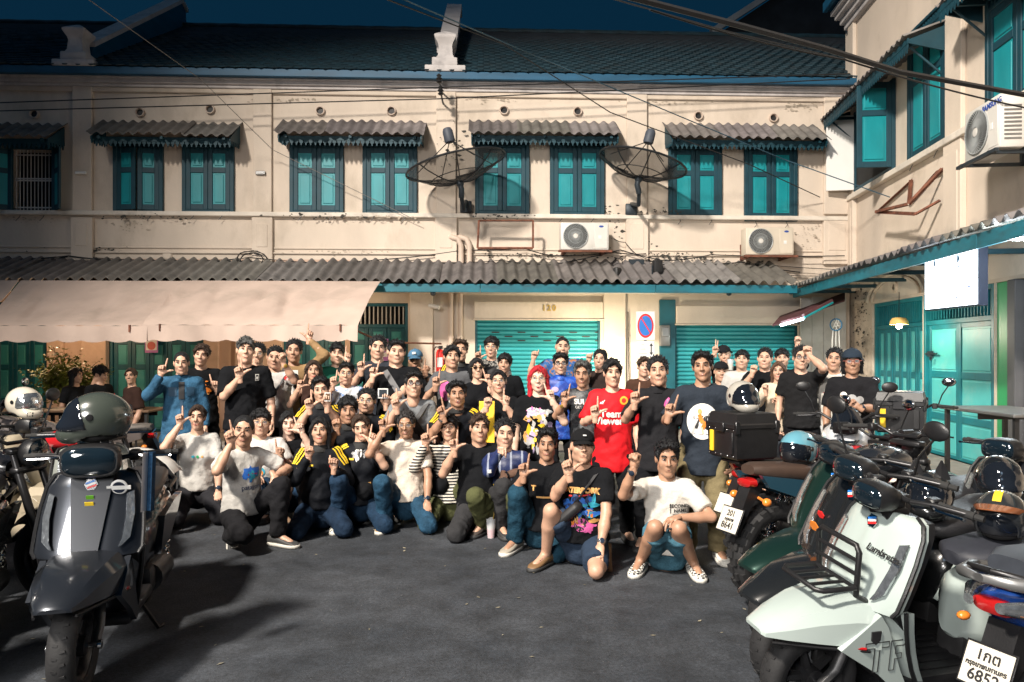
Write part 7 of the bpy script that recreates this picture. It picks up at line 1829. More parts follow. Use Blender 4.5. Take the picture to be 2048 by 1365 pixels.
def bars(par, x, z, w_=.34, rise=.04, mirrors=True, back=.10, lever=True, mz=.24, ends=True):
    mb = MB(); mb.tube([(x, -.10, z), (x - back * .3, -.2, z + rise), (x - back, -w_, z + rise * .7)], .012, 8); mb.tube([(x, -.10, z), (x, .10, z)], .013, 8); mb.tube([(x, .10, z), (x - back * .3, .2, z + rise), (x - back, w_, z + rise * .7)], .012, 8); bpart(par, 'handlebar', mb, 'rim_dark', None, 50)
    for s_ in (-1, 1):
        a = V((x - back * .55, s_ * (w_ - .135), z + rise * .82)); b_ = V((x - back, s_ * (w_ + .0), z + rise * .7))
        g_ = MB(); g_.tube([a, a.lerp(b_, .1), a.lerp(b_, .9), b_], [.020, .017, .0175, .020], 10); g_.tube([b_, b_ + (b_ - a).normalized() * .035], .014, 8); gp = bpart(par, 'grip', g_, 'grip', None, 40)
        sw_ = MB(); sw_.box((-.03, -.025, -.03), (.03, .025, .025), .008); sw_.xf(Matrix.Translation(a + V((0, -s_ * .03, 0)))); bpart(par, 'switch_box', sw_, 'plastic_black')
        if lever: lv = MB(); lv.tube([a + V((.03, -s_ * .02, 0)), a.lerp(b_, .3) + V((.065, 0, -.005)), a.lerp(b_, .9) + V((.058, 0, -.008)), a.lerp(b_, 1.1) + V((.07, 0, -.008))], [.007, .006, .005, .007], 6); bpart(par, 'brake_lever', lv, 'chrome' if w_ < .36 else 'rim_dark', None, 50)
        if mirrors:
            m_ = MB(); c_ = a + V((.02, s_ * .09, mz)); m_.tube([a + V((.01, 0, .01)), a + V((.03, s_ * .03, mz * .45)), c_ + V((.0, 0, -.03))], .006, 6); m_.ball(c_, (.018, .065, .045), 14, 8); mo = bpart(par, 'mirror', m_, 'plastic_black', None, 50)
            gl = MB(); gl.ball(c_ + V((-.008, 0, 0)), (.012, .058, .038), 14, 8); bpart(mo, 'mirror_glass', gl, 'chrome', None, 60)


def plate(par, org, tilt, rows_, sz=(.18, .15), yaw=PI):
    """Thai motorcycle plate on its holder, looking backwards"""
    mx = Matrix.Translation(org) @ Matrix.Rotation(-PI / 2, 4, 'Z') @ Matrix.Rotation(PI / 2 - tilt, 4, 'X')
    mb = MB(); mb.box((-sz[0] / 2, -sz[1] / 2, -.003), (sz[0] / 2, sz[1] / 2, 0), .002, mx); pl = bpart(par, 'number_plate', mb, 'plate_white', None, 30)
    for k, (tx, s_) in enumerate(rows_): text('lettering', tx, s_, 'black', pl, mx @ Matrix.Translation((0, sz[1] * (.26 - .26 * k), .0012)), .0004, bold=.0012)
    fm = MB(); fm.box((-sz[0] / 2 - .008, -sz[1] / 2 - .008, -.008), (sz[0] / 2 + .008, sz[1] / 2 + .008, -.0035), .003, mx); bpart(par, 'plate_holder', fm, 'plastic_black')
    return mx


def tri_badge(par, org, xd, yd, s_=.03):
    mx = frame_mx(org, xd, yd); hexa = [(s_ * math.cos(PI / 3 * k), s_ * math.sin(PI / 3 * k)) for k in range(6)]
    mb = MB(); mb.prism(hexa, lambda a, b_, d: (a, b_, d), 0, .004); mb.xf(mx); o = bpart(par, 'badge', mb, 'chrome', None, 30)
    for k, mt in enumerate(('sign_blue', 'sign_white', 'red_paint')): mb = MB(); y = (.36 - .36 * k) * s_; mb.box((-s_ * .7, y - s_ * .15, .004), (s_ * .7, y + s_ * .15, .0055)); mb.xf(mx @ Matrix.Rotation(.35, 4, 'Z')); bpart(o, 'badge_bar', mb, mt, None, 30)


def scooter(label, loc, deg, col, seat_col=None, paint='paint', rack=False, screen=False, mirrors=True, lettering='Lambretta', tf=False, dark_centre=None, group='scooters parked in the street', hsc=1.0, rear_plate=(), trim='plastic_black', badge=True):
    o = empty('scooter', (loc[0], loc[1], 0), math.radians(deg), label, 'scooter', group)
    wheel(o, .69, .235, .115); wheel(o, -.62, .235, .12)
    # fork
    mb = MB()
    for s_ in (-1, 1): mb.tube([(.69, s_ * .085, .235), (.62, s_ * .085, .30), (.52, s_ * .07, .52)], [.022, .026, .028], 8)
    mb.box((.66, -.10, .21), (.76, -.07, .28), .012); bpart(o, 'fork', mb, 'engine', None, 45)
    # leg shield: upper panel forward and down, lower part back to the floor
    up_ = [(.375, 1.00, .135), (.392, .985, .185), (.415, .93, .215), (.455, .83, .232), (.50, .72, .240), (.535, .635, .242), (.545, .605, .225)]
    def sheet(prof, sweep, inset=0.0, th=.03, ridge=.012):
        rows_ = []
        for x, z, w_ in prof:
            row = []
            for k in range(17):
                q = -1 + 2 * k / 16; row.append((x - sweep * abs(q) ** 3.2 + ridge * max(0, 1 - abs(q) * 6) + inset, q * w_, z))
            rows_.append(row)
        m_ = MB(); m_.grid(rows_, (-th, 0, -.004)); return m_
    fp = bpart(o, 'front_panel', sheet(up_, .055), paint, col, 40)
    lowp = [(.500, .62, .236), (.475, .52, .225), (.435, .42, .205), (.385, .32, .185), (.335, .245, .165)]
    bpart(o, 'leg_shield', sheet(lowp, .07, -.012, .035, 0), paint, col, 40)
    bk = MB(); rows_ = [[(x - .075 + .03 * (1 - abs(-1 + 2 * k / 8) ** 2) * 0, (-1 + 2 * k / 8) * w_ * .95, z) for k in range(9)] for x, z, w_ in up_[1:] + lowp[1:]]; bk.grid(rows_, (-.05, 0, 0)); bpart(o, 'inner_shield', bk, trim, None, 40)
    for s_ in (-1, 1):
        t = MB(); t.tube([(x - .052, s_ * (w_ + .004), z) for x, z, w_ in up_], .009, 6); t.tube([(x - .072, s_ * (w_ + .003), z) for x, z, w_ in lowp], .010, 6); bpart(o, 'edge_trim', t, trim, None, 50)
        ln = MB(); pts = [[(.425 - .0235, s_ * .192, .905), (.430 - .012, s_ * .165, .895)], [(.47 - .020, s_ * .205, .80), (.475 - .008, s_ * .172, .79)], [(.515 - .014, s_ * .195, .69), (.520 - .006, s_ * .160, .685)], [(.527 - .006, s_ * .160, .655), (.53 - .004, s_ * .145, .65)]]
        ln.grid([[V(p) + V((.012, 0, 0)) for p in r_] for r_ in pts], (-.012, 0, 0)); bpart(o, 'indicator', ln, 'reflector', None, 40)
    if dark_centre:
        cs = MB(); rows_ = []
        for x, z, w_ in up_[1:6]: f_ = (1.0 - z) / .4; rows_.append([(x + .004 + .012 * max(0, 1 - abs(q) * .0), q * (.10 - .045 * f_), z) for q in (-1, -.33, .33, 1)])
        cs.grid(rows_, (-.008, 0, 0)); bpart(o, 'centre_panel', cs, paint, dark_centre, 40)
    # beak
    mb = MB(); secs = [(.50, .205, .445, .56, .645), (.62, .190, .462, .570, .636), (.77, .155, .474, .555, .608), (.90, .115, .483, .525, .565), (.985, .075, .487, .502, .520), (.995, .055, .490, .498, .508)]
    mb.rings([[(x, -w_, zl), (x, -w_ * .97, zm), (x, -w_ * .72, zm + (zt - zm) * .75), (x + .004, -w_ * .25, zt), (x + .004, w_ * .25, zt), (x, w_ * .72, zm + (zt - zm) * .75), (x, w_ * .97, zm), (x, w_, zl)] for x, w_, zl, zm, zt in secs]); bpart(o, 'front_fender', mb, paint, col, 28)
    for s_ in (-1, 1):
        mb = MB(); mb.prism([(.70, .458), (.515, .60), (.47, .54), (.385, .335), (.345, .26), (.40, .24), (.50, .33)], lambda a, b_, d: (a, d, b_), s_ * .172, s_ * .200); sp_ = bpart(o, 'side_panel', mb, paint, col, 30)
        t = MB(); t.tube([(.955, s_ * .082, .462), (.70, s_ * .168, .452), (.56, s_ * .206, .447)], .007, 5); bpart(o, 'fender_trim', t, trim, None, 50)
        r_ = MB(); r_.tube([(.66, s_ * .182, .462), (.58, s_ * .204, .459)], .007, 5); bpart(o, 'reflector_strip', r_, 'tail_red', None, 50)
        if tf and s_ > 0:
            mxt = frame_mx((.48, s_ * .2015, .40), (-1, 0, 0), (0, 0, 1)); me = text_mesh('TF', .17, 0); cu_ = MB()
            for poly in ([(-.10, .08), (.02, .08), (.02, .055), (-.027, .055), (-.027, -.055), (-.053, -.055), (-.053, .055), (-.10, .055)], [(.03, .08), (.10, .08), (.10, .055), (.056, .055), (.056, .02), (.09, .02), (.09, -.004), (.056, -.004), (.056, -.055), (.03, -.055)]): cu_.tube([V((a, b_, 0)) for a, b_ in poly + poly[:1]], .0022, 4)
            bpy.data.meshes.remove(me); cu_.xf(mxt); bpart(sp_, 'lettering', cu_, 'black', None, 30)
            sh_ = MB(); sh_.prism([(-.024, .028), (.024, .028), (.022, -.012), (0, -.032), (-.022, -.012)], lambda a, b_, d: (a, b_, d), -.001, .005); sh_.xf(frame_mx((.535, s_ * .2015, .505), (-1, 0, 0), (0, 0, 1))); bpart(sp_, 'crest', sh_, 'black', None, 30)
    if badge: tri_badge(o, (.412 + .016, .0, .945), (0, 1, 0), (-.25, 0, 1), .032)
    if lettering: text('lettering', lettering, .045, 'black' if sum(col) > .9 else 'p_white', fp, frame_mx((.460 + .006, .115, .84), (0, 1, 0), (-.42, 0, 1)), .001, bold=.0008, shear=.25)
    # steering head, headlight, bars
    hd = empty('headset_dummy') if False else None
    H_ = hsc; mb = MB(); mb.rings([se(.30, .04, .04, 1.03), se(.36, .075 * H_, .052, 1.055), se(.40, .095 * H_, .062 * H_, 1.065, 3.2), se(.455, .098 * H_, .060 * H_, 1.065, 3.4), se(.475, .092 * H_, .054 * H_, 1.065, 3.4)]); bpart(o, 'headset', mb, 'plastic_black', None, 40)
    mb = MB(); mb.rings([se(.476, .087 * H_, .049 * H_, 1.065, 3.2), se(.490, .076 * H_, .040 * H_, 1.065, 3.0), se(.494, .04, .02, 1.065, 2.4)]); hl = bpart(o, 'headlight', mb, 'lamp_glass', None, 50)
    for z in (1.042, 1.088): mb = MB(); mb.box((.478, -.055, z - .008), (.492, .055, z + .008), .003); bpart(hl, 'reflector', mb, 'reflector')
    mb = MB(); mb.rings([se(.28, .05, .03, .98), se(.34, .055, .05, .99), se(.40, .06, .03, .985)]); bpart(o, 'column_cover', mb, trim)
    bars(o, .33, 1.06, .33, .015, mirrors, .10)
    if screen:
        mb = MB(); rows_ = [[(.47 - .10 * k / 5 - .05 * abs(q) ** 2, q * (.15 - .035 * (k / 5) ** 2), 1.13 + .25 * k / 5) for q in (-1, -.6, -.2, .2, .6, 1)] for k in range(6)]; mb.grid(rows_, (-.006, 0, 0)); bpart(o, 'fly_screen', mb, 'visor', None, 50)
    # floor, body, seat
    mb = MB(); mb.box((-.16, -.165, .20), (.37, .165, .262), .02); bpart(o, 'floorboard', mb, trim)
    for k in range(5): mb = MB(); mb.box((-.10, -.12 + .055 * k, .262), (.30, -.10 + .055 * k, .268)); bpart(o, 'floor_rib', mb, 'rim_dark')
    mb = MB(); mb.rings([se(-.08, .07, .10, .44), se(-.14, .14, .17, .48), se(-.30, .185, .185, .51), se(-.50, .20, .165, .545), se(-.72, .175, .12, .60), se(-.90, .11, .07, .655), se(-.97, .06, .035, .68)]); bpart(o, 'rear_body', mb, paint, col, 45)
    for s_ in (-1, 1):
        mb = MB(); mb.prism([(-.18, .42), (-.30, .62), (-.62, .665), (-.86, .665), (-.70, .56), (-.45, .45)], lambda a, b_, d: (a, d, b_), s_ * .165, s_ * .203); bpart(o, 'side_cowl', mb, paint, col, 20)
    mb = MB(); mb.rings([se(-.04, .05, .03, .735, 3), se(-.08, .115, .045, .745, 3.2), se(-.30, .150, .050, .755, 3.4), se(-.46, .155, .052, .765, 3.4), se(-.54, .150, .060, .785, 3.4), se(-.80, .130, .055, .80, 3.2), se(-.90, .08, .04, .80, 3)]); bpart(o, 'seat', mb, 'seat_leather' if not seat_col else 'shoe', seat_col, 50)
    for s_ in (-1, 1): mb = MB(); mb.tube([(-.60, s_ * .165, .73), (-.82, s_ * .17, .76), (-.97, s_ * .10, .79), (-.99, 0, .795)], .013, 8); bpart(o, 'grab_rail', mb, 'rim_dark', None, 50)
    mb = MB(); mb.rings([se(-.955, .085, .035, .665, 3), se(-.985, .075, .030, .665, 3), se(-.995, .03, .012, .665)]); bpart(o, 'tail_light', mb, 'tail_red', None, 50)
    mb = MB(); mb.prism([(-.80, .58), (-.92, .60), (-1.02, .38), (-1.00, .34), (-.90, .44)], lambda a, b_, d: (a, d, b_), -.06, .06); bpart(o, 'rear_mudguard', mb, trim)
    plate(o, (-1.02, 0, .44), .42, rear_plate)
    for s_ in (-1, 1): mb = MB(); mb.ball((-.95, s_ * .14, .58), (.03, .022, .018), 10, 6); bpart(o, 'rear_indicator', mb, 'amber', None, 60)
    # engine, exhaust, shocks, stand
    mb = MB(); mb.box((-.78, .06, .17), (-.20, .15, .34), .04); mb.tube([(-.30, .1, .25), (-.66, .1, .235)], .09, 14); mb.box((-.35, -.08, .20), (-.08, .08, .38), .03); bpart(o, 'engine', mb, 'engine', None, 40)
    mb = MB(); mb.tube([(-.15, -.10, .22), (-.42, -.15, .20), (-.50, -.17, .25), (-.86, -.18, .34)], [.02, .025, .055, .06], 12); bpart(o, 'exhaust', mb, 'rim_dark', None, 45)
    mb = MB(); mb.tube([(-.64, .13, .26), (-.74, .13, .54)], .016, 8); mb.tube([V((-.65, .13, .30)).lerp(V((-.73, .13, .51)), q / 60) + V((.028 * math.cos(q * .63), .028 * math.sin(q * .63), 0)) for q in range(61)], .005, 5); bpart(o, 'shock', mb, 'chrome', None, 50)
    mb = MB(); mb.tube([(-.05, .10, .22), (-.12, .20, .01), (-.16, .22, .012)], .012, 6); bpart(o, 'stand', mb, 'rim_dark', None, 50)
    if rack:
        r_ = MB(); P0 = lambda x, y, z: (x, y, z)
        r_.tube([(.50, -.12, .615), (.585, -.12, .66), (.60, -.13, .86), (.60, -.11, .885), (.60, .11, .885), (.60, .13, .86), (.585, .12, .66), (.50, .12, .615)], .013, 8)
        for z in (.70, .76, .82): r_.tube([(.60, -.13, z), (.60, .13, z)], .009, 6)
        r_.tube([(.60, -.13, .70), (.76, -.13, .70), (.785, -.11, .70), (.785, .11, .70), (.76, .13, .70), (.60, .13, .70)], .012, 8)
        for y in (-.06, 0, .06): r_.tube([(.60, y, .70), (.785, y, .70)], .008, 6)
        for s_ in (-1, 1): r_.lathe([(.03, 0), (.034, .01), (.02, .022)], (.505, s_ * .12, .60), 'x', 10)
        bpart(o, 'front_rack', r_, 'plastic_black', None, 50)
    return o


def motorbike(label, loc, deg, col, col2=None, knob=False, fairing=False, case=False, seat='seat_leather', seat_col=None, wind=False, mirrors=True, lettering=None, plate_rows=(), tank_print=None, group='motorbikes parked in the street', guards=False):
    col2 = col2 or col
    o = empty('motorbike', (loc[0], loc[1], 0), math.radians(deg), label, 'motorbike', group)
    R_ = .325 if knob else .30; wheel(o, .72, R_, .11, 6, knob); wheel(o, -.70, R_, .14, 6, knob)
    mb = MB()
    for s_ in (-1, 1): mb.tube([(.72, s_ * .10, R_), (.60, s_ * .10, .62), (.47, s_ * .09, .98)], [.024, .026, .020], 10)
    mb.box((.47, -.12, .84), (.54, .12, .88), .01); mb.box((.42, -.12, .96), (.50, .12, 1.0), .01); bpart(o, 'fork', mb, 'rim_dark', None, 45)
    mb = MB(); rows_ = []
    for k in range(9): a = math.radians(35 + 110 * k / 8); rr_ = R_ + (.05 if not knob else .13); rows_.append([(.72 + rr_ * math.cos(a), q * .07, R_ + rr_ * math.sin(a) - .02 * abs(q) ** 2) for q in (-1, -.5, 0, .5, 1)])
    mb.grid(rows_, (0, 0, -.006)); bpart(o, 'front_fender', mb, 'paint', col2, 50)
    mb = MB(); mb.rings([se(-.12, .10, .05, .82), se(.0, .13, .09, .85), se(.16, .155, .115, .87), se(.30, .15, .10, .87), se(.42, .09, .06, .86)]); tk = bpart(o, 'tank', mb, 'paint', col, 50)
    if tank_print:
        for s_ in (-1, 1):
            for k, (mt, z0, z1) in enumerate(tank_print):
                mb = MB(); mb.prism([(-.02, z0), (.30, z0 + .03), (.36, z1 + .02), (.02, z1)], lambda a, b_, d: (a, d, b_), s_ * .12, s_ * (.158 + .002 * k)); bpart(tk, 'tank_stripe', mb, mt)
    mb = MB(); mb.lathe([(.045, .965), (.045, .985), (.02, .992)], (.16, 0, 0), 'z', 14); bpart(o, 'fuel_cap', mb, 'chrome', None, 40)
    mb = MB(); mb.rings([se(.0, .07, .03, .80, 3), se(-.10, .12, .045, .80, 3.2), se(-.40, .14, .05, .815, 3.4), se(-.55, .13, .055, .85, 3.4), se(-.85, .10, .045, .875, 3.2), se(-.92, .06, .03, .88, 3)]); bpart(o, 'seat', mb, seat if not seat_col else 'shoe', seat_col, 50)
    for s_ in (-1, 1):
        mb = MB(); mb.prism([(-.05, .60), (-.02, .78), (-.50, .80), (-.92, .86), (-.86, .78), (-.50, .66)], lambda a, b_, d: (a, d, b_), s_ * .10, s_ * .135); bpart(o, 'side_panel', mb, 'paint', col2, 30)
        mb = MB(); mb.tube([(-.70, s_ * .10, R_ + .02), (-.52, s_ * .12, .72)], .015, 8); mb.tube([V((-.68, s_ * .10, R_ + .08)).lerp(V((-.54, s_ * .12, .68)), q / 70) + V((.027 * math.cos(q * .66), .027 * math.sin(q * .66), 0)) for q in range(71)], .0055, 5); bpart(o, 'shock', mb, 'chrome', None, 50)
        mb = MB(); mb.ball((-.90, s_ * .15, .70), (.030, .026, .026), 12, 7); mb.tube([(-.88, s_ * .05, .71), (-.90, s_ * .14, .70)], .008, 5); bpart(o, 'rear_indicator', mb, 'amber', None, 60)
        mb = MB(); mb.tube([(-.70, s_ * .10, R_), (-.15, s_ * .09, .38)], .022, 6); bpart(o, 'swingarm', mb, 'rim_dark', None, 50)
        if guards:
            mb = MB(); mb.rings([se(.30, .02, .05, 1.08, 2.6, 12, s_ * .36), se(.42, .03, .06, 1.07, 2.6, 12, s_ * .34), se(.46, .015, .04, 1.07, 2.6, 12, s_ * .27)]); bpart(o, 'hand_guard', mb, 'plastic_black')
    mb = MB(); mb.box((-.16, -.14, .24), (.22, .14, .46), .05)
    for k in range(6): mb.box((.06, -.10, .46 + .035 * k), (.24, .10, .48 + .035 * k), .006)
    mb.tube([(-.0, -.16, .34), (-.0, .16, .34)], .11, 16); bpart(o, 'engine', mb, 'engine', None, 40)
    mb = MB(); mb.tube([(.45, 0, .92), (.20, .0, .70), (-.1, .0, .62), (-.20, 0, .36)], .025, 8); mb.tube([(.45, 0, .86), (.26, 0, .46), (.1, 0, .22), (-.2, 0, .26)], .022, 8); mb.tube([(-.1, .09, .68), (-.9, .07, .82)], .016, 8); mb.tube([(-.1, -.09, .68), (-.9, -.07, .82)], .016, 8); bpart(o, 'frame', mb, 'rim_dark', None, 50)
    mb = MB(); mb.tube([(.24, -.08, .50), (.32, -.12, .30), (.10, -.15, .20), (-.35, -.17, .28), (-.45, -.18, .34), (-.85, -.20, .46)], [.022, .022, .022, .03, .05, .055], 12); bpart(o, 'exhaust', mb, 'chrome' if not knob else 'rim_dark', None, 45)
    mb = MB(); mb.prism([(-.82, .80), (-.92, .82), (-1.06, .52), (-1.03, .48), (-.94, .64)], lambda a, b_, d: (a, d, b_), -.05, .05); bpart(o, 'rear_mudguard', mb, 'plastic_black')
    mb = MB(); mb.rings([se(-.90, .07, .03, .80), se(-.95, .06, .026, .80), se(-.96, .02, .01, .80)]); bpart(o, 'tail_light', mb, 'tail_red', None, 50)
    plate(o, (-1.06, 0, .58), .42, plate_rows)
    mb = MB(); mb.tube([(-.05, .10, .30), (-.12, .26, .01)], .012, 6); bpart(o, 'stand', mb, 'rim_dark')
    if fairing:
        mb = MB(); mb.rings([se(.28, .19, .14, .84, 2.4), se(.48, .20, .15, .88, 2.3), se(.64, .15, .10, .88, 2.2), se(.78, .06, .04, .84, 2.2)]); bpart(o, 'fairing', mb, 'paint', col2, 45)
        mb = MB(); mb.rings([se(.66, .10, .04, .90), se(.72, .085, .03, .885), se(.78, .04, .015, .87)]); bpart(o, 'headlight', mb, 'lamp_glass', None, 50)
        mb = MB(); rows_ = [[(.58 - .16 * k / 5, q * (.13 - .05 * (k / 5) ** 2), .98 + .18 * k / 5 - .03 * q * q) for q in (-1, -.5, 0, .5, 1)] for k in range(6)]; mb.grid(rows_, (-.005, 0, 0)); bpart(o, 'windscreen', mb, 'visor', None, 50)
        for s_ in (-1, 1): mb = MB(); mb.prism([(.62, .90), (.30, .80), (.10, .50), (.24, .34), (.40, .50)], lambda a, b_, d: (a, d, b_), s_ * .16, s_ * .19); bpart(o, 'side_fairing', mb, 'paint', col, 30)
    else:
        mb = MB(); mb.rings([se(.46, .05, .05, .96), se(.50, .085, .085, .96, 2), se(.56, .095, .095, .96, 2), se(.58, .09, .09, .96, 2)]); bpart(o, 'headlamp_shell', mb, 'plastic_black', None, 50)
        mb = MB(); mb.rings([se(.581, .086, .086, .96, 2), se(.60, .06, .06, .96, 2), se(.606, .02, .02, .96, 2)]); bpart(o, 'headlight', mb, 'lamp_glass', None, 60)
        if wind: mb = MB(); rows_ = [[(.60 - .14 * k / 5, q * (.16 - .04 * (k / 5) ** 2), 1.04 + .32 * k / 5) for q in (-1, -.5, 0, .5, 1)] for k in range(6)]; mb.grid(rows_, (-.005, 0, 0)); bpart(o, 'windscreen', mb, 'visor', None, 50)
    bars(o, .44, 1.03, .38, .06, mirrors, .12)
    if case:
        mb = MB(); mb.tube([(-.60, -.11, .86), (-1.0, -.11, .90), (-1.0, .11, .90), (-.60, .11, .86)], .012, 6); bpart(o, 'luggage_rack', mb, 'rim_dark', None, 50)
        tc_ = MB(); tc_.rings([[(x0, -w_, z), (x1, -w_, z), (x1, w_, z), (x0, w_, z)] for z, w_, x0, x1 in ((.925, .165, -1.05, -.74), (.94, .18, -1.07, -.72), (1.16, .19, -1.08, -.70), (1.165, .197, -1.09, -.695), (1.19, .197, -1.09, -.695), (1.20, .187, -1.08, -.705), (1.27, .170, -1.06, -.72), (1.275, .155, -1.04, -.74))]); tcp = bpart(o, 'top_case', tc_, 'plastic_black', None, 20)
        for y in (-.125, .125): mb = MB(); mb.box((-1.088, y - .022, .97), (-1.075, y + .022, 1.13), .002); bpart(tcp, 'reflective_strip', mb, 'p_yellow' if y > 0 else 'plastic_black')
        for y in (-.165, -.08, 0, .08, .165):
            for z in (.955, 1.15): mb = MB(); mb.ball((-1.083, y * .95, z), .007, 8, 5); bpart(tcp, 'rivet', mb, 'chrome', None, 60)
        for s_ in (-1, 1):
            for x in (-1.07, -.72): mb = MB(); mb.box((x - .02, s_ * .187 - .012, 1.12), (x + .02, s_ * .187 + .014, 1.22), .006); bpart(tcp, 'corner_guard', mb, 'rim_dark')
        mb = MB(); mb.box((-1.10, -.05, 1.13), (-1.085, .05, 1.20), .004); bpart(tcp, 'latch', mb, 'rim_dark')
    return o


# ---- helmets: looking along -y, standing on z = 0
def helmet_parts(kind):
    f = Field((-.16, -.24, -.03), (.16, .19, .30), .0075)
    f.ell((0, .01, .135), (.128, .160, .140), .01)
    if kind in ('full', 'retro'): f.ell((0, -.075, .060), (.098, .112, .066), .03)
    if kind == 'peak': f.ell((0, -.02, .12), (.125, .14, .13), .02)
    f.plane((0, 0, .012), (0, 0, -1))
    if kind == 'full': f.ell((0, -.150, .150), (.112, .085, .058), .012, 's')
    elif kind == 'retro': f.ell((0, -.150, .142), (.105, .080, .050), .012, 's')
    else: f.ell((0, -.165, .055), (.118, .125, .105), .015, 's')
    f.ell((0, .0, .055), (.098, .125, .115), .01, 's')
    v_, q = f.mesh(); sh_ = (smooth_v(v_, q, 1, .4), q)
    g_ = Field((-.16, -.24, -.03), (.16, .19, .30), .0085)
    g_.ell((0, .009, .136), (.131, .164, .142), .01)
    if kind == 'full': g_.ell((0, -.072, .095), (.106, .112, .06), .03)
    if kind == 'full':
        g_.plane((0, -.012, 0), (0, 1, .25)); g_.plane((0, 0, .222), (0, .35, 1)); g_.plane((0, 0, .088), (0, .10, -1))
    elif kind == 'retro': g_.plane((0, -.05, 0), (0, 1, 0)); g_.plane((0, 0, .20), (0, .4, 1)); g_.plane((0, 0, .092), (0, 0, -1))
    else: g_.plane((0, -.02, 0), (0, 1, 0)); g_.plane((0, 0, .17), (0, .2, 1)); g_.plane((0, 0, .05), (0, 0, -1)); g_.ell((0, .02, .1), (.112, .145, .12), .01, 's')
    v_, q = g_.mesh(); return sh_, (smooth_v(v_, q, 1, .4), q)
HEL = {}
def helmet(label, loc, yaw, kind, col, visor='visor', size=1.0, tilt=(0, 0), peak=None, visor_col=None, stripe=None, ears=False, shell='paint'):
    if kind not in HEL:
        a, b_ = helmet_parts(kind); HEL[kind] = (np_mesh('helmet_shell', [(*a, 0)], ['paint']), np_mesh('helmet_visor', [(*b_, 0)], [visor]))
    o = empty('helmet', loc, 0, label, 'helmet', 'helmets left on the parked bikes'); o.rotation_euler = (tilt[0], tilt[1], yaw); o.scale = (size,) * 3
    s_ = put('shell', HEL[kind][0], o, Matrix(), col)
    vm = HEL[kind][1] if visor == 'visor' else HEL[kind][1].copy()
    if visor != 'visor': vm.materials.clear(); vm.materials.append(MT[visor])
    put('visor', vm, o, Matrix(), visor_col)
    mb = MB(); mb.ball((0, .0, .06), (.096, .12, .05), 16, 8); bpart(o, 'lining', mb, 'helmet_lining', None, 60)
    for sx in (-1, 1): mb = MB(); mb.lathe([(.001, sx * .006), (.016, sx * .005), (.018, 0)], (sx * .126, -.02, .15), 'x', 12); bpart(o, 'visor_screw', mb, 'rim_dark', None, 50)
    if kind == 'retro':
        for sx in (-1, 1):
            for k in range(3): mb = MB(); mb.box((-.004, -.003, -.018), (.004, .004, .018), 0, Matrix.Translation((sx * (.070 - .014 * k), -.148 - .012 * k, .060)) @ Matrix.Rotation(sx * .5, 4, 'Z')); bpart(o, 'chin_vent', mb, 'black')
    if peak:
        mb = MB(); rows_ = [[(.125 * math.sin(a) * (1 - .12 * t), -.155 * math.cos(a) * .9 - .085 * t * math.cos(a), .175 + .045 * math.cos(a) - .015 * t) for a in [(-1.2 + 2.4 * k / 12) for k in range(13)]] for t in (0, .33, .66, 1)]; mb.grid(rows_, (0, 0, -.006)); bpart(o, 'peak', mb, 'paint', peak, 50)
    if stripe: mb = MB(); mb.rings([[(sx * .02 + .0, .01 - .163 * math.cos(a), .135 + .1425 * math.sin(a)) for sx in (-1, 1)] for a in [.75 + .06 * k for k in range(12)]], cap=False, closed=False); bpart(o, 'stripe', mb, stripe)
    if ears:
        for sx in (-1, 1): mb = MB(); mb.rings([[(sx * .065 + r_ * math.cos(q), -.02 + r_ * .5 * math.sin(q), z) for q in (0, PI / 2, PI, 3 * PI / 2)] for r_, z in ((.045, .235), (.03, .29), (.004, .345))]); bpart(o, 'cat_ear', mb, 'plastic_black', None, 30)
    return o


def on(bike, x, y, z):
    '''a point of a parked bike, in the world'''
    bpy.context.view_layer.update(); return bike.matrix_world @ V((x, y, z))


def at(px, d): return ((px - 1024) / FPX * d, d)
# ---- left side
scooter('dark grey scooter facing the camera at the left front, a round badge on its shield', (-2.22, 4.05), -75, (.026, .030, .038), paint='paint_metal', dark_centre=(.018, .020, .024), lettering=None, mirrors=False, hsc=1.4)
SA = bpy.data.objects['scooter']
rb = MB(); rb.lathe([(.001, .004), (.034, .004), (.040, .0), (.040, -.004)], (0, 0, 0), 'x', 22); rb.xf(Matrix.Translation((.428, .125, .925)) @ Matrix.Rotation(.25, 4, 'Y')); rb_ = bpart(SA, 'round_badge', rb, 'sign_white', None, 30)
rb = MB(); rb.lathe([(.001, .0055), (.030, .0055), (.030, .003)], (0, 0, 0), 'x', 20); rb.xf(Matrix.Translation((.428, .125, .925)) @ Matrix.Rotation(.25, 4, 'Y')); bpart(rb_, 'badge_face', rb, 'navy_box', None, 30)
rb = MB(); rb.box((.003, -.055, -.010), (.0075, .055, .010)); rb.xf(Matrix.Translation((.428, .125, .925)) @ Matrix.Rotation(.25, 4, 'Y')); bpart(rb_, 'badge_bar', rb, 'sign_white', None, 30)
reg('sticker_green', (.10, .32, .02), .5); reg('sticker_yellow', (.72, .50, .02), .5)
for z, w_, mt in ((.885, .034, 'sticker_green'), (.855, .040, 'sticker_yellow')): rb = MB(); rb.box((0, -w_ / 2, -.010), (.0025, w_ / 2, .010)); rb.xf(Matrix.Translation((.455 + (.885 - z) * .4, 0, z)) @ Matrix.Rotation(.4, 4, 'Y')); bpart(SA, 'sticker', rb, mt, None, 30)
scooter('black scooter with a pale stripe cut by the left edge of the picture', (-3.02, 3.75), -70, (.010, .012, .016), mirrors=False, lettering=None, dark_centre=(.16, .19, .22), badge=False)
scooter('olive grey scooter behind the dark grey scooter', (-2.95, 5.05), -56, (.16, .17, .15), lettering=None, mirrors=False)
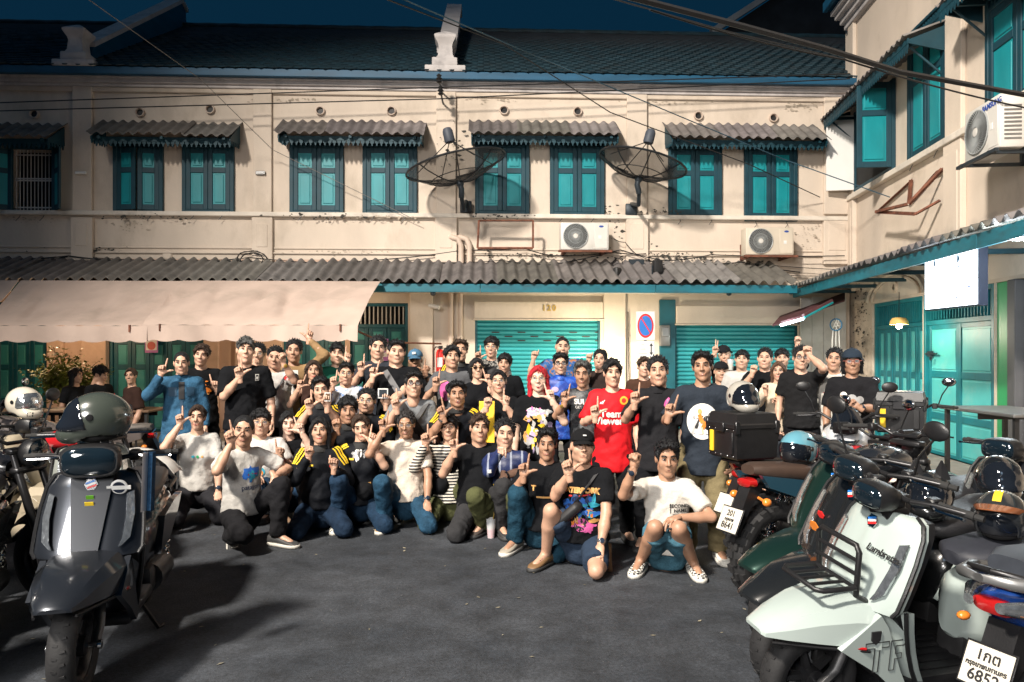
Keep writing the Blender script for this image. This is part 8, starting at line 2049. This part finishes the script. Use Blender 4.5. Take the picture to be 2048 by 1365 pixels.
BG_ = scooter('beige scooter standing sideways beneath the cream helmet', (-4.05, 5.5), -4, (.42, .36, .26), lettering=None, mirrors=False)
RW_ = motorbike('red and white off road motorbike behind the cream helmet', (-4.0, 6.45), -6, (.50, .015, .02), (.55, .53, .50), True, mirrors=False, guards=True)
motorbike('black motorbike with a red and white graffiti tank at the left edge', (-3.62, 4.75), -8, (.012, .012, .014), (.02, .02, .022), tank_print=(('red_paint', .80, .86), ('sign_white', .86, .875), ('red_paint', .90, .93)), mirrors=True)
motorbike('bronze grey motorbike with its tail beside the denim shirt man', (-4.45, 7.0), 188, (.10, .085, .08), (.11, .095, .09), fairing=True, mirrors=True, seat_col=(.09, .08, .07))
P_ = lambda px, py, d: P(px, py, d)
helmet('large olive black full face helmet on the dark grey scooter', on(SA, .34, 0, 1.135), -1.15, 'full', (.040, .048, .040), size=.98)
helmet('cream retro full face helmet with a mirrored visor on the beige scooter', on(BG_, .36, 0, 1.115), 1.2, 'retro', (.52, .48, .40), visor='reflector', size=.86, tilt=(.12, 0))
helmet('small white open face helmet before the brown table', on(RW_, .16, 0, .97), .2, 'open', (.60, .58, .52), size=.85)
# towel on the bar
o = empty('towel', P(298, 905, 3.6), 0, 'blue and white towel hanging from the grip of the dark grey scooter', 'towel'); mb = MB()
rows_ = [[(.012 * math.sin(q * 1.9) + (q - 3) * .012, .02 * math.cos(q * 1.7) - .02 * (k / 9), -.032 * k) for q in range(7)] for k in range(10)]; mb.grid(rows_, (0, .008, 0)); t_ = bpart(o, 'cloth', mb, 'denim', (.012, .04, .085), 60)
mb = MB(); mb.grid([[(p[0], p[1] - .005, p[2]) for p in r_[2:4]] for r_ in rows_], (0, .004, 0)); bpart(o, 'stripe', mb, 'faded_print', None, 60)
# ---- right side
K_ = scooter('white scooter with a black front rack facing left in the right foreground', (1.90, 3.32), 195, (.36, .42, .40), rack=True, tf=True, mirrors=False, seat_col=(.02, .022, .03))
J_ = scooter('black scooter covered in stickers between the white and green scooters', (1.97, 3.72), 201, (.010, .011, .012), mirrors=True, lettering='Lambretta')
I_ = scooter('dark green scooter third from the camera on the right', (2.10, 4.20), 203, (.012, .038, .030), paint='paint_metal', mirrors=False, lettering=None)
K_.scale = (.95, .95, .95)
for q_, lean_ in ((K_, -8), (J_, -8), (I_, -7)): q_.rotation_euler[0] = math.radians(lean_)
for j, (y, z, r_, mt) in enumerate(((.10, .80, .045, 'sticker_yellow'), (.10, .80, .032, 'faded_print'), (-.14, .74, .03, 'amber'), (-.13, .80, .022, 'red_paint'))):
    rb = MB(); rb.lathe([(.001, .0022 + .001 * j), (r_, .002 + .001 * j), (r_, 0)], (0, 0, 0), 'x', 16 if j < 2 else 6); rb.xf(Matrix.Translation((.474 + (.80 - z) * .42, y, z)) @ Matrix.Rotation(.4, 4, 'Y')); bpart(J_, 'sticker', rb, mt, None, 30)
L_ = scooter('blue and black scooter whose tail and number plate fill the lower right corner', (2.70, 3.04), 21, (.010, .05, .24), mirrors=False, lettering=None, rear_plate=(('1กต', .055), ('กรุงเทพมหานคร', .024), ('6852', .060)), seat_col=(.03, .035, .045))
for s_ in (-1, 1): mb = MB(); mb.rings([se(-.62, .02, .02, .72, 2.4, 12, s_ * .19), se(-.85, .035, .03, .75, 2.4, 12, s_ * .17), se(-1.02, .03, .022, .775, 2.4, 12, s_ * .09), se(-1.06, .02, .015, .78, 2.4, 12, 0)]); bpart(L_, 'grab_handle', mb, 'grey_metal', None, 50)
for s_ in (-1, 1): mb = MB(); mb.rings([se(-.80, .02, .045, .665, 2.2, 12, s_ * .165), se(-.92, .03, .040, .675, 2.2, 12, s_ * .13), se(-1.03, .02, .02, .68, 2.2, 12, s_ * .06)]); bpart(L_, 'tail_lens', mb, 'reflector', None, 50)
scooter('black maxi scooter with a long seat by the high table', (3.15, 4.25), 204, (.008, .009, .011), mirrors=False, lettering=None, badge=False)
G_ = motorbike('red touring motorbike with a riveted black top case beside the tall man', (2.44, 5.45), 18, (.42, .012, .018), (.42, .012, .018), case=True, knob=True, wind=False, guards=True)
SR_ = motorbike('black scrambler with a brown seat and orange indicator under the blue helmet', (2.32, 4.86), 22, (.014, .016, .02), (.02, .06, .09), knob=True, seat_col=(.045, .026, .018), mirrors=False, plate_rows=(('201', .05), ('กรุงเทพ', .026), ('8641', .055)))
motorbike('blue and white sports motorbike before the corner column', (2.98, 6.55), 250, (.02, .07, .40), (.50, .52, .55), fairing=True, mirrors=True)
motorbike('black motorbike with a top case before the narrow teal doors', (3.85, 7.05), 58, (.012, .012, .014), case=True, mirrors=True)
G_.scale = (.93, .93, .93)
helmet('silver and black full face helmet on the riveted top case', on(G_, -.89, 0, 1.265), .15, 'full', (.36, .34, .30), size=.84)
helmet('light blue open face helmet on the brown scrambler seat', on(SR_, -.52, 0, .87), -.9, 'open', (.10, .27, .34), size=.86)
helmet('black helmet with cat ears on the black stickered scooter', on(J_, -.10, 0, .78), -.6, 'full', (.010, .011, .012), ears=True, size=.86)
helmet('large glossy black helmet by the high table', on(J_, -.60, 0, .835), -.4, 'full', (.008, .009, .010), size=.86)
helmet('black open face helmet with a brown peak and yellow stripe at the right edge', on(K_, -.32, 0, .795), -.75, 'peak', (.02, .022, .024), peak=(.22, .075, .03), stripe='p_yellow', size=.84)
helmet('glossy black helmet with a peak on the red touring motorbike', on(G_, -.30, 0, .85), -1.0, 'full', (.010, .010, .012), peak=(.012, .012, .014), size=.85)

# ---- scraps on the road
rnd = random.Random(77); mb = MB()
for k in range(140):
    x, y = rnd.uniform(-3.5, 3.2), rnd.uniform(3.2, 9); r_ = rnd.uniform(.004, .014); a = rnd.uniform(0, 6)
    mb.add([(x + r_ * math.cos(a + q * 1.57) * (1.8 if q % 2 else .7), y + r_ * math.sin(a + q * 1.57) * (1.8 if q % 2 else .7), .004 + .004 * rnd.random()) for q in range(4)], [(0, 1, 2, 3)])
reg('scrap', (.20, .18, .13), .9, var=.6, vs=3)
tag(mb.build('litter', 'scrap', None, fix=False), kind='stuff')
